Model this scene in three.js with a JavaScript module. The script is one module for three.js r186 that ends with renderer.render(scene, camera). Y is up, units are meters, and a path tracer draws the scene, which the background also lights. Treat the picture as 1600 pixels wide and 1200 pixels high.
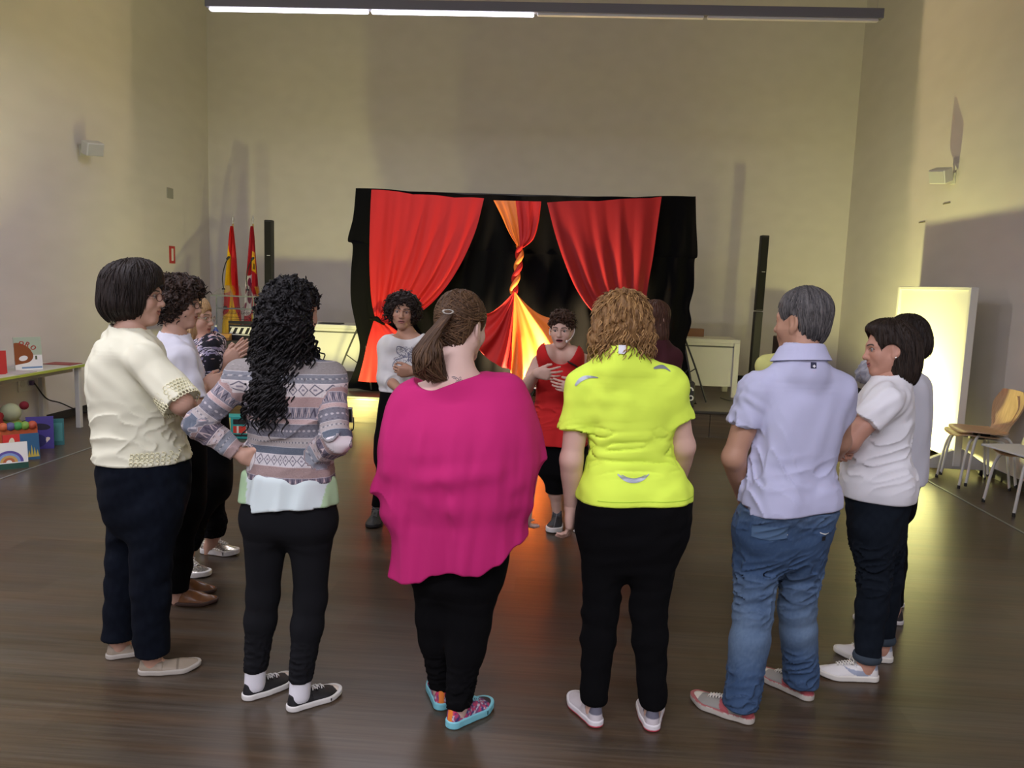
import * as THREE from 'three';
import { RectAreaLightUniformsLib } from 'three/addons/lights/RectAreaLightUniformsLib.js';
import { RoundedBoxGeometry } from 'three/addons/geometries/RoundedBoxGeometry.js';
import { mergeGeometries } from 'three/addons/utils/BufferGeometryUtils.js';
import { createNoise3D } from 'simplex-noise';

// ------------------------------------------------------------------ camera, light, exposure
const scene = new THREE.Scene();
scene.background = new THREE.Color(0x000000);
const camera = new THREE.PerspectiveCamera(51.28, 4 / 3, 0.05, 60);
const D2R = Math.PI / 180;
camera.position.set(0, 1.68, 0);
camera.rotation.order = 'YXZ';
camera.rotation.set(-7.3 * D2R, 3.5 * D2R, 1.95 * D2R);
const renderer = new THREE.WebGLRenderer({ antialias: true });
renderer.toneMapping = THREE.LinearToneMapping;
renderer.toneMappingExposure = 1.4;
renderer.shadowMap.enabled = true;
RectAreaLightUniformsLib.init();

const TUBE = [1.0, 0.965, 1.12];           // colour of the ceiling tubes
const TUBE_NITS = 75;                      // radiance of a lit tube row
const FLOOD = [1.0, 0.95, 0.33];            // yellow floor floodlights
// floodlights standing on the floor: position, aim, candela, half angle
const FLOODS = [
  { p: [-2.36, 0, -8.42], aim: [-2.5, 0.55, -9.4], cd: 7, ang: 80, label: 'black floodlight on the floor shining onto the stage front beside the curtain' },
  { p: [-2.95, 0, -8.4], aim: [-3.2, 0.75, -9.4], cd: 3.4, ang: 80, label: 'black floodlight on the floor behind the woman with long black curls' },
  { p: [2.83, 0, -8.45], aim: [3.75, 0.6, -8.75], cd: 22, ang: 82, label: 'black floodlight with a handle on the floor facing the tall white panel' },
];
const STAGE_LAMP = { p: [-0.36, 0.3, -9.14], aim: [-0.36, 1.0, -9.5], cd: 50, ang: 76 };
const WASH = { p: [-4.5, 0, -5.0], aim: [-5.5, 3.3, -6.5], cd: 30, ang: 30 };

// ------------------------------------------------------------------ helpers
let seed = 12345;
const rnd = () => { seed |= 0; seed = seed + 0x6D2B79F5 | 0; let t = Math.imul(seed ^ seed >>> 15, 1 | seed); t = t + Math.imul(t ^ t >>> 7, 61 | t) ^ t; return ((t ^ t >>> 14) >>> 0) / 4294967296; };
const n3 = createNoise3D(rnd);
const clamp = (x, a, b) => x < a ? a : x > b ? b : x;
const lerp = (a, b, t) => a + (b - a) * t;
const sstep = (a, b, x) => { const t = clamp((x - a) / (b - a), 0, 1); return t * t * (3 - 2 * t); };
const add = (a, b) => [a[0] + b[0], a[1] + b[1], a[2] + b[2]], sub = (a, b) => [a[0] - b[0], a[1] - b[1], a[2] - b[2]];
const mul = (a, s) => [a[0] * s, a[1] * s, a[2] * s], dot = (a, b) => a[0] * b[0] + a[1] * b[1] + a[2] * b[2];
const len = (a) => Math.sqrt(dot(a, a)), nrm = (a) => mul(a, 1 / (len(a) || 1));
const crs = (a, b) => [a[1] * b[2] - a[2] * b[1], a[2] * b[0] - a[0] * b[2], a[0] * b[1] - a[1] * b[0]];
const mix3 = (a, b, t) => [lerp(a[0], b[0], t), lerp(a[1], b[1], t), lerp(a[2], b[2], t)];
const hex = (h) => { const c = new THREE.Color(h); return [c.r, c.g, c.b]; };
const mat = (c, rough = 0.85, o = {}) => { const m = new THREE.MeshPhysicalMaterial({ roughness: rough, side: THREE.DoubleSide, ...o }); if (Array.isArray(c)) m.color.setRGB(...c); else m.color.set(c); return m; };
const used = new Map();
function numbered(n) { const k = used.get(n) || 0; used.set(n, k + 1); return k ? `${n}_${String(k).padStart(3, '0')}` : n; }
function thing(name, label, category, pos = [0, 0, 0], turn = 0, group) {
  const o = new THREE.Group(); o.name = numbered(name); scene.add(o);
  o.position.set(...pos); o.rotation.y = turn; o.userData = { label, category }; if (group) o.userData.group = group;
  return o;
}
function obj(name, geo, m, parent, label) {
  const g = Array.isArray(geo) ? mergeGeometries(geo.map((x) => { const y = x.index ? x.toNonIndexed() : x; for (const a of Object.keys(y.attributes)) if (!['position', 'normal', 'uv'].includes(a)) y.deleteAttribute(a); return y; })) : geo;
  const o = new THREE.Mesh(g, m); o.name = name; o.castShadow = o.receiveShadow = true; (parent || scene).add(o);
  if (!parent) o.name = numbered(name);
  if (label) o.userData.label = label;
  return o;
}
const tag = (o, label, category, group) => { o.userData = { label, category }; if (group) o.userData.group = group; return o; };
const struct = (name, geo, m, parent) => { const o = obj(name, geo, m, parent); if (!parent) o.userData.kind = 'structure'; return o; };
const box = (w, h, d, x = 0, y = 0, z = 0, r = 0) => (r ? new RoundedBoxGeometry(w, h, d, 2, Math.min(r, w * 0.49, h * 0.49, d * 0.49)) : new THREE.BoxGeometry(w, h, d)).translate(x, y, z);
const cyl = (r0, r1, h, x = 0, y = 0, z = 0, n = 20) => new THREE.CylinderGeometry(r0, r1, h, n).translate(x, y, z);
function tube(pts, r, seg = 40, rad = 8, closed = false) {
  return new THREE.TubeGeometry(new THREE.CatmullRomCurve3(pts.map((p) => new THREE.Vector3(...p)), closed), seg, r, rad, closed);
}
// open sheet from a point function of u, v
function sheet(nu, nv, fn) {
  const P = [], U = [], I = [];
  for (let j = 0; j <= nv; j++) for (let i = 0; i <= nu; i++) { P.push(...fn(i / nu, j / nv)); U.push(i / nu, j / nv); }
  for (let j = 0; j < nv; j++) for (let i = 0; i < nu; i++) { const a = j * (nu + 1) + i, b = a + 1, c = a + nu + 1, d = c + 1; I.push(a, c, b, b, c, d); }
  const g = new THREE.BufferGeometry(); g.setAttribute('position', new THREE.Float32BufferAttribute(P, 3)); g.setAttribute('uv', new THREE.Float32BufferAttribute(U, 2)); g.setIndex(I); g.computeVertexNormals(); return g;
}
// the same with a thickness: two skins and a rim
function slab(nu, nv, fn, t) {
  const g0 = sheet(nu, nv, fn), p = g0.attributes.position, n = g0.attributes.normal, A = [], B = [];
  const at = (i, s) => [p.getX(i) + n.getX(i) * s, p.getY(i) + n.getY(i) * s, p.getZ(i) + n.getZ(i) * s];
  for (let i = 0; i < p.count; i++) { A.push(at(i, t / 2)); B.push(at(i, -t / 2)); }
  const T = [], ix = g0.index.array; const tri = (a, b, c) => T.push(...a, ...b, ...c);
  for (let k = 0; k < ix.length; k += 3) { tri(A[ix[k]], A[ix[k + 1]], A[ix[k + 2]]); tri(B[ix[k]], B[ix[k + 2]], B[ix[k + 1]]); }
  const rim = []; for (let i = 0; i <= nu; i++) rim.push(i); for (let j = 1; j <= nv; j++) rim.push(j * (nu + 1) + nu); for (let i = nu - 1; i >= 0; i--) rim.push(nv * (nu + 1) + i); for (let j = nv - 1; j >= 0; j--) rim.push(j * (nu + 1));
  for (let k = 0; k < rim.length - 1; k++) { const a = rim[k], b = rim[k + 1]; tri(A[a], B[a], A[b]); tri(A[b], B[a], B[b]); }
  const g = new THREE.BufferGeometry(); g.setAttribute('position', new THREE.Float32BufferAttribute(T, 3)); g.setAttribute('uv', new THREE.Float32BufferAttribute(new Float32Array(T.length / 3 * 2), 2));
  g.computeVertexNormals(); return g;
}
// smooth path through points at parameter t (0..1), Catmull-Rom
function path(pts, t) {
  const n = pts.length - 1, f = clamp(t, 0, 1) * n, i = Math.min(n - 1, Math.floor(f)), u = f - i;
  const p = (k) => pts[clamp(k, 0, n)], a = p(i - 1), b = p(i), c = p(i + 1), d = p(i + 2);
  return b.map((_, k) => 0.5 * (2 * b[k] + (c[k] - a[k]) * u + (2 * a[k] - 5 * b[k] + 4 * c[k] - d[k]) * u * u + (3 * b[k] - a[k] - 3 * c[k] + d[k]) * u * u * u));
}
function canvasTex(w, h, draw, rep) {
  const c = document.createElement('canvas'); c.width = w; c.height = h; const x = c.getContext('2d'); draw(x, w, h);
  const t = new THREE.CanvasTexture(c); t.colorSpace = THREE.SRGBColorSpace; t.wrapS = t.wrapT = THREE.RepeatWrapping; if (rep) t.repeat.set(...rep); return t;
}
function dataTex(w, h, fn, srgb) {
  const d = new Uint8Array(w * h * 4);
  for (let j = 0; j < h; j++) for (let i = 0; i < w; i++) { const c = fn(i, j), k = (j * w + i) * 4; d[k] = clamp(c[0], 0, 255); d[k + 1] = clamp(c[1], 0, 255); d[k + 2] = clamp(c[2], 0, 255); d[k + 3] = 255; }
  const t = new THREE.DataTexture(d, w, h); t.magFilter = THREE.LinearFilter; t.minFilter = THREE.LinearMipmapLinearFilter; t.generateMipmaps = true; t.wrapS = t.wrapT = THREE.RepeatWrapping; if (srgb) t.colorSpace = THREE.SRGBColorSpace; t.needsUpdate = true; return t;
}


// ------------------------------------------------------------------ the room
const XL = -5.5, XR = 4.1, ZB = -12.2, ZF = 6, YC = 6.4, ZS = -9.05, YS = 0.3;
const wallTex = dataTex(256, 256, (i, j) => { const v = 250 + 3 * n3(i / 9, j / 9, 1) + 2 * n3(i / 40, j / 40, 5); return [v, v, v]; }, true);
const paint = mat([0.71, 0.675, 0.65], 0.92, { map: wallTex });
struct('wall_back', box(XR - XL + 0.4, YC + 0.2, 0.2, (XL + XR) / 2, YC / 2, ZB - 0.1), paint);
struct('wall_front', box(XR - XL + 0.4, YC + 0.2, 0.2, (XL + XR) / 2, YC / 2, ZF + 0.1), paint);
struct('wall_left', box(0.2, YC + 0.2, ZF - ZB, XL - 0.1, YC / 2, (ZF + ZB) / 2), paint);
struct('wall_right', box(0.2, YC + 0.2, ZF - ZB, XR + 0.1, YC / 2, (ZF + ZB) / 2), paint);
struct('ceiling', box(XR - XL + 0.4, 0.2, ZF - ZB + 0.4, (XL + XR) / 2, YC + 0.1, (ZF + ZB) / 2), mat([0.6, 0.59, 0.56], 0.95));
// vinyl floor with a streaked dark wood print, grain running across the room
const FT = 1536;
const streak = (x, y) => [0.55 * n3(x * 0.9, y * 34, 3) + 0.5 * n3(x * 2.2, y * 90, 4) + 0.3 * n3(x * 5, y * 210, 6), n3(x * 0.8, y * 9, 8) * 5];
const floorTex = dataTex(FT, FT, (i, j) => {
  const x = i / FT * 4, y = j / FT * 4, fx = sstep(3.2, 4, x), fy = sstep(3.6, 4, y);            // a 4 m square that repeats without a seam
  const plank = Math.floor(y / 0.2), board = Math.floor((x + plank * 0.731 % 1 * 1.333) / 1.3333) % 3, id = n3(plank * 7.3, board * 3.7, 2);
  let q = streak(x, y); if (fx > 0) { const r = streak(x - 4, y); q = [lerp(q[0], r[0], fx), lerp(q[1], r[1], fx)]; } if (fy > 0) { const r = streak(x, y - 4); q = [lerp(q[0], r[0], fy), lerp(q[1], r[1], fy)]; }
  const edge = Math.min(y / 0.2 - plank, 1 - (y / 0.2 - plank)) < 0.012 ? 0.965 : 1, v = (66 + 8 * id + 12 * q[0]) * edge, w = q[1];
  return [v + 7 + w * 0.9, v - 4, v - 17 - w * 0.7];
}, true);
floorTex.repeat.set(1, 1);
function floorBox(w, h, d, x, y, z) { const g = box(w, h, d, x, y, z), p = g.attributes.position, uv = g.attributes.uv, n = g.attributes.normal; for (let i = 0; i < p.count; i++) { if (Math.abs(n.getY(i)) > 0.5) uv.setXY(i, p.getX(i) / 4, p.getZ(i) / 4); else uv.setXY(i, p.getX(i) / 4, p.getY(i) / 4); } return g; }
const vinyl = mat([1, 1, 1], 0.31, { map: floorTex });
struct('floor', floorBox(XR - XL + 0.4, 0.2, ZF - ZB + 0.4, (XL + XR) / 2, -0.1, (ZF + ZB) / 2), vinyl);
const stripM = mat([0.3, 0.33, 0.33], 0.35, { metalness: 0.6 });
struct('trim_1', box(0.02, 0.004, 15, -4.37, 0.002, -1.5), stripM);
struct('trim_2', box(0.02, 0.004, 15, 3.385, 0.002, -1.5), stripM);
const baseM = mat([0.028, 0.027, 0.026], 0.6);
struct('baseboard_left', box(0.018, 0.09, ZF - ZS, XL + 0.009, 0.045, (ZF + ZS) / 2, 0.004), baseM);
struct('baseboard_right', box(0.018, 0.09, ZF - ZS, XR - 0.009, 0.045, (ZF + ZS) / 2, 0.004), baseM);
struct('baseboard_back', box(XR - XL, 0.09, 0.018, (XL + XR) / 2, YS + 0.045, ZB + 0.009, 0.004), baseM);
struct('baseboard_stage_left', box(0.018, 0.09, ZS - ZB, XL + 0.009, YS + 0.045, (ZS + ZB) / 2, 0.004), baseM);
struct('baseboard_stage_right', box(0.018, 0.09, ZS - ZB, XR - 0.009, YS + 0.045, (ZS + ZB) / 2, 0.004), baseM);
// stage: top slab with a dark nosing, riser cladding of wide panels
const stage = new THREE.Group(); stage.name = 'stage_floor'; stage.userData = { kind: 'structure' }; scene.add(stage);
obj('stage_top', floorBox(XR - XL, 0.04, ZS - ZB, (XL + XR) / 2, YS - 0.02, (ZS + ZB) / 2), vinyl, stage);
obj('nosing', box(XR - XL, 0.03, 0.03, (XL + XR) / 2, YS - 0.012, ZS + 0.008, 0.008), mat([0.03, 0.028, 0.026], 0.5), stage);
const riserM = mat([1, 1, 1], 0.5, { map: floorTex });
obj('riser_core', box(XR - XL, YS - 0.04, 0.05, (XL + XR) / 2, (YS - 0.04) / 2, ZS - 0.04), mat([0.03, 0.03, 0.03], 0.8), stage);
for (let k = 0; k < 8; k++) { const g = floorBox(1.194, 0.26, 0.02, XL + 0.6 + k * 1.2, 0.13, ZS - 0.006); g.rotateX(0); obj('panel', g, riserM, stage); }

// ------------------------------------------------------------------ ceiling tube fixtures
const bodyM = mat([0.2, 0.2, 0.22], 0.5, { metalness: 0.2 });
const opal = mat([0.75, 0.75, 0.73], 0.5);
const glow = new THREE.MeshStandardMaterial({ color: 0xffffff, emissive: new THREE.Color().setRGB(...TUBE), emissiveIntensity: 5, roughness: 0.6 });
function lightBar(x0, z, y, lit, label, nits, tilt = 0) {
  const t = thing('linear_pendant_light', label, 'ceiling light', [x0, y, z]); t.rotation.z = tilt;
  obj('housing', box(6.04, 0.085, 0.075, 3.0, 0.055, 0, 0.006), bodyM, t);
  for (let k = 0; k < 4; k++) {
    const on = lit[k];
    obj('diffuser', box(1.47, 0.03, 0.05, 0.75 + k * 1.5, on ? -0.002 : 0.004, 0, 0.012), on ? glow : opal, t, on ? 'glowing tube cover' : 'unlit tube cover');
    if (on) { const l = new THREE.RectAreaLight(new THREE.Color().setRGB(...TUBE), nits, 1.46, 0.1); l.position.set(0.75 + k * 1.5, -0.022, 0); l.rotation.x = -Math.PI / 2; t.add(l); }
  }
  for (const x of [0.35, 5.97]) obj('hanger', cyl(0.002, 0.002, YC - y - 0.1, x, 0.1 + (YC - y - 0.1) / 2, 0, 6), mat([0.5, 0.5, 0.5], 0.4, { metalness: 0.8 }), t);
  return t;
}
const BAR = { x: -3.36, y: 4.06, z: -7.5 };
lightBar(BAR.x, BAR.z, BAR.y, [1, 1, 0, 0], 'long suspended tube light with its left half lit, high in front of the stage', TUBE_NITS * 0.55, -0.004);
lightBar(-5.2, -2.6, 4.4, [1, 1, 0, 0], 'suspended tube light hanging above the standing circle, out of the picture', TUBE_NITS);
lightBar(-3.7, 0.6, 4.4, [1, 1, 1, 1], 'suspended tube light hanging over the front of the hall, out of the picture', TUBE_NITS);
lightBar(-3.7, 3.4, 4.4, [1, 1, 1, 1], 'suspended tube light hanging at the far end behind the viewer', TUBE_NITS);

// ------------------------------------------------------------------ floodlights
const blackM = mat([0.012, 0.012, 0.013], 0.45), satinBlack = mat([0.02, 0.02, 0.021], 0.6);
const steelM = mat([0.55, 0.55, 0.53], 0.35, { metalness: 0.7 });
const lampGlow = (c, k) => new THREE.MeshStandardMaterial({ color: 0x111111, emissive: new THREE.Color().setRGB(...c), emissiveIntensity: k });
function flood(p, aim, cd, ang, label, c, size = 1) {
  const t = thing('floodlight', label, 'floodlight', p);
  const h = 0.16 * size, dir = nrm(sub(aim, [p[0], p[1] + h, p[2]])), yaw = Math.atan2(dir[0], dir[2]), pitch = Math.asin(dir[1]);
  const head = obj('housing', [new THREE.CylinderGeometry(0.1, 0.055, 0.11, 4, 1).rotateY(Math.PI / 4).scale(1.35, 1, 0.95).rotateX(Math.PI / 2).translate(0, 0, -0.02), box(0.22, 0.16, 0.02, 0, 0, 0.04, 0.006), box(0.1, 0.05, 0.06, 0, 0, -0.09, 0.01)], blackM, t);
  const rim = obj('bezel', [box(0.24, 0.012, 0.03, 0, 0.085, 0.05, 0.003), box(0.24, 0.012, 0.03, 0, -0.085, 0.05, 0.003), box(0.012, 0.17, 0.03, 0.114, 0, 0.05, 0.003), box(0.012, 0.17, 0.03, -0.114, 0, 0.05, 0.003)], steelM, head);
  obj('lens', box(0.2, 0.15, 0.006, 0, 0, 0.055), lampGlow(c, 6), head);
  head.position.set(0, h, 0); head.rotation.order = 'YXZ'; head.rotation.set(-pitch, yaw, 0); head.scale.setScalar(size);
  const s = Math.sin(yaw), k = Math.cos(yaw), r = (x, y, z) => [(x * k + z * s) * size, y * size, (-x * s + z * k) * size];
  obj('yoke', [tube([r(-0.135, 0.16, 0), r(-0.135, 0.06, 0.01), r(-0.12, 0.012, 0.02), r(0, 0.008, 0.02), r(0.12, 0.012, 0.02), r(0.135, 0.06, 0.01), r(0.135, 0.16, 0)], 0.007 * size, 40), tube([r(-0.1, 0.006, -0.12), r(-0.1, 0.006, 0.14)], 0.006 * size, 4), tube([r(0.1, 0.006, -0.12), r(0.1, 0.006, 0.14)], 0.006 * size, 4)], satinBlack, t);
  obj('handle', tube([r(-0.05, 0.23, -0.06), r(-0.05, 0.28, -0.08), r(0.05, 0.28, -0.08), r(0.05, 0.23, -0.06)], 0.007 * size, 24), steelM, t);
  const l = new THREE.SpotLight(new THREE.Color().setRGB(...c), cd, 0, ang * D2R, 0.6, 2);
  l.position.set(...[dir[0] * 0.075 * size, h + dir[1] * 0.075 * size, dir[2] * 0.075 * size]); l.target.position.set(...sub(aim, p)); l.castShadow = true; l.shadow.radius = 3; t.add(l); t.add(l.target);
  return t;
}
for (const f of FLOODS) flood(f.p, f.aim, f.cd, f.ang, f.label, FLOOD);
flood(WASH.p, WASH.aim, WASH.cd, WASH.ang, 'black floodlight on the floor by the left wall, nearest the viewer', FLOOD);
flood(STAGE_LAMP.p, STAGE_LAMP.aim, STAGE_LAMP.cd, STAGE_LAMP.ang, 'small floodlight on the stage lighting the orange swag from below', [1, 0.74, 0.4], 0.7);


// ------------------------------------------------------------------ the draped backdrop
const fabric = (c, rough = 0.85, o = {}) => mat(c, rough, { sheen: 0.25, sheenRoughness: 0.5, ...o });
const ZC = -9.62;
const foldy = (u, v, f, a, s) => a * (0.6 * Math.sin(u * f * 6.283 + 1.4 * n3(u * 2, v * 1.5, s)) + 0.5 * n3(u * f * 1.7, v * 2, s + 9));
{
  const stand = thing('backdrop_stand', 'black backdrop stand with tripod legs behind the draped stage curtain', 'stand', [0, 0, 0]);
  obj('crossbar', tube([[-2.48, 2.69, ZC - 0.05], [1.44, 2.69, ZC - 0.05]], 0.016, 4), satinBlack, stand);
  for (const x of [-2.46, 1.42]) {
    obj('pole', [cyl(0.018, 0.018, 2.35, x, YS + 1.22, ZC - 0.06), cyl(0.026, 0.026, 0.08, x, YS + 0.85, ZC - 0.06), cyl(0.026, 0.026, 0.08, x, YS + 1.6, ZC - 0.06)], satinBlack, stand);
    for (const a of [x < 0 ? 195 : -12, 75, 300]) {
      const c = Math.cos(a * D2R), s = Math.sin(a * D2R), q = (r, y) => [x + c * r, YS + y, ZC - 0.06 - s * r * 0.6];
      obj('leg', [tube([q(0.02, 0.82), q(0.2, 0.4), q(0.34, 0.02)], 0.011, 8), tube([q(0.02, 0.3), q(0.19, 0.42)], 0.007, 4)], satinBlack, stand);
    }
  }
}
{
  const L = [[-2.534,2.721,-9.62], [-2.562,2.375,-9.62], [-2.622,2.108,-9.62], [-2.559,2.042,-9.62], [-2.579,1.689,-9.62], [-2.577,1.381,-9.62], [-2.519,1.073,-9.62], [-2.469,0.801,-9.62], [-2.538,0.522,-9.62], [-2.656,0.271,-9.62]];
  const R = [[1.476,2.732,-9.62], [1.503,2.418,-9.62], [1.539,2.064,-9.62], [1.507,1.989,-9.62], [1.519,1.676,-9.62], [1.481,1.449,-9.62], [1.515,1.261,-9.62], [1.463,0.993,-9.62], [1.539,0.612,-9.62], [1.636,0.283,-9.62]];
  const g = sheet(240, 70, (u, v) => {
    const a = path(L, v), b = path(R, v), p = mix3(a, b, u);
    p[1] = Math.max(p[1] - 0.05 * Math.sin(Math.PI * u) * (1 - v) + 0.012 * Math.abs(Math.sin(u * 19)) * (1 - v) - (v > 0.9 ? (v - 0.9) * 0.3 : 0), YS + 0.012 + 0.01 * Math.sin(u * 50));
    p[2] += foldy(u, v, 16, 0.03 * Math.min(1, v * 6 + 0.1), 3) + (v > 0.93 ? (v - 0.93) * 1.5 : 0);
    return p;
  });
  tag(obj('black_drape', g, mat([0.002, 0.002, 0.0023], 1, { specularIntensity: 0.3 })), 'wide black drape hanging as the backing of the stage curtain', 'drape');
}
const redM = mat([0.46, 0.012, 0.012], 0.6, { specularIntensity: 0.6 }), red2M = mat([0.26, 0.006, 0.008], 0.6, { specularIntensity: 0.6 }), orangeM = fabric([0.8, 0.2, 0.03], 0.55);
{
  const t = thing('red_curtain', 'red curtain tied back low on the left side of the backdrop', 'curtain', [0, 0, 0]);
  const L = [[-2.318,2.697,-9.56], [-2.329,2.377,-9.56], [-2.332,1.925,-9.56], [-2.321,1.621,-9.56], [-2.302,1.392,-9.56], [-2.267,1.24,-9.55], [-2.232,1.172,-9.54]];
  const R = [[-0.983,2.622,-9.56], [-1.069,2.248,-9.55], [-1.224,1.869,-9.53], [-1.428,1.538,-9.51], [-1.682,1.286,-9.5], [-1.99,1.152,-9.5], [-2.18,1.129,-9.52]];
  obj('panel', sheet(150, 90, (u, v) => { const p = mix3(path(L, v), path(R, v), u); p[1] += (0.014 * Math.abs(Math.sin(u * 8.5)) - 0.015 * Math.sin(Math.PI * u)) * (1 - v); p[2] += 0.05 + foldy(u, v * 0.6, 6, 0.03 * Math.min(1, 0.15 + v * 1.6) * (1 - 0.7 * v * v), 21) + 0.05 * sstep(0.5, 0.95, u) * v; return p; }), redM, t);
  const L2 = [[-2.259,1.165,-9.52], [-2.322,0.932,-9.5], [-2.381,0.658,-9.5], [-2.442,0.422,-9.5]], R2 = [[-2.134,1.154,-9.52], [-1.894,0.987,-9.5], [-1.656,0.726,-9.5], [-1.509,0.406,-9.5]];
  obj('tail', sheet(70, 30, (u, v) => { const p = mix3(path(L2, v), path(R2, v), u); p[2] += 0.06 + foldy(u, v * 0.5, 2.3, 0.022 * (0.25 + v), 33); return p; }), redM, t);
  const k = [-2.227,1.169,-9.45];
  obj('tie', [tube([add(k, [-0.07, 0.02, 0.03]), add(k, [-0.01, 0.012, 0.07]), add(k, [0.06, -0.02, 0.06]), add(k, [0.1, -0.045, 0.02])], 0.016, 20), tube([add(k, [-0.02, 0.01, 0.08]), add(k, [0.03, 0.03, 0.1]), add(k, [0.07, -0.01, 0.1])], 0.02, 14)], mat([0.003, 0.003, 0.003], 1, { specularIntensity: 0.2 }), t, 'black tie band');
}
{
  const t = thing('red_curtain', 'red curtain swept aside on the right side of the backdrop', 'curtain', [0, 0, 0]);
  const L = [[-0.245,2.605,-9.56], [-0.132,2.232,-9.55], [0.003,1.886,-9.53], [0.151,1.592,-9.51], [0.341,1.359,-9.5], [0.565,1.232,-9.5], [0.794,1.186,-9.52]];
  const R = [[1.072,2.7,-9.56], [1.045,2.4,-9.56], [1.014,2.031,-9.56], [0.978,1.732,-9.56], [0.949,1.432,-9.56], [0.921,1.243,-9.55], [0.879,1.166,-9.54]];
  obj('panel', sheet(150, 90, (u, v) => { const p = mix3(path(L, v), path(R, v), u); p[1] += (0.012 * Math.abs(Math.sin(u * 7)) - 0.012 * Math.sin(Math.PI * u)) * (1 - v); p[2] += 0.05 + foldy(u, v * 0.6, 5, 0.03 * Math.min(1, 0.15 + v * 1.5) * (1 - 0.7 * v * v), 51) + 0.06 * sstep(0.45, 0.05, u) * v; return p; }), red2M, t);
  const L2 = [[0.786,1.186,-9.52], [0.706,0.973,-9.5], [0.642,0.742,-9.5], [0.601,0.51,-9.5]], R2 = [[0.906,1.191,-9.52], [1.005,0.984,-9.5], [1.093,0.76,-9.5], [1.166,0.534,-9.5]];
  obj('tail', sheet(50, 24, (u, v) => { const p = mix3(path(L2, v), path(R2, v), u); p[2] += 0.05 + foldy(u, v * 0.5, 4, 0.03 * (0.3 + v), 63); return p; }), red2M, t);
}
{
  // twisted two-colour scarf: a gathered head, a twisted rope, and a wide swag below the knot
  const mk = (name, label, m, hL, hR, ph, swag) => {
    const t = thing(name, label, 'cloth', [0, 0, 0]);
    obj('head', sheet(40, 40, (u, v) => { const p = mix3(path(hL, v), path(hR, v), u); p[2] += 0.08 + foldy(u, v * 0.5, 2.5, 0.022 * (0.3 + v), ph * 7) + 0.03 * Math.sin(Math.PI * u) * v; return p; }), m, t);
    const a = [-0.547,2.113,-9.5], b = [-0.585,1.545,-9.46];
    const rope = []; for (let k = 0; k <= 26; k++) { const f = k / 26, c = mix3(a, b, f), w = f * 13 + ph; rope.push([c[0] + 0.022 * Math.cos(w) + 0.012 * Math.sin(f * 5), c[1], c[2] + 0.022 * Math.sin(w)]); }
    obj('twist', tube(rope, 0.03, 90, 12), m, t);
    obj('swag', sheet(110, 60, swag), m, t);
  };
  const K = [-0.586,1.567,-9.46];
  const swag = (edge0, bottom, ph, bow) => (u, v) => {
    const e = path(bottom, u), p = mix3(K, e, v);
    // the inner half hangs straight down, the outer half runs in curved arcs
    p[1] -= bow * Math.sin(Math.PI * v) * edge0(u);
    p[2] += 0.03 + 0.16 * v * v * (1 - 0.6 * edge0(u)) + (0.012 + 0.04 * v) * (0.8 * Math.sin(u * 15 + 3 * v + ph) + 0.35 * Math.sin(u * 29 + ph * 3 + v * 4)) * Math.min(1, v * 2);
    return p;
  };
  mk('red_scarf', 'red cloth twisted with an orange one in the middle of the backdrop', redM, [[-0.614,2.612,-9.58], [-0.575,2.391,-9.57], [-0.553,2.204,-9.55], [-0.547,2.084,-9.52]], [[-0.313,2.613,-9.58], [-0.334,2.375,-9.57], [-0.386,2.18,-9.55], [-0.501,2.071,-9.52]], 0.5,
    swag((u) => 1 - u, [[-1.097,1.269,-9.5], [-1.042,1.021,-9.48], [-0.919,0.813,-9.46], [-0.777,0.721,-9.44], [-0.659,0.682,-9.42], [-0.582,0.655,-9.42]], 0.4, 0.1));
  mk('orange_scarf', 'orange cloth twisted with a red one in the middle of the backdrop', orangeM, [[-0.871,2.612,-9.58], [-0.773,2.437,-9.57], [-0.675,2.245,-9.55], [-0.577,2.098,-9.52]], [[-0.606,2.612,-9.58], [-0.568,2.391,-9.57], [-0.545,2.205,-9.55], [-0.539,2.084,-9.52]], 3.64,
    swag((u) => u, [[-0.588,0.608,-9.42], [-0.463,0.539,-9.4], [-0.323,0.635,-9.42], [-0.165,0.843,-9.46], [-0.04,1.097,-9.48], [-0.001,1.264,-9.5]], 1.1, 0.1));
}

// ------------------------------------------------------------------ white desks, towers, flags, lectern on the stage
const whiteM = mat([0.66, 0.65, 0.6], 0.45), slotM = mat([0.12, 0.12, 0.1], 0.6);
function desk(x0, x1, z, label) {
  const t = thing('white_desk', label, 'desk', [x0, YS, z]), w = x1 - x0;
  obj('desktop', box(w, 0.05, 0.66, w / 2, 0.715, -0.33, 0.006), whiteM, t);
  obj('modesty_panel', [box(w - 0.12, 0.5, 0.02, w / 2, 0.385, -0.03, 0.003), box(w - 0.12, 0.035, 0.02, w / 2, 0.672, -0.02, 0.003)], whiteM, t);
  obj('slot', box(w - 0.12, 0.022, 0.01, w / 2, 0.645, -0.028), slotM, t);
  for (const [x, zz] of [[0.035, -0.035], [w - 0.035, -0.035], [0.035, -0.62], [w - 0.035, -0.62]]) obj('leg', box(0.07, 0.69, 0.07, x, 0.345, zz, 0.004), whiteM, t);
  return t;
}
desk(-3.85, -2.3, -10.3, 'white office desk on the stage left of the curtain, with a black tablet on it');
desk(1.2, 2.25, -10.3, 'white office desk on the stage right of the curtain');
tag(obj('tablet', box(0.3, 0.012, 0.2, -3.08, YS + 0.748, -10.5, 0.005), blackM), 'flat black tablet lying on the white desk left of the curtain', 'tablet');
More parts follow.
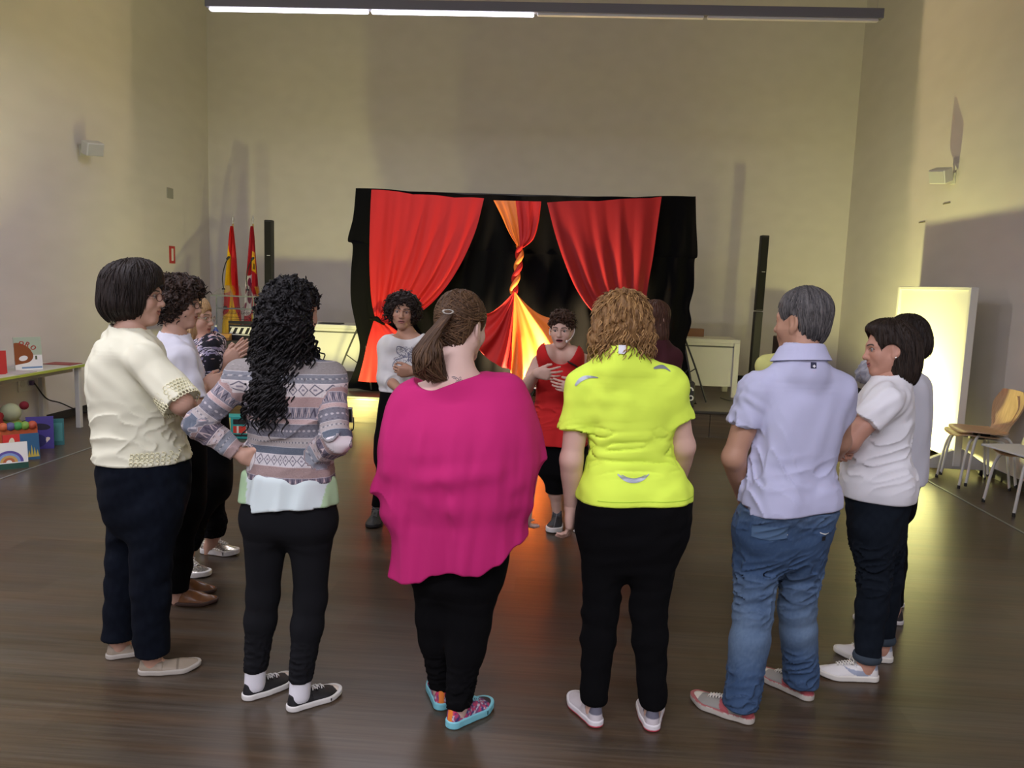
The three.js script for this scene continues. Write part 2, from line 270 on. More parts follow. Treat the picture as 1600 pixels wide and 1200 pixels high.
{ const t = thing('cardboard_box', 'small brown box at the back of the right white desk', 'box', [1.72, YS + 0.74, -10.8]); obj('carton', box(0.28, 0.1, 0.2, 0, 0.05, 0, 0.003), mat([0.28, 0.14, 0.08], 0.8), t); obj('tape', box(0.284, 0.002, 0.04, 0, 0.1, 0), mat([0.36, 0.22, 0.12], 0.4), t); }
function tower(x, z, tilt, label) {
  const t = thing('tower_speaker', label, 'loudspeaker', [x, YS, z]); t.rotation.z = tilt;
  obj('base', [box(0.34, 0.03, 0.34, 0, 0.015, 0, 0.01), cyl(0.03, 0.03, 0.1, 0, 0.06, 0)], satinBlack, t);
  obj('cabinet', [box(0.105, 0.98, 0.12, 0, 0.6, 0, 0.012)], satinBlack, t);
  const up = obj('column', box(0.105, 1.0, 0.11, 0, 1.6, 0, 0.012), satinBlack, t);
  obj('grille', box(0.09, 0.95, 0.008, 0, 1.6, 0.056, 0.003), mat([0.008, 0.008, 0.008], 0.9), up);
  obj('badge', box(0.045, 0.008, 0.004, 0.01, 1.62, 0.062), mat([0.6, 0.6, 0.6], 0.3, { metalness: 0.6 }), up);
  return t;
}
tower(-4.07, -10.9, 0, 'tall thin black column speaker beside the flags on the left');
tower(2.6, -11.0, -0.012, 'tall thin black column speaker right of the white desk on the right');

function flag(base, top, tex, label, w) {
  const t = thing('flag', label, 'flag', [base[0], YS, base[2]]);
  const h = top[1] - YS;
  obj('pole', cyl(0.012, 0.014, h, 0, h / 2, 0, 12), mat([0.45, 0.3, 0.14], 0.4), t);
  obj('finial', new THREE.LatheGeometry([[0, 0], [0.014, 0], [0.016, 0.02], [0.008, 0.03], [0.02, 0.06], [0.012, 0.1], [0, 0.13]].map((p) => new THREE.Vector2(...p)), 16).translate(0, h, 0), steelM, t);
  obj('stand', new THREE.LatheGeometry([[0, 0], [0.16, 0], [0.16, 0.02], [0.05, 0.04], [0.025, 0.12], [0, 0.12]].map((p) => new THREE.Vector2(...p)), 24), mat([0.5, 0.5, 0.5], 0.3, { metalness: 0.8 }), t);
  // cloth hanging in folds from the top of the pole
  const cloth = sheet(70, 80, (u, v) => {
    const wd = (0.02 + w * Math.pow(v, 0.8)), a = (u - 0.5) * 2;
    return [a * wd * 0.8 + 0.02 * n3(u * 3, v * 2, w * 40) * v, h - 0.03 - v * (h - 0.42) - 0.16 * Math.abs(a) * v * v - 0.05 * Math.sin(u * 9) * v, 0.03 + 0.05 * Math.sin(u * 12.5 + 1) * Math.min(1, v * 2) + 0.03 * n3(u * 4, v * 1.5, 7)];
  });
  obj('cloth', cloth, mat([1, 1, 1], 0.7, { map: tex }), t);
}
const flagES = canvasTex(256, 512, (x, W, H) => {
  x.fillStyle = '#c4121a'; x.fillRect(0, 0, W, H);
  x.fillStyle = '#e8b800'; x.beginPath(); x.moveTo(0, 80); x.lineTo(70, 130); x.lineTo(120, 300); x.lineTo(200, 400); x.lineTo(215, 512); x.lineTo(0, 512); x.fill();
  x.fillStyle = '#c4121a'; x.beginPath(); x.moveTo(0, 280); x.lineTo(60, 270); x.lineTo(70, 350); x.lineTo(0, 370); x.fill();
});
const flagCL = canvasTex(256, 512, (x, W, H) => {
  x.fillStyle = '#a8122a'; x.fillRect(0, 0, W, H);
  x.fillStyle = '#d8a81e'; x.fillRect(120, 130, 80, 70); for (let k = 0; k < 3; k++) x.fillRect(122 + k * 28, 112, 18, 26); x.fillStyle = '#222'; x.fillRect(152, 165, 16, 24);
  x.fillStyle = '#d9d3d6'; x.fillRect(0, 205, 128, 160);
  x.fillStyle = '#7d1f4c'; x.beginPath(); x.ellipse(66, 280, 30, 42, 0.3, 0, 7); x.fill(); x.beginPath(); x.arc(52, 232, 18, 0, 7); x.fill(); for (const [a, b] of [[20, 330], [95, 330], [24, 262], [104, 290]]) { x.beginPath(); x.ellipse(a, b, 9, 20, 0.5, 0, 7); x.fill(); }
  x.strokeStyle = '#d9d3d6'; x.lineWidth = 10; x.beginPath(); x.moveTo(128, 290); x.lineTo(250, 390); x.stroke();
  x.fillStyle = '#d8a81e'; x.fillRect(130, 410, 80, 60); for (let k = 0; k < 3; k++) x.fillRect(132 + k * 28, 394, 18, 24);
});
for (const t of [flagES, flagCL]) t.flipY = true;
flagES.repeat.set(1, -1); flagCL.repeat.set(1, -1);
flag([-4.706,0.446,-11.2], [-4.732,2.35,-11.2], flagES, 'red and yellow flag on a pole behind the clear lectern', 0.19);
flag([-4.414,0.457,-11.2], [-4.446,2.358,-11.2], flagCL, 'dark red quartered flag with castle and lion beside the black column speaker', 0.17);
{
  const t = thing('lectern', 'clear acrylic lectern with printed lines and two thin microphones', 'lectern', [-4.33, YS, -10.55]);
  const acr = mat([0.95, 0.97, 0.97], 0.04, { transmission: 1, thickness: 0, ior: 1.45 });
  const edge = mat([0.5, 0.54, 0.52], 0.2, { transmission: 0.7, thickness: 0 });
  obj('front_panel', box(0.5, 0.92, 0.012, 0, 0.6, 0.2), acr, t);
  for (const s of [-1, 1]) obj('side_panel', box(0.012, 1.05, 0.34, s * 0.25, 0.57, 0.02), acr, t);
  obj('reading_top', box(0.66, 0.015, 0.42, 0, 0, 0).rotateX(0.3).translate(0, 1.13, 0), acr, t);
  obj('edge_trim', [box(0.66, 0.018, 0.012, 0, 1.065, 0.205), box(0.012, 0.92, 0.014, -0.25, 0.6, 0.207), box(0.012, 0.92, 0.014, 0.25, 0.6, 0.207), box(0.5, 0.02, 0.016, 0, 0.9, 0.207), box(0.5, 0.012, 0.016, 0, 0.2, 0.207)], edge, t);
  obj('base', box(0.6, 0.03, 0.46, 0, 0.015, 0, 0.006), mat([0.5, 0.52, 0.52], 0.2, { metalness: 0.4 }), t);
  for (const s of [-1, 1]) { const b = s < 0 ? -0.24 : 0.09; obj('microphone', [tube([[b, 1.15, 0], [b - 0.005, 1.3, 0.02], [b + 0.05, 1.47, 0.06], [b + 0.1, 1.54, 0.1]], 0.007, 24), new THREE.CapsuleGeometry(0.016, 0.03, 4, 10).rotateZ(-0.8).translate(b + 0.115, 1.56, 0.11), cyl(0.02, 0.024, 0.02, b, 1.15, 0)], blackM, t); }
  const txt = canvasTex(512, 256, (x) => { x.fillStyle = '#fff'; x.fillRect(0, 0, 512, 256); x.fillStyle = '#000'; x.font = '60px serif'; x.fillText('Junta de', 190, 70); x.fillText('Castilla y León', 70, 140); x.font = '26px sans-serif'; x.fillText('Consejería de Familia', 90, 195); x.fillRect(60, 215, 390, 6); x.beginPath(); x.arc(110, 55, 32, 0, 7); x.fill(); });
  const mask = canvasTex(512, 256, (x) => { x.fillStyle = '#000'; x.fillRect(0, 0, 512, 256); x.fillStyle = '#fff'; x.font = '60px serif'; x.fillText('Junta de', 190, 70); x.fillText('Castilla y León', 70, 140); x.font = '26px sans-serif'; x.fillText('Consejería de Familia', 90, 195); x.fillRect(60, 215, 390, 6); x.beginPath(); x.arc(110, 55, 32, 0, 7); x.fill(); });
  mask.colorSpace = THREE.NoColorSpace;
  obj('lettering', new THREE.PlaneGeometry(0.46, 0.23).translate(0, 0.84, 0.2075), mat([0.06, 0.03, 0.03], 0.6, { alphaMap: mask, transparent: true }), t);
}
// dark side table with a few things on it, behind the blonde woman
{
  const t = thing('dark_table', 'low dark table on the stage in front of the clear lectern', 'table', [-4.45, YS, -10.0]);
  obj('tabletop', box(0.95, 0.035, 0.5, 0, 0.5, 0, 0.006), satinBlack, t);
  obj('apron', box(0.88, 0.07, 0.42, 0, 0.45, 0, 0.004), satinBlack, t);
  for (const [x, z] of [[-0.43, -0.21], [0.43, -0.21], [-0.43, 0.21], [0.43, 0.21]]) obj('leg', box(0.045, 0.48, 0.045, x, 0.24, z, 0.004), satinBlack, t);
  const c = thing('clapperboard', 'black board with white diagonal stripes standing on the dark table', 'clapperboard', [-4.1, YS + 0.5175, -10.0]);
  obj('slate', box(0.34, 0.2, 0.02, 0, 0.1, 0, 0.003), blackM, c);
  obj('clapstick', box(0.34, 0.04, 0.022, 0, 0.225, 0, 0.003), blackM, c);
  const wM = mat([0.75, 0.75, 0.72], 0.6);
  for (let k = 0; k < 4; k++) { obj('stripe', box(0.04, 0.075, 0.004, -0.12 + k * 0.08, 0.12, 0.011).applyMatrix4(new THREE.Matrix4().set(1, k % 2 ? 0.5 : 0.5, 0, -0.06, 0, 1, 0, 0, 0, 0, 1, 0, 0, 0, 0, 1)), wM, c); }
  obj('border', [box(0.3, 0.01, 0.004, 0, 0.165, 0.011), box(0.3, 0.01, 0.004, 0, 0.07, 0.011)], wM, c);
  const b = thing('bottle', 'small blue bottle standing on the dark table', 'bottle', [-4.42, YS + 0.5175, -9.95]);
  obj('body', new THREE.LatheGeometry([[0, 0], [0.035, 0], [0.037, 0.01], [0.037, 0.1], [0.03, 0.125], [0.014, 0.14], [0.014, 0.16], [0, 0.16]].map((p) => new THREE.Vector2(...p)), 20), mat([0.05, 0.09, 0.35], 0.3), b);
  obj('cap', cyl(0.016, 0.016, 0.02, 0, 0.17, 0), mat([0.5, 0.5, 0.55], 0.4), b);
  const w = thing('wooden_box', 'light wooden box on the dark table beside the blue bottle', 'box', [-4.28, YS + 0.5175, -9.88]);
  obj('carcass', box(0.16, 0.07, 0.1, 0, 0.035, 0, 0.004), mat([0.4, 0.2, 0.06], 0.5), w); obj('lid', box(0.165, 0.014, 0.105, 0, 0.077, 0, 0.003), mat([0.45, 0.23, 0.07], 0.5), w);
}
// small equipment beside the right end of the curtain
{
  const t = thing('equipment_case', 'black equipment case with white ring marks at the right foot of the curtain', 'case', [1.42, YS, -9.36]);
  obj('shell', box(0.26, 0.3, 0.2, 0, 0.15, 0, 0.02), satinBlack, t);
  const wM = mat([0.7, 0.7, 0.68], 0.5);
  obj('emblem', [new THREE.TorusGeometry(0.035, 0.01, 8, 24, 4.6).translate(0.07, 0.2, 0.102), new THREE.TorusGeometry(0.026, 0.008, 8, 24).translate(0.085, 0.115, 0.102)], wM, t);
  const c = obj('cable', tube([[2.02, YS + 0.012, -10.15], [2.1, YS + 0.01, -9.95], [2.25, YS + 0.01, -10.1], [2.36, YS + 0.08, -10.5], [2.42, YS + 0.16, -10.9], [2.46, YS + 0.02, -11.2]], 0.006, 60), blackM); tag(c, 'thin black cable looping on the stage beside the right desk', 'cable');
  const r = thing('equipment_rack', 'dark equipment box beside the right column speaker', 'box', [2.97, YS, -10.8]);
  obj('shell', box(0.3, 0.78, 0.3, 0, 0.39, 0, 0.012), mat([0.05, 0.025, 0.018], 0.6), r); obj('front_panel', box(0.24, 0.68, 0.01, 0, 0.4, 0.152, 0.003), blackM, r);
}

// ------------------------------------------------------------------ things on the walls
const greyW = mat([0.62, 0.63, 0.62], 0.5);
function wallSpeaker(pos, s, label) {            // s: side of the room the wall is on
  const t = thing('wall_speaker', label, 'loudspeaker', pos);
  obj('wall_plate', box(0.012, 0.12, 0.1, -s * 0.006, 0, 0, 0.004), greyW, t);
  obj('bracket', [tube([[-s * 0.01, 0, 0], [-s * 0.06, 0.005, 0.01], [-s * 0.11, 0.02, 0.02]], 0.014, 12), box(0.04, 0.05, 0.04, -s * 0.07, 0.01, 0.01, 0.008)], greyW, t);
  const c = obj('cabinet', box(0.13, 0.15, 0.2, 0, 0, 0, 0.014), greyW, t);
  const g = obj('grille', box(0.006, 0.125, 0.175, -s * 0.066, 0, 0, 0.002), mat([0.45, 0.46, 0.46], 0.7), c); c.position.set(-s * 0.16, 0.02, 0.05); c.rotation.set(0.1, s * 0.5, s * 0.3);
}
wallSpeaker([XL, 2.98, -8.95], -1, 'small white speaker on a bracket high on the left wall');
wallSpeaker([XR, 2.93, -9.05], 1, 'small white speaker on a bracket high on the right wall');
{
  const t = thing('fire_sign', 'small red and white fire equipment sign on the left wall', 'sign', [XL + 0.001, 1.89, -11.0]);
  obj('plate', box(0.006, 0.24, 0.16, 0.003, 0, 0), mat([0.5, 0.03, 0.02], 0.4), t); obj('symbol', box(0.004, 0.17, 0.055, 0.007, 0, 0), mat([0.75, 0.72, 0.68], 0.5), t);
  const p = thing('wall_plate', 'blank grey square cover plate on the left wall near the corner', 'plate', [XL + 0.001, 2.73, -10.97]);
  obj('cover', box(0.01, 0.14, 0.17, 0.005, 0, 0, 0.003), mat([0.33, 0.33, 0.3], 0.6), p);
  const o = thing('power_outlet', 'white double socket low on the left wall behind the table leg', 'socket', [XL + 0.001, 0.47, -7.83]);
  obj('frame', box(0.012, 0.16, 0.24, 0.006, 0, 0, 0.004), mat([0.66, 0.66, 0.64], 0.4), o);
  for (const z of [-0.055, 0.055]) obj('insert', cyl(0.035, 0.035, 0.006, 0, 0, 0, 24).rotateZ(Math.PI / 2).translate(0.013, 0, z), mat([0.55, 0.55, 0.53], 0.5), o);
  obj('plug', box(0.04, 0.05, 0.045, 0.035, 0, -0.055, 0.01), mat([0.12, 0.08, 0.2], 0.5), o);
  obj('power_cord', tube([[0.06, 0, -0.055], [0.1, -0.17, -0.17], [0.06, -0.27, -0.47], [0.08, -0.43, -0.87], [0.5, -0.462, -1.07], [1.0, -0.462, -1.02]], 0.007, 60), blackM, o, 'black power cord running down to the floor');
  const a = thing('power_adapter', 'small black plug-in adapter low on the right wall above the stage', 'adapter', [XR, 0.62, -9.75]);
  obj('body', box(0.05, 0.13, 0.08, -0.026, 0, 0, 0.01), blackM, a); obj('lead', tube([[-0.03, 0.05, -0.03], [-0.05, 0.12, -0.12], [-0.04, 0.02, -0.2], [-0.04, -0.22, -0.22]], 0.006, 30), blackM, a);
  for (const [k, z] of [[0, -9.72], [1, -9.15], [2, -7.55]]) tag(obj('wall_slot', box(0.006, 0.012, 0.16, XR - 0.003, 2.52 + k * 0.16, z), mat([0.2, 0.18, 0.12], 0.8)), ['dark horizontal slot on the right wall, nearest the corner', 'faint horizontal slot on the right wall under the speaker', 'faint horizontal slot on the right wall at the frame edge'][k], 'slot');
}

// ------------------------------------------------------------------ tall white panel on feet, chairs along the right wall
{
  const t = thing('display_panel', 'tall white display panel on splayed feet near the right wall', 'panel', [3.75, 0, -8.45]);
  const fr = mat([0.72, 0.72, 0.7], 0.4);
  obj('board', box(0.03, 1.56, 1.54, 0, 0.96, 0, 0.004), mat([0.78, 0.78, 0.76], 0.55), t);
  for (const z of [-0.79, 0.79]) obj('stile', box(0.07, 1.68, 0.05, 0, 0.93, z, 0.008), fr, t);
  for (const y of [0.17, 1.755]) obj('rail', box(0.06, 0.035, 1.58, 0, y, 0, 0.006), fr, t);
  const s = new THREE.Shape(); s.moveTo(-0.36, 0.07); s.lineTo(-0.36, 0.1); s.lineTo(-0.02, 0.25); s.lineTo(0.06, 0.25); s.lineTo(0.3, 0.1); s.lineTo(0.3, 0.07); s.closePath();
  for (const z of [-0.79, 0.76]) {
    const f = obj('foot', new THREE.ExtrudeGeometry(s, { depth: 0.05, bevelEnabled: true, bevelSize: 0.004, bevelThickness: 0.004, bevelSegments: 1 }).translate(0, 0, z - 0.01), mat([0.5, 0.5, 0.5], 0.5), t);
    for (const x of [-0.32, 0.26]) obj('caster', [cyl(0.035, 0.035, 0.03, 0, 0, 0, 18).rotateX(Math.PI / 2).translate(x, 0.036, z + 0.015), box(0.03, 0.03, 0.05, x, 0.068, z + 0.015, 0.004)], blackM, f);
  }
  const c = thing('wooden_crate', 'small open wooden crate on the floor in front of the white panel', 'crate', [3.42, 0, -8.75]);
  const wd = mat([0.42, 0.26, 0.09], 0.7);
  for (const y of [0.05, 0.14]) { for (const z of [-0.17, 0.17]) obj('slat', box(0.34, 0.07, 0.015, 0, y, z, 0.002), wd, c); for (const x of [-0.17, 0.17]) obj('slat', box(0.015, 0.07, 0.33, x, y, 0, 0.002), wd, c); }
  obj('bottom', box(0.34, 0.012, 0.34, 0, 0.012, 0), wd, c);
}
const plyTex = dataTex(256, 256, (i, j) => { const s = 12 * n3(i / 50, j / 7, 3) + 6 * n3(i / 20, j / 2.5, 5); return [204 + s, 170 + s, 134 + s * 0.8]; }, true);
const plyM = mat([0.9, 0.9, 0.9], 0.42, { map: plyTex }), legM = mat([0.62, 0.62, 0.58], 0.35);
function makeChair(label) {
  const t = thing('plywood_chair', label, 'chair', [0, 0, 0]);
  // one bent shell: seat to waist to back, facing local +z
  const side = [[0, 0.445, 0.225], [0, 0.46, 0.19], [0, 0.455, 0.08], [0, 0.447, -0.06], [0, 0.46, -0.15], [0, 0.52, -0.2], [0, 0.62, -0.225], [0, 0.73, -0.245], [0, 0.83, -0.262]];
  const wid = [0.14, 0.19, 0.225, 0.215, 0.15, 0.115, 0.17, 0.205, 0.15];
  const shell = slab(30, 60, (u, v) => { const p = path(side, v), w = path(wid.map((x) => [x]), v)[0], a = (u - 0.5) * 2; const dish = 0.018 * a * a; return [a * w, p[1] + (v < 0.5 ? dish : 0), p[2] + (v >= 0.5 ? dish * 1.5 : 0)]; }, 0.011);
  const p = shell.attributes.position, uv = shell.attributes.uv; for (let i = 0; i < p.count; i++) uv.setXY(i, p.getY(i) * 1.5 + p.getZ(i) * 1.5, p.getX(i) * 2);
  obj('seat_shell', shell, plyM, t);
  for (const [x, z] of [[-1, 1], [1, 1], [-1, -1], [1, -1]]) { const l = obj('leg', tube([[0, 0.428, 0.02 * z], [x * 0.12, 0.428, z * 0.1], [x * 0.165, 0.415, z * 0.14], [x * 0.185, 0.36, z * 0.165], [x * 0.21, 0.02, z * 0.215]], 0.012, 36, 10), legM, t); obj('rubber_foot', cyl(0.012, 0.013, 0.03, x * 0.2105, 0.015, z * 0.216, 12), blackM, l); }
  obj('mount', cyl(0.07, 0.07, 0.022, 0, 0.432, 0, 20), blackM, t);
  return t;
}
const chair = makeChair('light plywood chair with white legs, lower one of the stacked pair');
chair.position.set(3.76, 0, -7.35); chair.rotation.y = -Math.PI / 2;
function copyChair(pos, turn, label) { const c = chair.clone(); c.name = numbered('plywood_chair'); scene.add(c); c.position.set(...pos); c.rotation.y = turn; c.userData = { ...chair.userData, label, group: 'plywood chairs along the right wall' }; return c; }
chair.userData.group = 'plywood chairs along the right wall';
copyChair([3.755, 0.047, -7.26], -Math.PI / 2 + 0.05, 'light plywood chair with white legs, stacked on top of another beside the white panel');
copyChair([3.76, 0, -6.5], -Math.PI / 2 + 0.04, 'light plywood chair with white legs at the right edge, with a white board on it');
{
  const t = thing('white_board', 'small white board lying across the seat of the chair at the right edge', 'board', [3.64, 0.47, -6.42]);
  const b = obj('sheet', box(0.34, 0.014, 0.46, 0, 0, 0, 0.004), mat([0.66, 0.68, 0.68], 0.5), t); obj('rim', [box(0.35, 0.02, 0.012, 0, 0, 0.23, 0.004), box(0.35, 0.02, 0.012, 0, 0, -0.23, 0.004)], mat([0.5, 0.52, 0.52], 0.5), t);
  t.rotation.set(0, 0.2, 0.0); t.position.y = 0.496;
}

// ------------------------------------------------------------------ table with picture books on the left, more on the floor under it
{
  const t = thing('side_table', 'narrow white table against the left wall with a lime edge', 'table', [-5.24, 0, -7.85]);
  const lime = mat([0.42, 0.52, 0.08], 0.5), wht = mat([0.6, 0.6, 0.55], 0.5);
  obj('tabletop', box(0.48, 0.022, 1.9, 0, 0.655, 0.75, 0.004), wht, t);
  obj('edge_band', [box(0.012, 0.026, 1.9, 0.246, 0.655, 0.75, 0.003)], lime, t, 'lime green edge');
  for (const [x, z] of [[0.2, -0.15], [-0.2, -0.15], [0.2, 1.6], [-0.2, 1.6]]) obj('leg', box(0.05, 0.645, 0.05, x, 0.3225, z, 0.004), wht, t);
  obj('apron', box(0.36, 0.05, 1.66, 0, 0.62, 0.73, 0.003), mat([0.4, 0.4, 0.38], 0.6), t);
  tag(obj('magazine', box(0.3, 0.006, 0.21, -5.2, 0.67, -8.0, 0.002).translate(0, 0, 0), mat([0.3, 0.05, 0.05], 0.5)), 'thin dark red magazine lying at the far end of the side table', 'magazine');
}
function book(w, h, d, pos, turn, lean, tex, label, spine, cat = 'book') {
  const t = thing('picture_book', label, cat, pos, turn);
  const g = new THREE.Group(); g.name = 'book_block'; g.rotation.x = lean;
  obj('cover_back', box(w, h, 0.003, 0, h / 2, -d + 0.0015), spine, t); obj('spine', box(0.003, h, d, -w / 2, h / 2, -d / 2), spine, t);
  obj('pages', box(w - 0.008, h - 0.008, d - 0.008, 0, h / 2, -d / 2), mat([0.7, 0.68, 0.6], 0.8), t);
  const fg = new THREE.BoxGeometry(w, h, 0.003); fg.translate(0, h / 2, -0.0015);
  obj('cover_front', fg, mat([1, 1, 1], 0.45, { map: tex }), t);
  t.rotation.order = 'YXZ'; t.rotation.x = lean;
  return t;
}
const tb = canvasTex(256, 384, (x, W, H) => {
  x.fillStyle = '#a9b8a4'; x.fillRect(0, 0, W, H); x.fillStyle = '#e6e6e4'; x.fillRect(0, 210, W, 174); x.fillStyle = '#6f8fb4'; x.fillRect(60, 345, 190, 20);
  x.fillStyle = '#8a4a20'; x.beginPath(); x.moveTo(0, 70); x.bezierCurveTo(40, 40, 150, 110, 160, 170); x.bezierCurveTo(190, 220, 170, 280, 110, 300); x.lineTo(0, 320); x.fill();
  x.fillStyle = '#e6e6e4'; x.beginPath(); x.ellipse(80, 245, 42, 30, -0.3, 0, 7); x.fill(); x.fillStyle = '#4f5a3a'; x.fillRect(190, 220, 18, 44);
  x.fillStyle = '#9c3226'; x.font = 'bold 74px sans-serif'; const L = [['O', 66, 76, 0.25], ['R', 124, 88, 0.5], ['O', 172, 126, 0.8]]; for (const [c, a, b, r] of L) { x.save(); x.translate(a, b); x.rotate(r); x.fillText(c, -24, 20); x.restore(); }
});
const tRed = canvasTex(128, 160, (x) => { x.fillStyle = '#b8302c'; x.fillRect(0, 0, 128, 160); x.fillStyle = '#d8605a'; x.fillRect(50, 10, 40, 110); x.fillStyle = '#6a5a58'; x.fillRect(0, 60, 40, 100); });
const tPurple = canvasTex(192, 256, (x) => { x.fillStyle = '#453a8c'; x.fillRect(0, 0, 192, 256); x.fillStyle = '#1c1630'; x.beginPath(); x.ellipse(100, 80, 70, 26, 0.1, 0, 7); x.fill(); x.fillRect(10, 90, 40, 50); x.fillStyle = '#e8dccb'; x.beginPath(); x.ellipse(56, 76, 20, 10, -0.6, 0, 7); x.fill(); x.beginPath(); x.ellipse(140, 186, 26, 14, -1, 0, 7); x.fill(); x.fillStyle = '#2b2a63'; x.beginPath(); x.ellipse(80, 190, 60, 50, 0, 0, 7); x.fill(); x.fillStyle = '#e8dccb'; x.beginPath(); x.ellipse(150, 180, 18, 12, -0.8, 0, 7); x.fill(); });
const tTeal = canvasTex(64, 64, (x) => { x.fillStyle = '#2f6f70'; x.fillRect(0, 0, 64, 64); x.fillStyle = '#4a8f8c'; x.fillRect(30, 10, 30, 44); });
const tKids = canvasTex(256, 256, (x) => { x.fillStyle = '#2a5f86'; x.fillRect(0, 0, 256, 256); x.fillStyle = '#d02f2a'; x.fillRect(0, 0, 120, 200); x.fillStyle = '#e8dcc0'; x.beginPath(); x.ellipse(60, 90, 22, 60, 0.1, 0, 7); x.fill(); x.fillStyle = '#d2bc50'; for (let k = 0; k < 9; k++) { x.beginPath(); x.moveTo(70 + k * 20, 230); x.lineTo(80 + k * 20, 110 + (k % 3) * 24); x.lineTo(92 + k * 20, 230); x.fill(); } x.fillStyle = '#f2f2ee'; x.fillRect(0, 200, 80, 56); });
const tBow = canvasTex(256, 256, (x) => { x.fillStyle = '#e8e8e4'; x.fillRect(0, 0, 256, 256); ['#5b4f9e', '#7f9ccc', '#c9a35e', '#b5653c'].forEach((c, k) => { x.strokeStyle = c; x.lineWidth = 22; x.beginPath(); x.arc(110, 190, 100 - k * 22, Math.PI, 6.3); x.stroke(); }); x.fillStyle = '#1e4a3c'; x.fillRect(0, 200, 256, 56); });
const tWave = canvasTex(256, 64, (x) => { x.fillStyle = '#c7532e'; x.fillRect(0, 0, 256, 64); ['#d8703a', '#4f5f8a', '#3a9a46', '#6aa838', '#b64a30'].forEach((c, k) => { x.fillStyle = c; x.beginPath(); x.arc(30 + k * 50, 30, 30, 0, 7); x.fill(); }); });
const plain = (c) => mat(c, 0.5);
const TY = 0.667;
book(0.24, 0.32, 0.012, [-5.16, TY, -7.42], 0.9, -0.12, tb, 'picture book with a brown shape and the letters ORO, standing on the side table', plain([0.4, 0.4, 0.36]));
book(0.2, 0.22, 0.02, [-5.2, TY, -7.0], 0.9, -0.1, tRed, 'red book standing on the side table left of the letters book', plain([0.45, 0.06, 0.05]));
tag(obj('magazine', box(0.2, 0.008, 0.26, -5.12, TY + 0.004, -7.2, 0.002), plain([0.55, 0.5, 0.5])), 'pale booklet lying flat on the side table below the standing books', 'magazine');
book(0.22, 0.3, 0.02, [-4.76, 0, -6.95], 0.55, -0.08, tPurple, 'purple picture book standing on the floor by the table leg', plain([0.12, 0.08, 0.3]));
book(0.2, 0.25, 0.02, [-4.76, 0, -7.12], 0.5, -0.08, tTeal, 'teal book standing behind the purple one on the floor', plain([0.05, 0.2, 0.2]));
book(0.27, 0.23, 0.025, [-4.62, 0, -6.5], 0.75, -0.16, tKids, 'red and blue picture book leaning on the floor in front of the red bag', plain([0.45, 0.05, 0.04]));
book(0.24, 0.22, 0.025, [-4.5, 0, -6.2], 0.75, -0.16, tBow, 'white picture book with a rainbow at the left frame edge on the floor', plain([0.6, 0.6, 0.56]));
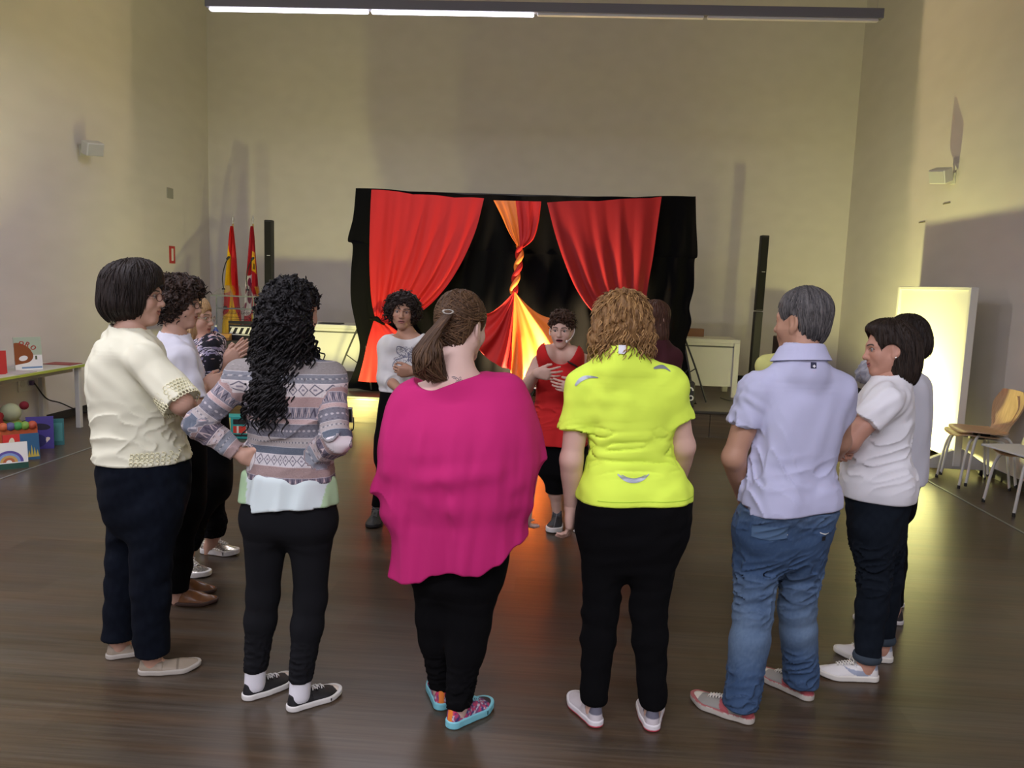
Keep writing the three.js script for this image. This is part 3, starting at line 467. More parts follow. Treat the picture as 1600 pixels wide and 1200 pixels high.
{
  const t = thing('toy_caterpillar', 'row of coloured rolls in an orange tray behind the red and blue book', 'toy', [-4.72, 0.0, -6.6], 0.75);
  obj('tray', box(0.3, 0.27, 0.05, 0, 0.135, -0.02, 0.01), plain([0.55, 0.12, 0.04]), t);
  [[0.6, 0.14, 0.05], [0.1, 0.1, 0.25], [0.06, 0.3, 0.08], [0.2, 0.36, 0.06], [0.45, 0.08, 0.04]].forEach((c, k) => obj('roll', new THREE.SphereGeometry(0.038, 16, 12).translate(-0.11 + k * 0.055, 0.28, 0), plain(c), t));
  const b = thing('red_bag', 'soft dark red cloth bag on the floor under the side table', 'bag', [-5.13, 0, -6.6]);
  const sack = new THREE.SphereGeometry(0.24, 40, 28); const p = sack.attributes.position; for (let i = 0; i < p.count; i++) { const x = p.getX(i), y = p.getY(i), z = p.getZ(i), k = 1 + 0.12 * n3(x * 7, y * 7, z * 7) + 0.05 * n3(x * 18, y * 18, z * 18); p.setXYZ(i, x * k, Math.max(y * k * 1.0 + 0.19, 0.003), z * k * 1.1); } sack.computeVertexNormals();
  obj('sack', sack, fabric([0.25, 0.006, 0.008]), b); obj('drawstring', tube([[0.1, 0.4, 0.05], [0.15, 0.36, 0.14], [0.2, 0.28, 0.17]], 0.006, 16), plain([0.4, 0.02, 0.02]), b);
  const g = thing('green_toy', 'green and yellow soft toy under the side table behind the red bag', 'toy', [-5.12, 0, -7.06]);
  const lump = (r, x, y, z, c, nm) => obj(nm, new THREE.SphereGeometry(r, 24, 16).translate(x, y, z), fabric(c), g);
  lump(0.13, 0, 0.13, 0, [0.25, 0.28, 0.06], 'body'); lump(0.09, 0.02, 0.31, 0.02, [0.42, 0.46, 0.28], 'head'); lump(0.04, 0.1, 0.37, -0.06, [0.2, 0.01, 0.02], 'pompom'); lump(0.05, -0.1, 0.2, 0.06, [0.3, 0.3, 0.05], 'arm');
  const st = thing('book_stack', 'small pale box with a pink lid and blue bowl under the side table', 'box', [-5.22, 0, -6.12]);
  obj('box', box(0.28, 0.2, 0.4, 0, 0.1, 0, 0.005), plain([0.5, 0.48, 0.44]), st); obj('lid', box(0.29, 0.04, 0.41, 0, 0.22, 0, 0.004), plain([0.45, 0.12, 0.28]), st); obj('bowl', new THREE.SphereGeometry(0.13, 24, 12, 0, 7, 0, 1.57).scale(1, 0.5, 1).translate(0, 0.24, 0), plain([0.02, 0.15, 0.25]), st);
  const k = thing('play_case', 'teal toy case with red and white stripes on the floor before the stage', 'toy case', [-3.25, 0, -7.85], 0.15);
  obj('body', box(0.3, 0.24, 0.14, 0, 0.12, 0, 0.012), plain([0.03, 0.36, 0.33]), k); obj('stripe', [box(0.19, 0.07, 0.01, 0.05, 0.1, 0.07)], plain([0.6, 0.04, 0.02]), k); obj('bar', [box(0.02, 0.074, 0.012, 0, 0.1, 0.071), box(0.02, 0.074, 0.012, 0.09, 0.1, 0.071)], plain([0.75, 0.7, 0.6]), k);
  obj('panel', box(0.19, 0.05, 0.01, 0.05, 0.18, 0.07), blackM, k); obj('panel', box(0.19, 0.02, 0.01, 0.05, 0.04, 0.07), blackM, k); obj('side_strip', box(0.06, 0.2, 0.01, -0.1, 0.12, 0.07), plain([0.55, 0.55, 0.2]), k);
}


// ------------------------------------------------------------------ distance fields and their meshing
const smin = (a, b, k) => { if (k <= 0) return Math.min(a, b); const h = Math.max(k - Math.abs(a - b), 0) / k; return Math.min(a, b) - h * h * k * 0.25; };
const smax = (a, b, k) => -smin(-a, -b, k);
// a primitive: f distance, c centre and R radius of a ball that holds it, k blend width
function cone(a, b, r0, r1, k = 0.02, o = {}) {
  const ba = sub(b, a), L2 = dot(ba, ba) || 1e-9, L = Math.sqrt(L2), dir = mul(ba, 1 / L), c = mix3(a, b, 0.5), R = L / 2 + Math.max(r0, r1) * (o.wide || 1);
  const fx = o.flat, fs = o.fs || 1, bulge = o.bulge || 0, bp = o.bp || 0.35;
  const f = (x, y, z) => {
    const px = x - a[0], py = y - a[1], pz = z - a[2], td = (px * ba[0] + py * ba[1] + pz * ba[2]) / L2, t = td < 0 ? 0 : td > 1 ? 1 : td;
    let vx = px - ba[0] * t, vy = py - ba[1] * t, vz = pz - ba[2] * t;
    if (fx) { const m = (vx * fx[0] + vy * fx[1] + vz * fx[2]) * (1 / fs - 1); vx += fx[0] * m; vy += fx[1] * m; vz += fx[2] * m; }
    let r = r0 + (r1 - r0) * t; if (bulge) { const q = (t - bp) / 0.3; r += bulge * Math.exp(-q * q); }
    let d = Math.sqrt(vx * vx + vy * vy + vz * vz) - r; if (fx) d *= Math.min(1, fs);
    if (o.endB) d = Math.max(d, (td - 1) * L - (o.over || 0));
    if (o.endA) d = Math.max(d, -td * L);
    return d;
  };
  return { f, c, R: R + Math.abs(bulge), k };
}
function ell(c, r, k = 0.02, B) {               // ellipsoid, optionally turned by the basis B
  const R = Math.max(...r), m = Math.min(...r);
  return { c, R, k, f: (x, y, z) => { let a = x - c[0], b = y - c[1], d = z - c[2]; if (B) { const v = [a, b, d]; a = dot(v, B[0]); b = dot(v, B[1]); d = dot(v, B[2]); } const q0 = a / r[0], q1 = b / r[1], q2 = d / r[2], k0 = Math.sqrt(q0 * q0 + q1 * q1 + q2 * q2); if (k0 < 1e-6) return -m; const s0 = q0 / r[0], s1 = q1 / r[1], s2 = q2 / r[2]; return k0 * (k0 - 1) / Math.sqrt(s0 * s0 + s1 * s1 + s2 * s2); } };
}
// trunk through level sections [y, cx, cz, rx, rz], turned by yaw
function loft(st, yaw, grow = 0, k = 0.04, n = 2.3) {
  st = [...st].sort((p, q) => p[0] - q[0]);
  const cs = Math.cos(yaw), sn = Math.sin(yaw), y0 = st[0][0], y1 = st[st.length - 1][0], N = 60, tab = [];
  const ys = st.map((s) => s[0]);
  for (let i = 0; i <= N; i++) { const y = lerp(y0, y1, i / N); let j = 0; while (j < ys.length - 2 && y > ys[j + 1]) j++; const t = (y - ys[j]) / (ys[j + 1] - ys[j]), a = st[Math.max(0, j - 1)], b = st[j], c = st[j + 1], d = st[Math.min(st.length - 1, j + 2)]; tab.push([1, 2, 3, 4].map((q) => { const m0 = j > 0 ? (c[q] - a[q]) / (c[0] - a[0]) : (c[q] - b[q]) / (c[0] - b[0]), m1 = j < ys.length - 2 ? (d[q] - b[q]) / (d[0] - b[0]) : (c[q] - b[q]) / (c[0] - b[0]), h = c[0] - b[0], t2 = t * t, t3 = t2 * t; return (2 * t3 - 3 * t2 + 1) * b[q] + (t3 - 2 * t2 + t) * h * m0 + (-2 * t3 + 3 * t2) * c[q] + (t3 - t2) * h * m1; })); }
  const mx = Math.max(...st.map((s) => Math.max(s[3], s[4]))) + grow, cm = st[Math.floor(st.length / 2)];
  const c = [cm[1], (y0 + y1) / 2, cm[2]], off = Math.max(...st.map((s) => Math.hypot(s[1] - c[0], s[2] - c[2])));
  const sec = (y) => { const f = clamp((y - y0) / (y1 - y0), 0, 1) * N, i = Math.min(N - 1, Math.floor(f)), t = f - i, a = tab[i], b = tab[i + 1]; return [lerp(a[0], b[0], t), lerp(a[1], b[1], t), lerp(a[2], b[2], t) + grow, lerp(a[3], b[3], t) + grow, (b[2] - a[2]) / ((y1 - y0) / N)]; };
  return { c, R: Math.hypot((y1 - y0) / 2, mx + off) + 0.01, k, sec, yaw, f: (x, y, z) => {
    const s = sec(y), dx = x - s[0], dz = z - s[1], lx = Math.abs(dx * cs - dz * sn), lz = Math.abs(dx * sn + dz * cs);
    const q = Math.pow(Math.pow(lx / s[2], n) + Math.pow(lz / s[3], n), 1 / n);
    const rr = Math.hypot(dx, dz), rad = q > 1e-5 ? rr / q : Math.min(s[2], s[3]);
    let d = (rr - rad) * (q > 1e-5 ? Math.min(1, (Math.min(s[2], s[3]) + 0.03) / rad + 0.25) : 1); d /= Math.sqrt(1 + s[4] * s[4] * 0.6);
    return smax(d, Math.max(y0 - y, y - y1), 0.03);
  } };
}
function union(ps) {
  return (x, y, z) => { let d = 1e3; for (const p of ps) { const a = x - p.c[0], b = y - p.c[1], e = z - p.c[2], q = Math.sqrt(a * a + b * b + e * e) - p.R; if (q > d + p.k) continue; d = smin(d, p.f(x, y, z), p.k); } return d; };
}
function bounds(ps, m = 0.03) { const lo = [1e9, 1e9, 1e9], hi = [-1e9, -1e9, -1e9]; for (const p of ps) for (let i = 0; i < 3; i++) { lo[i] = Math.min(lo[i], p.c[i] - p.R - m); hi[i] = Math.max(hi[i], p.c[i] + p.R + m); } return [lo, hi]; }
// surface nets with a coarse pass first; o.color(p, n) and o.uv(p, n) are per vertex
function skin(field, lo, hi, h, o = {}) {
  const n = [0, 1, 2].map((i) => Math.max(2, Math.ceil((hi[i] - lo[i]) / h) + 1)), [nx, ny, nz] = n, B = 4, sl = o.slack || 0.01;
  const val = new Float32Array(nx * ny * nz), bd = h * B * 0.87 * 1.5 + sl;
  for (let bz = 0; bz < nz; bz += B) for (let by = 0; by < ny; by += B) for (let bx = 0; bx < nx; bx += B) {
    const d = field(lo[0] + (bx + 1.5) * h, lo[1] + (by + 1.5) * h, lo[2] + (bz + 1.5) * h), far = Math.abs(d) > bd;
    for (let z = bz; z < Math.min(nz, bz + B); z++) for (let y = by; y < Math.min(ny, by + B); y++) { let q = (z * ny + y) * nx + bx; for (let x = bx; x < Math.min(nx, bx + B); x++, q++) val[q] = far ? d : field(lo[0] + x * h, lo[1] + y * h, lo[2] + z * h); }
  }
  const idx = new Int32Array(nx * ny * nz).fill(-1), P = [], N = [], C = [], U = [], I = [], e = h * 0.35;
  for (let z = 0; z < nz - 1; z++) for (let y = 0; y < ny - 1; y++) for (let x = 0; x < nx - 1; x++) {
    const q = (z * ny + y) * nx + x; let m = 0, s = 0, ax = 0, ay = 0, az = 0;
    const v = [val[q], val[q + 1], val[q + nx], val[q + nx + 1], val[q + nx * ny], val[q + nx * ny + 1], val[q + nx * ny + nx], val[q + nx * ny + nx + 1]];
    for (let i = 0; i < 8; i++) if (v[i] < 0) m |= 1 << i;
    if (m === 0 || m === 255) continue;
    for (let i = 0; i < 8; i++) for (let b = 1; b < 8; b <<= 1) { const j = i | b; if (i === j || (v[i] < 0) === (v[j] < 0)) continue; const t = v[i] / (v[i] - v[j]); const ix = i & 1, iy = i >> 1 & 1, iz = i >> 2 & 1; ax += ix + (b === 1 ? t : 0); ay += iy + (b === 2 ? t : 0); az += iz + (b === 4 ? t : 0); s++; }
    let p = [lo[0] + (x + ax / s) * h, lo[1] + (y + ay / s) * h, lo[2] + (z + az / s) * h];
    const d0 = field(p[0], p[1], p[2]); let g = [field(p[0] + e, p[1], p[2]) - field(p[0] - e, p[1], p[2]), field(p[0], p[1] + e, p[2]) - field(p[0], p[1] - e, p[2]), field(p[0], p[1], p[2] + e) - field(p[0], p[1], p[2] - e)];
    const gl = len(g) / (2 * e) || 1; g = nrm(g); const st = clamp(d0 / Math.max(0.5, gl), -h * 0.5, h * 0.5); p = sub(p, mul(g, st));
    idx[q] = P.length / 3; P.push(...p); N.push(...g); if (o.color) C.push(...o.color(p, g)); if (o.uv) U.push(...o.uv(p, g));
  }
  const quad = (a, b, c, d, f) => { if (a < 0 || b < 0 || c < 0 || d < 0) return; if (f) I.push(a, b, c, a, c, d); else I.push(a, c, b, a, d, c); };
  const sy = nx, sz = nx * ny;
  for (let z = 1; z < nz - 1; z++) for (let y = 1; y < ny - 1; y++) for (let x = 1; x < nx - 1; x++) {
    const q = (z * ny + y) * nx + x, s = val[q] < 0;
    if (s !== val[q + 1] < 0) quad(idx[q], idx[q - sy], idx[q - sy - sz], idx[q - sz], !s);
    if (s !== val[q + sy] < 0) quad(idx[q], idx[q - sz], idx[q - sz - 1], idx[q - 1], !s);
    if (s !== val[q + sz] < 0) quad(idx[q], idx[q - 1], idx[q - 1 - sy], idx[q - sy], !s);
  }
  let vote = 0; for (let k = 0; k < I.length; k += Math.max(3, Math.floor(I.length / 180) * 3)) { const v = (i) => [P[I[k + i] * 3], P[I[k + i] * 3 + 1], P[I[k + i] * 3 + 2]], fn = crs(sub(v(1), v(0)), sub(v(2), v(0))); vote += Math.sign(dot(fn, [N[I[k] * 3], N[I[k] * 3 + 1], N[I[k] * 3 + 2]])); }
  if (vote < 0) for (let k = 0; k < I.length; k += 3) { const t = I[k]; I[k] = I[k + 1]; I[k + 1] = t; }
  const g = new THREE.BufferGeometry(); g.setAttribute('position', new THREE.Float32BufferAttribute(P, 3)); g.setAttribute('normal', new THREE.Float32BufferAttribute(N, 3));
  if (o.color) g.setAttribute('color', new THREE.Float32BufferAttribute(C, 3)); if (o.uv) g.setAttribute('uv', new THREE.Float32BufferAttribute(U, 2)); g.setIndex(I);
  return g;
}
// many thin tapered strands as one geometry: [{pts, r0, r1, col}]
function strands(list, rad = 5) {
  const P = [], N = [], C = [], I = [];
  for (const s of list) {
    const b = P.length / 3, m = s.pts.length; let up = [0.31, 0.2, 0.93];
    for (let i = 0; i < m; i++) {
      const t = nrm(sub(s.pts[Math.min(m - 1, i + 1)], s.pts[Math.max(0, i - 1)])); const a = nrm(crs(t, up)), c = crs(a, t); up = c;
      const f = i / (m - 1), r = lerp(s.r0, s.r1, f) * (f > 0.85 ? Math.max(0.05, (1 - f) / 0.15) : 1);
      for (let k = 0; k < rad; k++) { const w = k / rad * 6.2832, v = add(mul(a, Math.cos(w)), mul(c, Math.sin(w))); P.push(...add(s.pts[i], mul(v, r))); N.push(...v); C.push(...s.col); }
    }
    for (let i = 0; i < m - 1; i++) for (let k = 0; k < rad; k++) { const a = b + i * rad + k, c = b + i * rad + (k + 1) % rad; I.push(a, a + rad, c, c, a + rad, c + rad); }
  }
  const g = new THREE.BufferGeometry(); g.setAttribute('position', new THREE.Float32BufferAttribute(P, 3)); g.setAttribute('normal', new THREE.Float32BufferAttribute(N, 3)); g.setAttribute('color', new THREE.Float32BufferAttribute(C, 3)); g.setIndex(I); return g;
}
const joinGeo = (gs) => mergeGeometries(gs.map((g) => { for (const a of Object.keys(g.attributes)) if (!['position', 'normal', 'color'].includes(a)) g.deleteAttribute(a); if (!g.attributes.color) g.setAttribute('color', new THREE.Float32BufferAttribute(new Float32Array(g.attributes.position.count * 3).fill(0.5), 3)); return g; }));

// ------------------------------------------------------------------ the head
const basis = (yaw, pitch = 0, roll = 0) => {   // columns: across, up, facing
  const m = new THREE.Matrix4().makeRotationFromEuler(new THREE.Euler(pitch, yaw, roll, 'YXZ')), e = m.elements;
  return [[e[0], e[1], e[2]], [e[4], e[5], e[6]], [e[8], e[9], e[10]]];
};
const toWorld = (H, p) => add(H.c, add(add(mul(H.B[0], p[0] * H.s), mul(H.B[1], p[1] * H.s)), mul(H.B[2], p[2] * H.s)));
const toHead = (H, x, y, z) => { const a = x - H.c[0], b = y - H.c[1], d = z - H.c[2], B = H.B, s = 1 / H.s; return [(a * B[0][0] + b * B[0][1] + d * B[0][2]) * s, (a * B[1][0] + b * B[1][1] + d * B[1][2]) * s, (a * B[2][0] + b * B[2][1] + d * B[2][2]) * s]; };
function headPrims(o = {}) {
  const fem = o.male ? 0 : 1, w = o.wide || 1, ps = [
    ell([0, 0.035, -0.014], [0.076, 0.088, 0.096], 0.02), ell([0, -0.022, 0.028], [0.061 * w, 0.083, 0.062], 0.03),
    cone([-0.047 * w, -0.05, 0.0], [-0.012, -0.1, 0.056], 0.024, 0.018, 0.03), cone([0.047 * w, -0.05, 0.0], [0.012, -0.1, 0.056], 0.024, 0.018, 0.03),
    ell([0, -0.1, 0.064], [0.02, 0.015, 0.017], 0.025),
    ell([-0.038 * w, -0.03, 0.058], [0.02, 0.022, 0.018], 0.03), ell([0.038 * w, -0.03, 0.058], [0.02, 0.022, 0.018], 0.03),
    cone([-0.012, 0.022, 0.083], [-0.046, 0.022, 0.066], 0.008, 0.007, 0.025), cone([0.012, 0.022, 0.083], [0.046, 0.022, 0.066], 0.008, 0.007, 0.025),
    cone([0, 0.012, 0.086], [0, -0.03, 0.103], 0.0075, 0.0105, 0.014), ell([-0.011, -0.034, 0.092], [0.0085, 0.007, 0.01], 0.008), ell([0.011, -0.034, 0.092], [0.0085, 0.007, 0.01], 0.008), ell([0, -0.031, 0.105], [0.009, 0.008, 0.008], 0.01),
    ell([0, -0.062, 0.076], [0.03, 0.022, 0.016], 0.02),
    cone([-0.022, -0.0622, 0.0805], [-0.006, -0.0577, 0.0895], 0.0032, 0.0046, 0.006), cone([0.022, -0.0622, 0.0805], [0.006, -0.0577, 0.0895], 0.0032, 0.0046, 0.006), cone([-0.006, -0.058, 0.0895], [0.006, -0.058, 0.0895], 0.0043, 0.0043, 0.006),
    cone([-0.016, -0.0695, 0.083], [0, -0.071, 0.0875], 0.0032, 0.0056, 0.006), cone([0.016, -0.0695, 0.083], [0, -0.071, 0.0875], 0.0032, 0.0056, 0.006),
  ];
  for (const s of [-1, 1]) {
    ps.push(ell([s * 0.078, -0.004, -0.012], [0.009, 0.033, 0.02], 0.012, [[0.94, 0, s * 0.34], [0, 1, 0], [-s * 0.34, 0, 0.94]]));
    ps.push(ell([s * 0.074, -0.032, -0.002], [0.007, 0.012, 0.01], 0.01));
  }
  return ps;
}
const eyeAt = (s) => [s * 0.0315, 0.003, 0.0745];
function headField(o) {
  const u = union(headPrims(o)), socket = [-1, 1].map((s) => ell([s * 0.032, 0.004, 0.094], [0.019, 0.0115, 0.013])), ear = [-1, 1].map((s) => ell([s * 0.088, 0.002, -0.008], [0.008, 0.02, 0.011]));
  const sq = o.squint || 0, lids = [-1, 1].map((s) => [cone([s * 0.018, 0.0052 - 0.0025 * sq, 0.0835], [s * 0.046, 0.0048 - 0.0025 * sq, 0.0735], 0.0042, 0.0038), cone([s * 0.02, -0.006 + 0.003 * sq, 0.082], [s * 0.045, -0.006 + 0.003 * sq, 0.073], 0.003, 0.003)]).flat();
  const smile = o.smile ?? 0;
  return (x, y, z) => {
    let d = u(x, y, z);
    if (z > 0.05) { for (const s of socket) d = smax(d, -s.f(x, y, z), 0.012); for (const l of lids) d = smin(d, l.f(x, y, z), 0.006); const my = -0.0645 - smile * x * x * -12; const mouth = Math.max(Math.abs(y - my) - (o.open ? 0.005 : 0.0009), Math.abs(x) - 0.021, 0.074 - z); d = smax(d, -mouth, 0.003); }
    else for (const e of ear) d = smax(d, -e.f(x, y, z), 0.008);
    return d;
  };
}
function headColor(S, q) {                       // q in head units
  const a = Math.abs(q[0]); let c = S.skin;
  const lip = Math.hypot(q[0] / 0.024, (q[1] + 0.0645) / 0.0115); if (q[2] > 0.07 && lip < 1.25) c = mix3(S.lip || [c[0] * 0.75, c[1] * 0.5, c[2] * 0.5], c, sstep(0.85, 1.25, lip));
  if (q[2] > 0.07 && Math.abs(q[1] + 0.0645 - (S.smile || 0) * q[0] * q[0] * 12) < (S.open ? 0.0045 : 0.0012) && a < 0.02) c = [0.06, 0.02, 0.02];
  const by = 0.0235 + 0.004 * Math.sin((a - 0.012) / 0.038 * 2.6) - sstep(0.04, 0.055, a) * 0.004; if (q[2] > 0.05 && a > 0.011 && a < 0.05 && Math.abs(q[1] - by) < 0.0042) c = mix3(S.brow || [0.03, 0.02, 0.015], c, sstep(0.0026, 0.0042, Math.abs(q[1] - by)) * 1 + 0.0);
  const cheek = Math.hypot((a - 0.04) / 0.025, (q[1] + 0.028) / 0.022); if (q[2] > 0.04 && cheek < 1) c = mix3(c, [c[0] * 1.02, c[1] * 0.86, c[2] * 0.84], (1 - cheek) * 0.7);
  const lid = Math.hypot((a - 0.0315) / 0.017, (q[1] - 0.003) / 0.0085); if (q[2] > 0.06 && lid < 1.2 && lid > 0.75 && q[1] > 0.003) c = mix3(c, [0.05, 0.03, 0.025], 0.75);
  if (S.stubble && q[1] < -0.03 && q[2] > -0.02) c = mix3(c, [c[0] * 0.8, c[1] * 0.78, c[2] * 0.8], 0.6);
  return c;
}

// ------------------------------------------------------------------ the hand: X thumb side, Y along the fingers, Z palm side; curl in radians per joint
function handPrims(w, X, Y, Z, o = {}) {
  const s = o.s || 1, at = (p) => add(w, add(add(mul(X, p[0] * s), mul(Y, p[1] * s)), mul(Z, p[2] * s))), ps = [], curl = o.curl || [0.3, 0.35, 0.4, 0.45], sp = o.spread ?? 0.06;
  const fx = [0.03, 0.01, -0.01, -0.029], fy = [0.083, 0.088, 0.084, 0.075], fl = [[0.04, 0.024, 0.02], [0.044, 0.028, 0.021], [0.041, 0.026, 0.02], [0.032, 0.02, 0.018]], fr = [0.0088, 0.009, 0.0086, 0.0076];
  for (let i = 0; i < 4; i++) {
    ps.push(cone(at([fx[i] * 0.55, 0.005, 0]), at([fx[i], fy[i], 0]), 0.016 * s, 0.0125 * s, 0.016));
    let p = [fx[i], fy[i], 0], a = curl[i] * 0.8, sx = sp * (1.5 - i);
    for (let j = 0; j < 3; j++) { const L = fl[i][j], q = [p[0] + Math.sin(sx) * L * Math.cos(a), p[1] + Math.cos(sx) * L * Math.cos(a), p[2] + Math.sin(a) * L]; ps.push(cone(at(p), at(q), (fr[i] - j * 0.0009) * s, (fr[i] - (j + 1) * 0.0009) * s, 0.004)); p = q; a += curl[i] * (j ? 0.8 : 1.1); }
  }
  const tc = o.thumb ?? 0.35; let p = [0.022, 0.022, 0.006], q = [0.04, 0.045, 0.016]; ps.push(cone(at(p), at(q), 0.0165 * s, 0.0125 * s, 0.012));
  let r = [q[0] + 0.026 * Math.cos(0.7 + tc), q[1] + 0.03, q[2] + 0.02 * tc]; ps.push(cone(at(q), at(r), 0.0115 * s, 0.0098 * s, 0.006)); let t = [r[0] + 0.012 * Math.cos(0.9 + tc * 1.4), r[1] + 0.024, r[2] + 0.018 * tc]; ps.push(cone(at(r), at(t), 0.0098 * s, 0.008 * s, 0.005));
  ps.push(ell(at([0, 0.045, 0.004]), [0.036 * s, 0.046 * s, 0.0155 * s], 0.02, [X, Y, Z]));
  return ps;
}

// ------------------------------------------------------------------ shoes, in their own frame: heel at z 0, toe at +z, sole on y 0
function shoeParts(k) {
  const L = k.L || 0.25, w = k.w || 1, z = (f) => f * L;
  const plan = union([cone([0, 0, z(0.14)], [0.002 * k.side, 0, z(0.42)], 0.031 * w, 0.031 * w, 0.05), cone([0.002 * k.side, 0, z(0.42)], [-0.004 * k.side, 0, z(0.7)], 0.033 * w, 0.043 * w, 0.05), cone([-0.004 * k.side, 0, z(0.7)], [-0.011 * k.side, 0, L - 0.034], 0.043 * w, (k.toe || 0.031) * w, 0.05)]);
  const hs = k.sole || 0.022, col = k.collar || 0.075, inst = k.instep || 0.066, toeH = k.toeH || 0.046;
  const top = (f) => f < 0.32 ? lerp(col, col - (k.dip ?? 0.012), sstep(0.05, 0.3, f)) : f < 0.45 ? lerp(col - (k.dip ?? 0.012), inst, sstep(0.32, 0.45, f)) : lerp(inst, toeH, sstep(0.45, 0.82, f));
  const upper = (x, y, zz) => { const f = zz / L, t = top(f), n = sstep(hs, t, y) * lerp(0.006, 0.02, sstep(0.3, 0.5, f)); let d = plan(x, 0, zz) + 0.003 + n; d = smax(d, y - t, f > 0.4 ? 0.035 : 0.008); d = Math.max(d, hs - 0.006 - y); if (k.wrinkle) d += 0.0012 * Math.sin(zz * 260 + 3 * x * 20) * sstep(0.55, 0.65, f) * sstep(0.85, 0.7, f); return d; };
  const sole = (x, y, zz) => { const f = zz / L, lift = 0.008 * sstep(0.72, 1, f) + (k.heelUp || 0) * sstep(0.3, 0.05, f) * 0; const gap = k.heel && f > 0.3 && f < 0.62 ? 0.01 : 0; return smax(plan(x, 0, zz) - 0.002, Math.max(y - hs - lift * 0.6, lift + gap - y), 0.006); };
  const lo = [-0.065 * w, -0.0141, -0.03], hi = [0.065 * w, 0.13 + (k.boot || 0), L + 0.02], g = {};
  g.upper = skin(upper, lo, hi, 0.0045, { slack: 0.03, color: k.color || (() => [1, 1, 1]) });
  g.sole = skin(sole, lo, [hi[0], 0.05, hi[2]], 0.0045, { slack: 0.02, color: k.soleColor || (() => k.soleC || [0.6, 0.6, 0.58]) });
  if (k.laces) { const ls = []; for (let i = 0; i < k.laces; i++) { const f = 0.44 + i * 0.26 / k.laces, y = lerp(inst, toeH, sstep(0.45, 0.82, f)) + 0.0015, zz = f * L, a = 0.017; ls.push({ pts: [[-a, y - 0.006, zz], [-a * 0.6, y, zz + 0.003], [0, y + 0.0015, zz + 0.006], [a * 0.6, y, zz + 0.01], [a, y - 0.006, zz + 0.012]], r0: 0.0028, r1: 0.0028, col: k.laceC }, { pts: [[a, y - 0.006, zz], [a * 0.6, y + 0.001, zz + 0.003], [0, y + 0.002, zz + 0.007], [-a * 0.6, y + 0.001, zz + 0.01], [-a, y - 0.006, zz + 0.012]], r0: 0.0028, r1: 0.0028, col: k.laceC }); }
    const yb = inst + 0.004; for (const s of [-1, 1]) ls.push({ pts: [[0, yb, 0.43 * L], [s * 0.015, yb + 0.012, 0.44 * L], [s * 0.03, yb + 0.004, 0.47 * L], [s * 0.02, yb - 0.004, 0.48 * L], [0, yb, 0.45 * L]], r0: 0.0025, r1: 0.0025, col: k.laceC });
    g.laces = strands(ls, 5); }
  return g;
}


// ------------------------------------------------------------------ a person: body, hair, clothes and shoes under one group
const skinM = mat([1, 1, 1], 0.55, { vertexColors: true }), hairM = mat([1, 1, 1], 0.55, { vertexColors: true, specularIntensity: 0.5 }), shoeM = mat([1, 1, 1], 0.6, { vertexColors: true }), metalShoeM = mat([1, 1, 1], 0.28, { vertexColors: true, metalness: 0.75 });
const clothM = mat([1, 1, 1], 0.9, { vertexColors: true, sheen: 0.2, sheenRoughness: 0.6 });
const blackClothM = mat([1, 1, 1], 1, { vertexColors: true, specularIntensity: 0.25 });
const eyeM = mat([1, 1, 1], 0.15, { vertexColors: true });
const shoeCache = new Map();
const polar = (deg) => [Math.sin(deg * D2R), 0, Math.cos(deg * D2R)];
const sleeveEnd = (A, t) => t <= 1 ? mix3(A.sh, A.el, t) : mix3(A.el, A.wr, t - 1);
function armPrims(A, grow, S) {
  const ru = A.ru || S.ru || 0.047, re = A.re || S.re || 0.038, rw = A.rw || S.rw || 0.026;
  return [cone(A.sh, A.el, ru + grow, re + grow, 0.03, { bulge: 0.004, bp: 0.35 }), cone(A.el, A.wr, re + grow * 0.9, rw + grow * 0.7, 0.02, { bulge: 0.005, bp: 0.25 })];
}
function legPrims(L, e, k = 0.03) {
  const r = L.r || [0.085, 0.055, 0.056, 0.036], back = L.back || [0, 0, 0], c = add(mix3(L.kn, L.an, 0.3), mul(back, 0.02));
  return [cone(add(L.hip, [0, 0.05, 0]), L.kn, r[0] + e[0], r[1] + e[1], k), cone(L.kn, c, r[1] + e[1], r[2] + e[2], 0.03), cone(c, L.an, r[2] + e[2], r[3] + e[3], 0.03)];
}
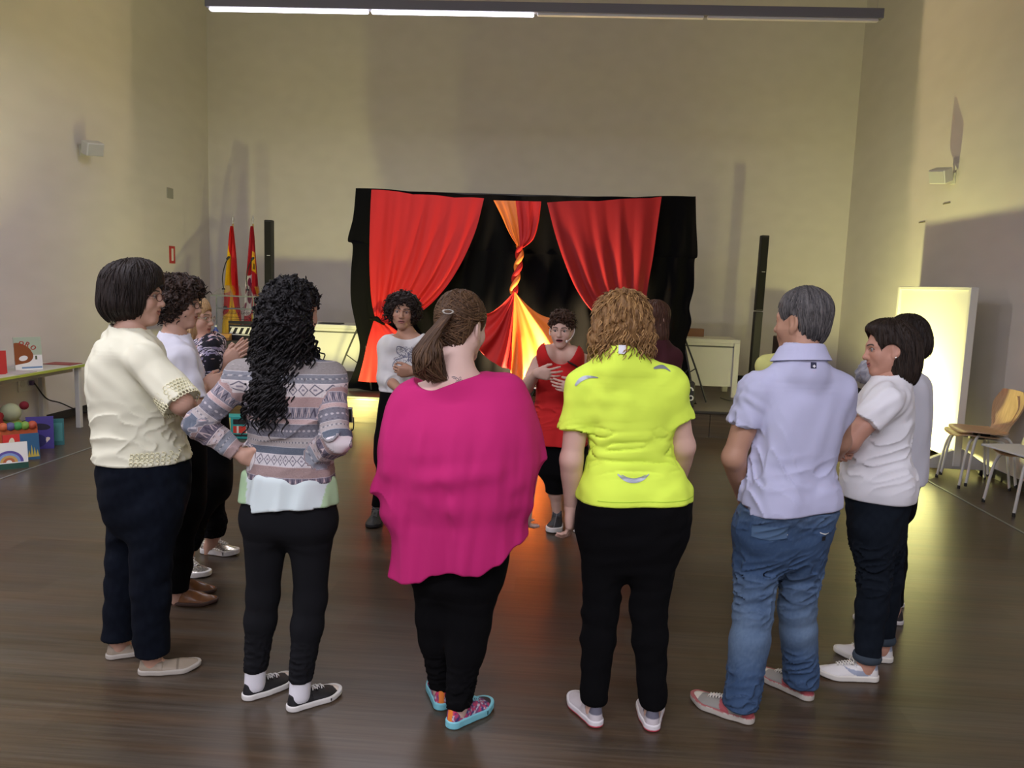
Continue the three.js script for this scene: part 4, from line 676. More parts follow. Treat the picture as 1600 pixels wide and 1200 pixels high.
function person(S) {
  const G = new THREE.Group(); G.name = numbered('person'); scene.add(G); G.position.set(S.base[0], 0, S.base[1]); G.userData = { label: S.label, category: 'person' };
  const put = (name, geo, m, label, parent = G) => { if (!geo || !geo.attributes.position.count) return null; geo.translate(-S.base[0], 0, -S.base[1]); return obj(name, geo, m, parent, label); };
  { const lowS = S.torso.reduce((p, q) => (q[0] < p[0] ? q : p)); S.torso = [...S.torso, [lowS[0] - 0.055, lowS[1], lowS[2], lowS[3] * 0.74, lowS[4] * 0.7]]; }
  const yaw = S.yaw * D2R, fwd = polar(S.yaw), side = [Math.cos(yaw), 0, -Math.sin(yaw)], A = S.a, Bm = S.b, rs = S.rs || 0.052;
  const H = { c: S.head.c, s: S.head.s || 0.93, B: basis(S.head.yaw * D2R, (S.head.pitch || 0) * D2R, (S.head.roll || 0) * D2R) };
  const neckTop = toWorld(H, [0, -0.045, -0.022]), nb = S.nb, rn = S.rn || 0.05;
  const shoulder = (g) => [A, Bm].map((m) => cone(add(nb, [0, -0.035, 0]), m.sh, rs + 0.008 + g, rs + g * 0.9, 0.05));
  const trunk = (st, g, k) => loft(st, yaw, g, k || 0.05, S.sq || 2.3);
  const bust = (g) => S.bust ? [-1, 1].map((q) => ell(add(add([nb[0], S.bust[0], nb[2]], mul(side, q * (S.bust[3] || 0.075))), mul(fwd, S.bust[1])), [S.bust[2] + g, S.bust[2] * 1.05 + g, S.bust[2] + g], 0.06)) : [];
  const seat = (g) => S.seat ? [-1, 1].map((q) => ell(add(add([S.seat[1], S.seat[0], S.seat[2]], mul(side, q * (S.seat[4] || 0.075))), mul(fwd, -S.seat[3])), [S.seat[5] + g, S.seat[5] * 1.1 + g, S.seat[5] + g], 0.07)) : [];
  // ---- body: trunk, limbs, head and hands as one mesh
  const bt = S.bodyTorso || S.torso, body = [trunk(bt, -(S.inset || 0.024)), ...shoulder(-0.004), ...bust(-0.012), ...seat(-0.012), cone(nb, neckTop, rn + 0.004, rn - 0.002, 0.05), ...armPrims(A, 0, S), ...armPrims(Bm, 0, S)];
  for (const L of [S.la, S.lb]) { body.push(...legPrims(L, [-0.024, -0.016, -0.014, -0.004])); const f = polar(L.foot); body.push(cone(L.an, [L.an[0], 0.05, L.an[2]], 0.033, 0.03, 0.02), cone([L.an[0], 0.036, L.an[2]], add([L.an[0], 0.026, L.an[2]], mul(f, 0.1)), 0.024, 0.014, 0.02)); }
  const bf = union(body), tone = (x, y, z) => { const v = 1 + 0.05 * n3(x * 9, y * 9, z * 9); return [S.skin[0] * v, S.skin[1] * v, S.skin[2] * v]; };
  const gs = [];
  { const [lo, hi] = bounds(body); gs.push(skin(bf, lo, hi, S.cell || 0.012, { color: (p) => { if (S.bodyColor) { const c = S.bodyColor(p); if (c) return c; } return tone(...p); } })); }
  {
    const hf = headField(S.head), nl = toHead(H, ...nb), cut = -0.15, nk = cone(nl, [0, -0.045, -0.022], (rn + 0.003) / H.s, (rn - 0.002) / H.s, 0.03), f = (x, y, z) => Math.max(smin(hf(x, y, z), nk.f(x, y, z), 0.03), cut - y);
    const g = skin(f, [-0.105, -0.16, -0.125], [0.105, 0.14, 0.13], S.head.cell || 0.0032, { slack: 0.02, color: (p) => headColor({ skin: S.skin, ...S.head }, p) });
    g.applyMatrix4(headMatrix(H)); gs.push(g);
  }
  for (const m of [A, Bm]) if (m.hand) { const h = m.hand, Y = nrm(h.Y), X = nrm(sub(h.X, mul(Y, dot(h.X, Y)))), Z = mul(crs(X, Y), h.flip ? -1 : 1), ps = [...handPrims(m.wr, X, Y, Z, { s: S.hs || 0.95, ...h }), cone(mix3(m.el, m.wr, 0.75), m.wr, (m.rw || S.rw || 0.026) + 0.001, (m.rw || S.rw || 0.026) - 0.001, 0.012)]; const [lo, hi] = bounds(ps, 0.012); gs.push(skin(union(ps), lo, hi, 0.0038, { slack: 0.012, color: (p) => tone(...p) })); }
  put('body', joinGeo(gs), skinM);
  // ---- eyes
  if (S.eyes !== false) for (const s of [-1, 1]) { const g = new THREE.SphereGeometry(0.0122, 18, 14), p = g.attributes.position, c = []; for (let i = 0; i < p.count; i++) { const r = Math.hypot(p.getX(i) - (S.head.look || 0), p.getY(i)); c.push(...(p.getZ(i) > 0 && r < 0.0062 ? (r < 0.003 ? [0.005, 0.005, 0.005] : S.iris || [0.04, 0.022, 0.012]) : [0.33, 0.31, 0.29])); } g.setAttribute('color', new THREE.Float32BufferAttribute(c, 3)); g.translate(...eyeAt(s)); g.applyMatrix4(headMatrix(H)); put('eye', g, eyeM); }
  // ---- hair
  if (S.hair) {
    const h = S.hair, parts = [];
    if (h.field) parts.push(skin(h.field, h.lo || [-0.15, -0.17, -0.17], h.hi || [0.15, 0.17, 0.15], h.cell || 0.0042, { slack: 0.03, color: (p, n) => h.col(p, n) }));
    if (h.strands && h.strands.length) parts.push(strands(h.strands, h.rad || 5));
    const g = joinGeo(parts); g.applyMatrix4(headMatrix(H)); put('hair', g, h.mat || hairM);
  }
  // ---- clothes
  const garment = (name, g, prims, o) => {
    const u = union(prims), f = (x, y, z) => {
      let d = u(x, y, z); if (d > 0.12) return d;
      if (o.fold) d += o.fold(x, y, z);
      if (o.cuts) for (const c of o.cuts) d = smax(d, -c.f(x, y, z), c.sm || 0.004);
      if (o.hem) d = smax(d, (typeof o.hem === 'function' ? o.hem(x, z) : o.hem) - y, 0.008);
      if (o.ceil) d = smax(d, y - o.ceil, 0.008);
      return d;
    };
    const [lo, hi] = bounds(prims); if (typeof o.hem === 'number') lo[1] = Math.max(lo[1], o.hem - 0.02); if (o.ceil) hi[1] = Math.min(hi[1], o.ceil + 0.02);
    const geo = skin(f, lo, hi, o.cell || 0.008, { slack: 0.02, color: o.uv ? null : (p, n) => typeof o.c === 'function' ? o.c(p, n) : o.c, uv: o.uv });
    const m = put(name, geo, o.mat || (Array.isArray(o.c) && o.c[0] < 0.03 || o.dark ? blackClothM : clothM), o.label);
    return { f, mesh: m };
  };
  const P = S.bottom, T = S.top, out = { G, put, fwd, side, H, S, garment, trunk, union };
  if (P) {
    const e = P.ease || [0.012, 0.012, 0.012, 0.012], st = P.torso || S.torso.filter((s) => s[0] < (P.waist + 0.12)), ps = [trunk(st, P.grow ?? -0.009), ...seat(0), ...legPrims(S.la, e, P.k || 0.06), ...legPrims(S.lb, e, P.k || 0.06)];
    for (const L of [S.la, S.lb]) if (P.flare) ps.push(cone(mix3(L.kn, L.an, 0.3), [L.an[0], (typeof P.hem === 'number' ? P.hem : 0.06) - 0.02, L.an[2]], (L.r || [0, 0, 0.056])[2] + e[2], P.flare, 0.03));
    out.bottom = garment(P.name || 'trousers', P, ps, { ...P, ceil: P.waist });
  }
  if (T) {
    const e = T.ease ?? 0.008, ps = [trunk(T.torso || S.torso, T.grow ?? 0, T.k), ...(T.seat === false ? [] : seat(T.seat ?? 0.006)), ...(T.noShoulder ? [] : shoulder(e)), ...(T.neck === false ? [] : [cone(add(nb, [0, -0.06, 0]), add(nb, [0, 0.02, 0]), rn + 0.016, rn + 0.012, 0.05)]), ...bust(0)];
    const arms = T.sleeves || [];
    [A, Bm].forEach((m, i) => { const s = arms[i]; if (!s) return; const end = sleeveEnd(m, s.t);
      if (s.t <= 1) ps.push(cone(m.sh, end, s.r0, s.r1, s.k ?? 0.04, { endB: true, flat: s.flat, fs: s.fs, wide: 1.5 }));
      else { const rm = s.rm || (s.r0 + s.r1) / 2; ps.push(cone(m.sh, m.el, s.r0, rm, s.k ?? 0.04), cone(m.el, end, rm, s.r1, 0.03, { endB: true })); } });
    if (T.extra) ps.push(...T.extra);
    out.top = garment(T.name || 'shirt', T, ps, T);
  }
  // ---- shoes
  [S.la, S.lb].forEach((L, i) => {
    const k = L.shoe || S.shoe; if (!k) return; const sd = i ? 1 : -1, key = k.id + sd;
    if (!shoeCache.has(key)) shoeCache.set(key, shoeParts({ ...k, side: (k.swap || S.frontView ? -1 : 1) * sd })); const g = shoeCache.get(key), f = polar(L.foot), len0 = (k.L || 0.25) * 0.23;
    const o = new THREE.Group(); o.name = 'shoe'; G.add(o); o.position.set(L.an[0] - f[0] * len0 - S.base[0], 0.001, L.an[2] - f[2] * len0 - S.base[1]); o.rotation.y = L.foot * D2R;
    obj('upper', g.upper, k.mat || shoeM, o); obj('sole', g.sole, shoeM, o); if (g.laces) obj('laces', g.laces, shoeM, o);
    if (k.sock) { const c = cone([L.an[0], 0.05, L.an[2]], mix3(L.an, L.kn, 0.12), 0.041, 0.041, 0.01), [lo, hi] = bounds([c], 0.01); put('sock', skin((x, y, z) => Math.max(c.f(x, y, z), y - k.sock, 0.03 - y), lo, hi, 0.006, { color: () => [0.7, 0.7, 0.72] }), clothM); }
  });
  return out;
}
const headMatrix = (H) => new THREE.Matrix4().set(H.B[0][0] * H.s, H.B[1][0] * H.s, H.B[2][0] * H.s, H.c[0], H.B[0][1] * H.s, H.B[1][1] * H.s, H.B[2][1] * H.s, H.c[1], H.B[0][2] * H.s, H.B[1][2] * H.s, H.B[2][2] * H.s, H.c[2], 0, 0, 0, 1);
// a patch laid on a garment: from each point of a grid walk along dir until the surface is met
function patch(f, nu, nv, fn, dir, lift = 0.0015, reach = 0.5) {
  const d = nrm(dir);
  const miss = []; let n = 0;
  const g = sheet(nu, nv, (u, v) => { const p0 = fn(u, v); let p = p0, t = 0, hit = false; for (let k = 0; k < 90 && t < reach; k++) { const q = f(p[0], p[1], p[2]); if (Math.abs(q) < 0.0008) { hit = true; break; } p = add(p, mul(d, q * 0.7)); t += q * 0.7; } if (!hit) miss.push(n); n++; return hit ? sub(p, mul(d, lift)) : p0; });
  if (miss.length) { const bad = new Set(miss), ix = g.index.array, keep = []; for (let k = 0; k < ix.length; k += 3) if (!bad.has(ix[k]) && !bad.has(ix[k + 1]) && !bad.has(ix[k + 2])) keep.push(ix[k], ix[k + 1], ix[k + 2]); console.log('patch misses', miss.length, 'of', n); g.setIndex(keep); const p = g.attributes.position, h = keep.length ? keep[0] : 0; for (const b of miss) p.setXYZ(b, p.getX(h), p.getY(h), p.getZ(h)); g.computeVertexNormals(); if (!keep.length) return null; }
  return g;
}
// fold helpers: noise stretched along one direction
function foldN(dir, fl, fc, a, s, sharp = 1) { const D = nrm(dir); return (x, y, z) => { const q = x * D[0] + y * D[1] + z * D[2], k = fl - fc, v = n3(x * fc + D[0] * q * k + s, y * fc + D[1] * q * k, z * fc + D[2] * q * k); return a * (sharp > 1 ? 1 - 2 * Math.pow(1 - Math.abs(v), sharp) * 0.8 : v); }; }
const sumF = (...fs) => (x, y, z) => { let d = 0; for (const f of fs) d += f(x, y, z); return d; };
const maskF = (f, m) => (x, y, z) => { const w = m(x, y, z); return w > 0.001 ? f(x, y, z) * w : 0; };

// ------------------------------------------------------------------ hair pieces in head units
const capE = (t, dy = 0) => ell([0, 0.035 + dy, -0.014], [0.076 + t, 0.088 + t, 0.096 + t]);
const strandTone = (base, hi, f = 1) => (p) => { const a = Math.atan2(p[0], -p[2]), v = 0.5 + 0.5 * n3(a * 9 * f, p[1] * 6, 3.3) , w = 0.5 + 0.5 * n3(a * 26 * f, p[1] * 9, 8.1), t = clamp(v * 0.6 + w * 0.6 - 0.2, 0, 1); return mix3(base, hi, t); };
function curl(p, dir, L, rad, turns, r, col, ph) {
  const d = nrm(dir), a = nrm(crs(d, [0.3, 0.2, 0.9])), b = crs(d, a), pts = [], n = Math.max(8, Math.round(turns * 8));
  for (let i = 0; i <= n; i++) { const f = i / n, w = ph + f * turns * 6.283, rr = rad * Math.min(1, f * 4 + 0.2); pts.push(add(add(add(p, mul(d, f * L)), mul(a, Math.cos(w) * rr)), mul(b, Math.sin(w) * rr))); }
  return { pts, r0: r, r1: r * 0.45, col };
}

// strands planted on a hair volume: a ray from the centre finds the surface
function onSurface(f, c, d) { let t = 0.32, p; for (let k = 0; k < 50; k++) { p = add(c, mul(d, t)); const q = f(...p); if (q < 0.0008) break; t -= Math.max(0.0006, q * 0.6); } return p; }
function scatter(f, c, n, keep, make) { const out = []; for (let i = 0; i < n; i++) { const u = rnd() * 2 - 1, w = rnd() * 6.2832, s = Math.sqrt(1 - u * u), d = [Math.sin(w) * s, u, Math.cos(w) * s], p = onSurface(f, c, d); if (!keep(p, d)) continue; const m = make(p, d, i); if (m) out.push(m); } return out; }
const faceCut = (y = -0.045, w = 0.07, h = 0.1, z = 0.11, d = 0.09) => ell([0, y, z], [w, h, d]);
// curly head of hair: volume, opening for the face, ringlets all over
function curlyHair(vol, cut, n, base, hi, size = 1, o = {}) {
  const u = union(vol), lo = o.floor ?? -0.12, t = strandTone(base, hi), f = (x, y, z) => { let d = u(x, y, z) - 0.012 * size * n3(x * 26 / size, y * 26 / size, z * 26 / size) - 0.006 * n3(x * 60, y * 60, z * 60); for (const c of [].concat(cut)) d = smax(d, -c.f(x, y, z), 0.008); return smax(d, lo - y, 0.012); };
  const st = scatter(u, o.c || [0, 0.02, -0.02], n, (p) => [].concat(cut).every((c) => c.f(...p) > 0.004) && p[1] > lo, (p, d) => { const k = 0.5 + rnd(), q = add(p, mul(d, -0.012)); return curl(q, nrm(add(mul(d, o.out ?? 0.55), [rnd() - 0.5, (o.down ?? -0.5) + rnd() * 0.5 - 0.25, rnd() - 0.5])), 0.034 * size * k, 0.0085 * size, 1.3, 0.0042 * size, mix3(base, hi, rnd() * rnd()), rnd() * 6); });
  return { field: f, col: t, strands: st, lo: o.lo, hi: o.hi };
}
// smooth hair: volume, face opening, fine combed relief, thin locks lying on it
function sleekHair(vol, cuts, n, base, hi, o = {}) {
  const u = union(vol), lo = o.floor ?? -0.15, t = strandTone(base, hi, o.fine || 1.6), f = (x, y, z) => { const a = Math.atan2(x, -z - 0.02); let d = u(x, y, z) - (o.rel ?? 0.0022) * n3(a * 16, y * 10, 2.2) - 0.004 * n3(a * 4, y * 7, 6); for (const c of [].concat(cuts)) d = smax(d, -c.f(x, y, z), 0.006); return smax(d, lo - y + 0.008 * n3(a * 9, 0, 4), 0.012); };
  const st = scatter(u, o.c || [0, 0.02, -0.02], n, (p) => [].concat(cuts).every((c) => c.f(...p) > 0.003) && p[1] > lo, (p) => {
    const pts = []; let q = p; const L = (o.len || 0.09) * (0.6 + 0.7 * rnd()), sw = (rnd() - 0.5) * 0.4; for (let k = 0; k <= 7; k++) { pts.push(q); const r = nrm(sub(q, [0, q[1], -0.02])); let d = o.flow ? o.flow(q) : [q[0] * 0.6, -Math.max(0.25, 1 - q[1] * 7), (q[2] + 0.02) * 0.6]; d = nrm(add(d, [sw * r[2], 0, -sw * r[0]])); q = add(q, mul(d, L / 7)); const e = u(...q); q = add(q, mul(r, (0.001 - e) * 0.8)); if (q[1] < lo - 0.01) break; } if (pts.length < 3) return null; if ([].concat(cuts).some((c) => pts.some((q) => c.f(...q) < 0.001))) return null; return { pts, r0: 0.003 * (o.w || 1), r1: 0.0012, col: mix3(base, hi, rnd()) }; });
  return { field: f, col: t, strands: st, lo: o.lo, hi: o.hi, rad: 4 };
}
const DARK = [[0.010, 0.0075, 0.006], [0.03, 0.02, 0.014]];


// ------------------------------------------------------------------ the people
const SK = { fair: [0.62, 0.40, 0.31], mid: [0.55, 0.33, 0.235], tan: [0.46, 0.255, 0.165], pale: [0.68, 0.47, 0.39] };
const runner = (id, o) => ({ id, ...o });

// woman in the lime sports shirt, seen from behind
{
  const z = -2.96, S = {
    label: 'woman with wavy golden hair in a neon yellow shirt and black trousers, seen from behind', base: [0.3, z], yaw: 183,
    torso: [[0.652,0.298,-2.96,0.151,0.106], [0.738,0.294,-2.96,0.207,0.141], [0.795,0.289,-2.96,0.211,0.144], [0.894,0.289,-2.96,0.198,0.131], [1.017,0.278,-2.96,0.164,0.112], [1.102,0.27,-2.96,0.155,0.109], [1.187,0.266,-2.96,0.165,0.113], [1.259,0.259,-2.96,0.173,0.114], [1.318,0.25,-2.96,0.169,0.102], [1.354,0.244,-2.96,0.153,0.076]],
    nb: [0.21,1.424,-2.93], rn: 0.053, rs: 0.05,
    head: { c: [0.215,1.528,-3.0], yaw: 188, pitch: 8, s: 0.93, cell: 0.0045 }, skin: SK.fair, eyes: false,
    a: { sh: [0.079,1.298,-2.95], el: [0.052,1.03,-2.93], wr: [0.062,0.829,-3.0], ru: 0.05, re: 0.04, rw: 0.028, hand: { X: [0.35, -0.2, -0.9], Y: [0.05, -1, -0.12], curl: [0.5, 0.55, 0.6, 0.6] } },
    b: { sh: [0.402,1.326,-2.95], el: [0.467,1.092,-2.97], wr: [0.472,0.874,-3.12], ru: 0.05, re: 0.041, rw: 0.028, hand: { X: [-0.4, 0.1, -0.9], Y: [-0.35, -0.8, -0.4], flip: 1, curl: [0.5, 0.55, 0.6, 0.6] } },
    la: { hip: [0.191,0.711,-2.97], kn: [0.189,0.434,-2.96], an: [0.179,0.102,-2.93], r: [0.09, 0.058, 0.052, 0.04], foot: 200 },
    lb: { hip: [0.389,0.722,-2.97], kn: [0.372,0.445,-2.96], an: [0.404,0.107,-2.93], r: [0.094, 0.058, 0.052, 0.04], foot: 178 },
    seat: [0.89, 0.3, -2.97, 0.04, 0.085, 0.115],
    shoe: { id: 'white_runner', L: 0.245, collar: 0.088, sole: 0.026, soleColor: (p) => p[1] < 0.009 ? [0.6, 0.06, 0.09] : [0.72, 0.7, 0.7], color: (p) => p[1] > 0.05 && p[2] < 0.07 ? [0.14, 0.14, 0.18] : [0.6, 0.56, 0.57], laces: 4, laceC: [0.7, 0.7, 0.7] },
  };
  const gold = strandTone([0.09, 0.042, 0.015], [0.4, 0.23, 0.085], 1.2);
  const wav = (p) => 0.011 * Math.abs(n3(p[0] * 17, p[1] * 13, p[2] * 17)) + 0.008 * n3(p[0] * 38, p[1] * 22, p[2] * 38) + 0.0025 * n3(Math.atan2(p[0], -p[2]) * 30, p[1] * 14, 4);
  const vol = union([ell([0, 0.045, -0.02], [0.106, 0.098, 0.116]), ell([0, -0.035, -0.03], [0.118, 0.098, 0.104], 0.05), ell([0.07, -0.065, -0.04], [0.05, 0.06, 0.06], 0.04), ell([-0.07, -0.075, -0.03], [0.05, 0.06, 0.06], 0.04)]);
  const st = []; for (let i = 0; i < 420; i++) { const a = rnd() * 6.283, y = 0.01 - rnd() * 0.11, r = 0.1 + 0.014 * rnd(), p = [Math.sin(a) * r * 1.08, y, -0.03 - Math.cos(a) * r * 0.95]; if (p[2] > 0.05) continue; const c = mix3([0.1, 0.046, 0.016], [0.5, 0.3, 0.12], rnd()); st.push(curl(p, [Math.sin(a) * 0.25, -1, -Math.cos(a) * 0.2], 0.035 + 0.035 * rnd(), 0.008, 0.9, 0.0032, c, rnd() * 6)); }
  for (let i = 0; i < 420; i++) { const a = rnd() * 6.283, t = rnd() * 1.3, p = [Math.sin(a) * Math.sin(t) * 0.104, 0.045 + Math.cos(t) * 0.096, -0.02 - Math.cos(a) * Math.sin(t) * 0.114]; if (p[2] > 0.07) continue; const d = [Math.sin(a) * Math.cos(t), -Math.sin(t) - 0.1, -Math.cos(a) * Math.cos(t)]; st.push(curl(p, d, 0.075, 0.006, 0.7, 0.003, mix3([0.1, 0.046, 0.016], [0.52, 0.31, 0.12], rnd()), rnd() * 6)); }
  S.hair = { field: (x, y, z) => { let d = vol(x, y, z) - wav([x, y, z]); d = smax(d, -ell([0, -0.045, 0.11], [0.072, 0.1, 0.09]).f(x, y, z), 0.01); return smax(d, -0.125 - y + 0.012 * Math.sin(x * 60), 0.02); }, col: gold, strands: st, lo: [-0.17, -0.19, -0.18], hi: [0.17, 0.19, 0.15] };
  const lime = [0.74, 0.98, 0.09];
  S.top = { c: lime, name: 'shirt', cell: 0.007, hem: (x, zz) => [0.08,0.889,-2.96][1] + (x - 0.25) * 0.04, sleeves: [{ t: 0.58, r0: 0.06, r1: 0.064 }, { t: 0.56, r0: 0.06, r1: 0.064 }],
    cuts: [ell(add(S.nb, [0, 0.075, -0.02]), [0.085, 0.068, 0.09])],
    fold: sumF(foldN([1, 0.12, 0.3], 2.2, 13, 0.002, 1), maskF(foldN([1, 0.1, 0], 1.3, 17, -0.0055, 7, 2), (x, y) => sstep(0.12, 0.02, Math.abs(y - 1.09))), maskF(foldN([0.25, 1, 0], 1.6, 9, 0.006, 3), (x, y) => sstep(1.1, 1.25, y)), maskF(foldN([-0.8, 0.75, 0], 1.6, 11, 0.005, 5), (x) => sstep(0.25, 0.1, x)), maskF(foldN([0.8, 0.75, 0], 1.6, 11, 0.005, 15), (x) => sstep(0.25, 0.4, x))) };
  S.bottom = { c: [0.003, 0.003, 0.0035], waist: [0.219,0.913,-2.96][1], hem: 0.075, ease: [0.008, 0.008, 0.012, 0.014], cell: 0.01, fold: sumF(foldN([1, 0.2, 0.4], 2.5, 13, 0.004, 9)) };
  const o = person(S);
  const grey = mat([0.3, 0.33, 0.36], 0.35, { metalness: 0.3 });
  const arc = (pts, w, n = 40) => o.put('reflective_strip', patch(o.top.f, n, 3, (u, v) => { const p = path(pts, u), q = path(pts, Math.min(1, u + 0.02)), r = path(pts, Math.max(0, u - 0.02)), t = nrm(sub(q, r)), nn = [-t[1], t[0], 0]; const ww = w * Math.sin(Math.PI * (0.12 + u * 0.82)); return add([p[0], p[1], -2.4], mul(nn, (v - 0.5) * ww)); }, [0, 0, -1], 0.0018, 1), grey);
  arc([[0.053,1.313,-2.83], [0.07,1.334,-2.83], [0.095,1.346,-2.83], [0.134,1.348,-2.85]], 0.014);
  arc([[0.331,1.388,-2.83], [0.353,1.393,-2.83], [0.371,1.392,-2.83], [0.392,1.379,-2.85]], 0.013);
  arc([[0.218,1.006,-2.8], [0.246,0.989,-2.8], [0.278,0.984,-2.8], [0.309,0.992,-2.8], [0.331,1.01,-2.8]], 0.012);
  arc([[0.232,1.005,-2.8], [0.255,0.994,-2.8], [0.28,0.991,-2.8], [0.302,0.997,-2.8], [0.32,1.007,-2.8]], 0.006);
  o.put('label_tag', patch(o.top.f, 6, 6, (u, v) => add([0.213,1.454,-2.7], [(u - 0.5) * 0.026, (v - 0.5) * 0.03, 0]), [0, 0, -1], 0.004, 1), mat([0.7, 0.72, 0.75], 0.5));
  for (const [a, b] of [[[905, 770], [1073, 764]]]) o.put('hem_seam', patch(o.top.f, 60, 1, (u, v) => [lerp(0.25, 0.65, u) - 0.1, [0.08,0.889,-2.96][1] + 0.022 + 0.0022 * v + lerp(-0.1, 0.3, u) * 0.04, -2.4], [0, 0, -1], 0.0012, 1), mat([0.42, 0.66, 0.04], 0.9));
}


// man in the lilac polo shirt and jeans, back turned, looking to his left
{
  const z = -3.12, S = {
    label: 'grey-haired man in a lilac polo shirt, blue jeans and grey canvas shoes', base: [0.9, z], yaw: 200,
    torso: [[0.646,0.903,-3.12,0.143,0.1], [0.727,0.89,-3.12,0.188,0.124], [0.805,0.89,-3.12,0.187,0.124], [0.87,0.902,-3.12,0.182,0.116], [0.973,0.908,-3.12,0.175,0.112], [1.075,0.921,-3.12,0.173,0.111], [1.177,0.931,-3.12,0.171,0.109], [1.252,0.932,-3.12,0.168,0.101], [1.307,0.929,-3.12,0.154,0.08], [1.341,0.921,-3.12,0.124,0.052]],
    nb: [0.91,1.427,-3.1], rn: 0.06, rs: 0.055,
    head: { c: [0.911,1.564,-3.14], yaw: 226, pitch: 4, s: 0.99, male: true, cell: 0.0032, stubble: true, brow: [0.05, 0.045, 0.04] }, skin: SK.tan,
    a: { sh: [0.754,1.292,-3.1], el: [0.678,1.034,-3.08], wr: [0.787,0.798,-3.28], ru: 0.052, re: 0.042, rw: 0.03, hand: { X: [0.2, 0.2, -0.9], Y: [0.6, -0.55, -0.5], curl: [0.6, 0.6, 0.7, 0.7] } },
    b: { sh: [1.067,1.305,-3.14], el: [1.128,1.086,-3.24], wr: [1.097,0.896,-3.42], ru: 0.052, re: 0.042, rw: 0.03, hand: { X: [-0.2, 0.3, -0.9], Y: [-0.8, -0.3, -0.3], flip: 1, curl: [0.6, 0.6, 0.7, 0.7] } },
    la: { hip: [0.807,0.681,-3.14], kn: [0.803,0.399,-3.1], an: [0.76,0.083,-3.02], r: [0.088, 0.062, 0.058, 0.042], foot: 233 },
    lb: { hip: [0.993,0.699,-3.14], kn: [1.001,0.396,-3.2], an: [1.059,0.069,-3.24], r: [0.085, 0.06, 0.056, 0.042], foot: 214 },
    seat: [0.87, 0.92, -3.12, 0.03, 0.08, 0.1],
    shoe: { id: 'canvas_low', L: 0.285, w: 1.02, sole: 0.027, toeH: 0.042, swap: 1, soleColor: (p) => p[1] > 0.0245 ? [0.35, 0.1, 0.1] : [0.5, 0.47, 0.4], color: (p) => p[2] > 0.235 ? [0.62, 0.58, 0.48] : p[2] < 0.045 || (Math.abs(p[2] - 0.12 - (p[1] - 0.04) * 0.6) < 0.018 && p[1] < 0.06) ? [0.36, 0.07, 0.08] : [0.27, 0.26, 0.23], laces: 6, laceC: [0.6, 0.57, 0.5] },
  };
  const gr = strandTone([0.03, 0.03, 0.033], [0.17, 0.16, 0.15], 1.6), tone = (p) => { const g = gr(p); return mix3([0.018, 0.018, 0.02], g, sstep(-0.1, -0.005, p[1] + 0.02 * n3(p[0] * 20, p[1] * 20, p[2] * 20))); };
  const vol = [ell([0, 0.044, -0.018], [0.086, 0.095, 0.106]), ell([0, -0.03, -0.052], [0.066, 0.06, 0.05], 0.04)];
  const cuts = [ell([0, -0.035, 0.1], [0.09, 0.1, 0.085]), ell([-0.085, -0.045, 0.012], [0.035, 0.062, 0.04]), ell([0.085, -0.045, 0.012], [0.035, 0.062, 0.04]), ell([-0.085, -0.004, 0], [0.03, 0.03, 0.022]), ell([0.085, -0.004, 0], [0.03, 0.03, 0.022])];
  const h = sleekHair(vol, cuts, 900, [0.035, 0.035, 0.038], [0.24, 0.225, 0.21], { floor: -0.088, len: 0.03, w: 0.8, rel: 0.0018 });
  h.col = tone; for (const s of h.strands) s.col = mix3(tone(s.pts[0]), s.col, 0.35); S.hair = h;
  const lilac = [0.52, 0.54, 0.72];
  S.top = { c: lilac, name: 'polo_shirt', cell: 0.007, torso: [[0.74,0.904,-3.12,0.188,0.135], [0.818,0.9,-3.12,0.184,0.129], ...S.torso.slice(3)], hem: (x, zz) => 0.838 + 0.08 * (x - 0.9) + (x < 0.74 ? 0.03 : 0), grow: 0.004, sleeves: [{ t: 0.52, r0: 0.066, r1: 0.074 }, { t: 0.5, r0: 0.066, r1: 0.07 }], cuts: [ell(add(S.nb, [0, 0.1, -0.01]), [0.075, 0.074, 0.085])],
    fold: sumF(foldN([0.3, 1, 0], 1.8, 9, 0.006, 31), maskF(foldN([-0.55, 1, 0], 1.6, 12, 0.01, 33, 2), (x, y) => sstep(0.95, 0.72, x) * sstep(1.35, 1.1, y)), maskF(foldN([1, 0.2, 0], 1.3, 13, 0.004, 35, 2), (x, y) => sstep(0.12, 0.02, Math.abs(y - 0.99))), maskF(foldN([1, -0.5, 0], 3, 22, 0.006, 38), (x, y) => sstep(0.8, 0.7, x) * sstep(1.1, 1.2, y))) };
  const denim = (p) => { const v = 0.5 + 0.5 * n3(p[0] * 6, p[1] * 4, p[2] * 6 + 4), w = 0.5 + 0.5 * n3(p[0] * 90, p[1] * 40, p[2] * 90), y = p[1]; let f = sstep(0.62, 0.48, y) * sstep(0.15, 0.32, y) * 0.5 + sstep(0.75, 0.86, y) * 0.35; f *= 0.4 + 0.8 * v; return mix3([0.034, 0.075, 0.155], [0.25, 0.36, 0.48], clamp(f * 0.75 + (w - 0.5) * 0.16, 0, 1)); };
  const bunch = (y0, w, a, s) => maskF(foldN([1, 0.35, 0.4], 3.5, 19, a, s, 2), (x, y) => sstep(w, w * 0.2, Math.abs(y - y0)));
  S.bottom = { c: denim, name: 'jeans', waist: [0.882,0.843,-3.12][1], hem: 0.05, ease: [0.012, 0.012, 0.01, 0.014], flare: 0.068, cell: 0.008, fold: sumF(foldN([1, 0.5, 0.3], 3, 10, 0.003, 41), bunch(0.53, 0.2, 0.008, 43), bunch(0.13, 0.13, 0.007, 46), bunch(0.8, 0.1, 0.004, 48)) };
  const o = person(S);
  // collar: band standing round the neck and a leaf folded down over it
  const nc = add(S.nb, [0.0, 0.012, -0.005]);
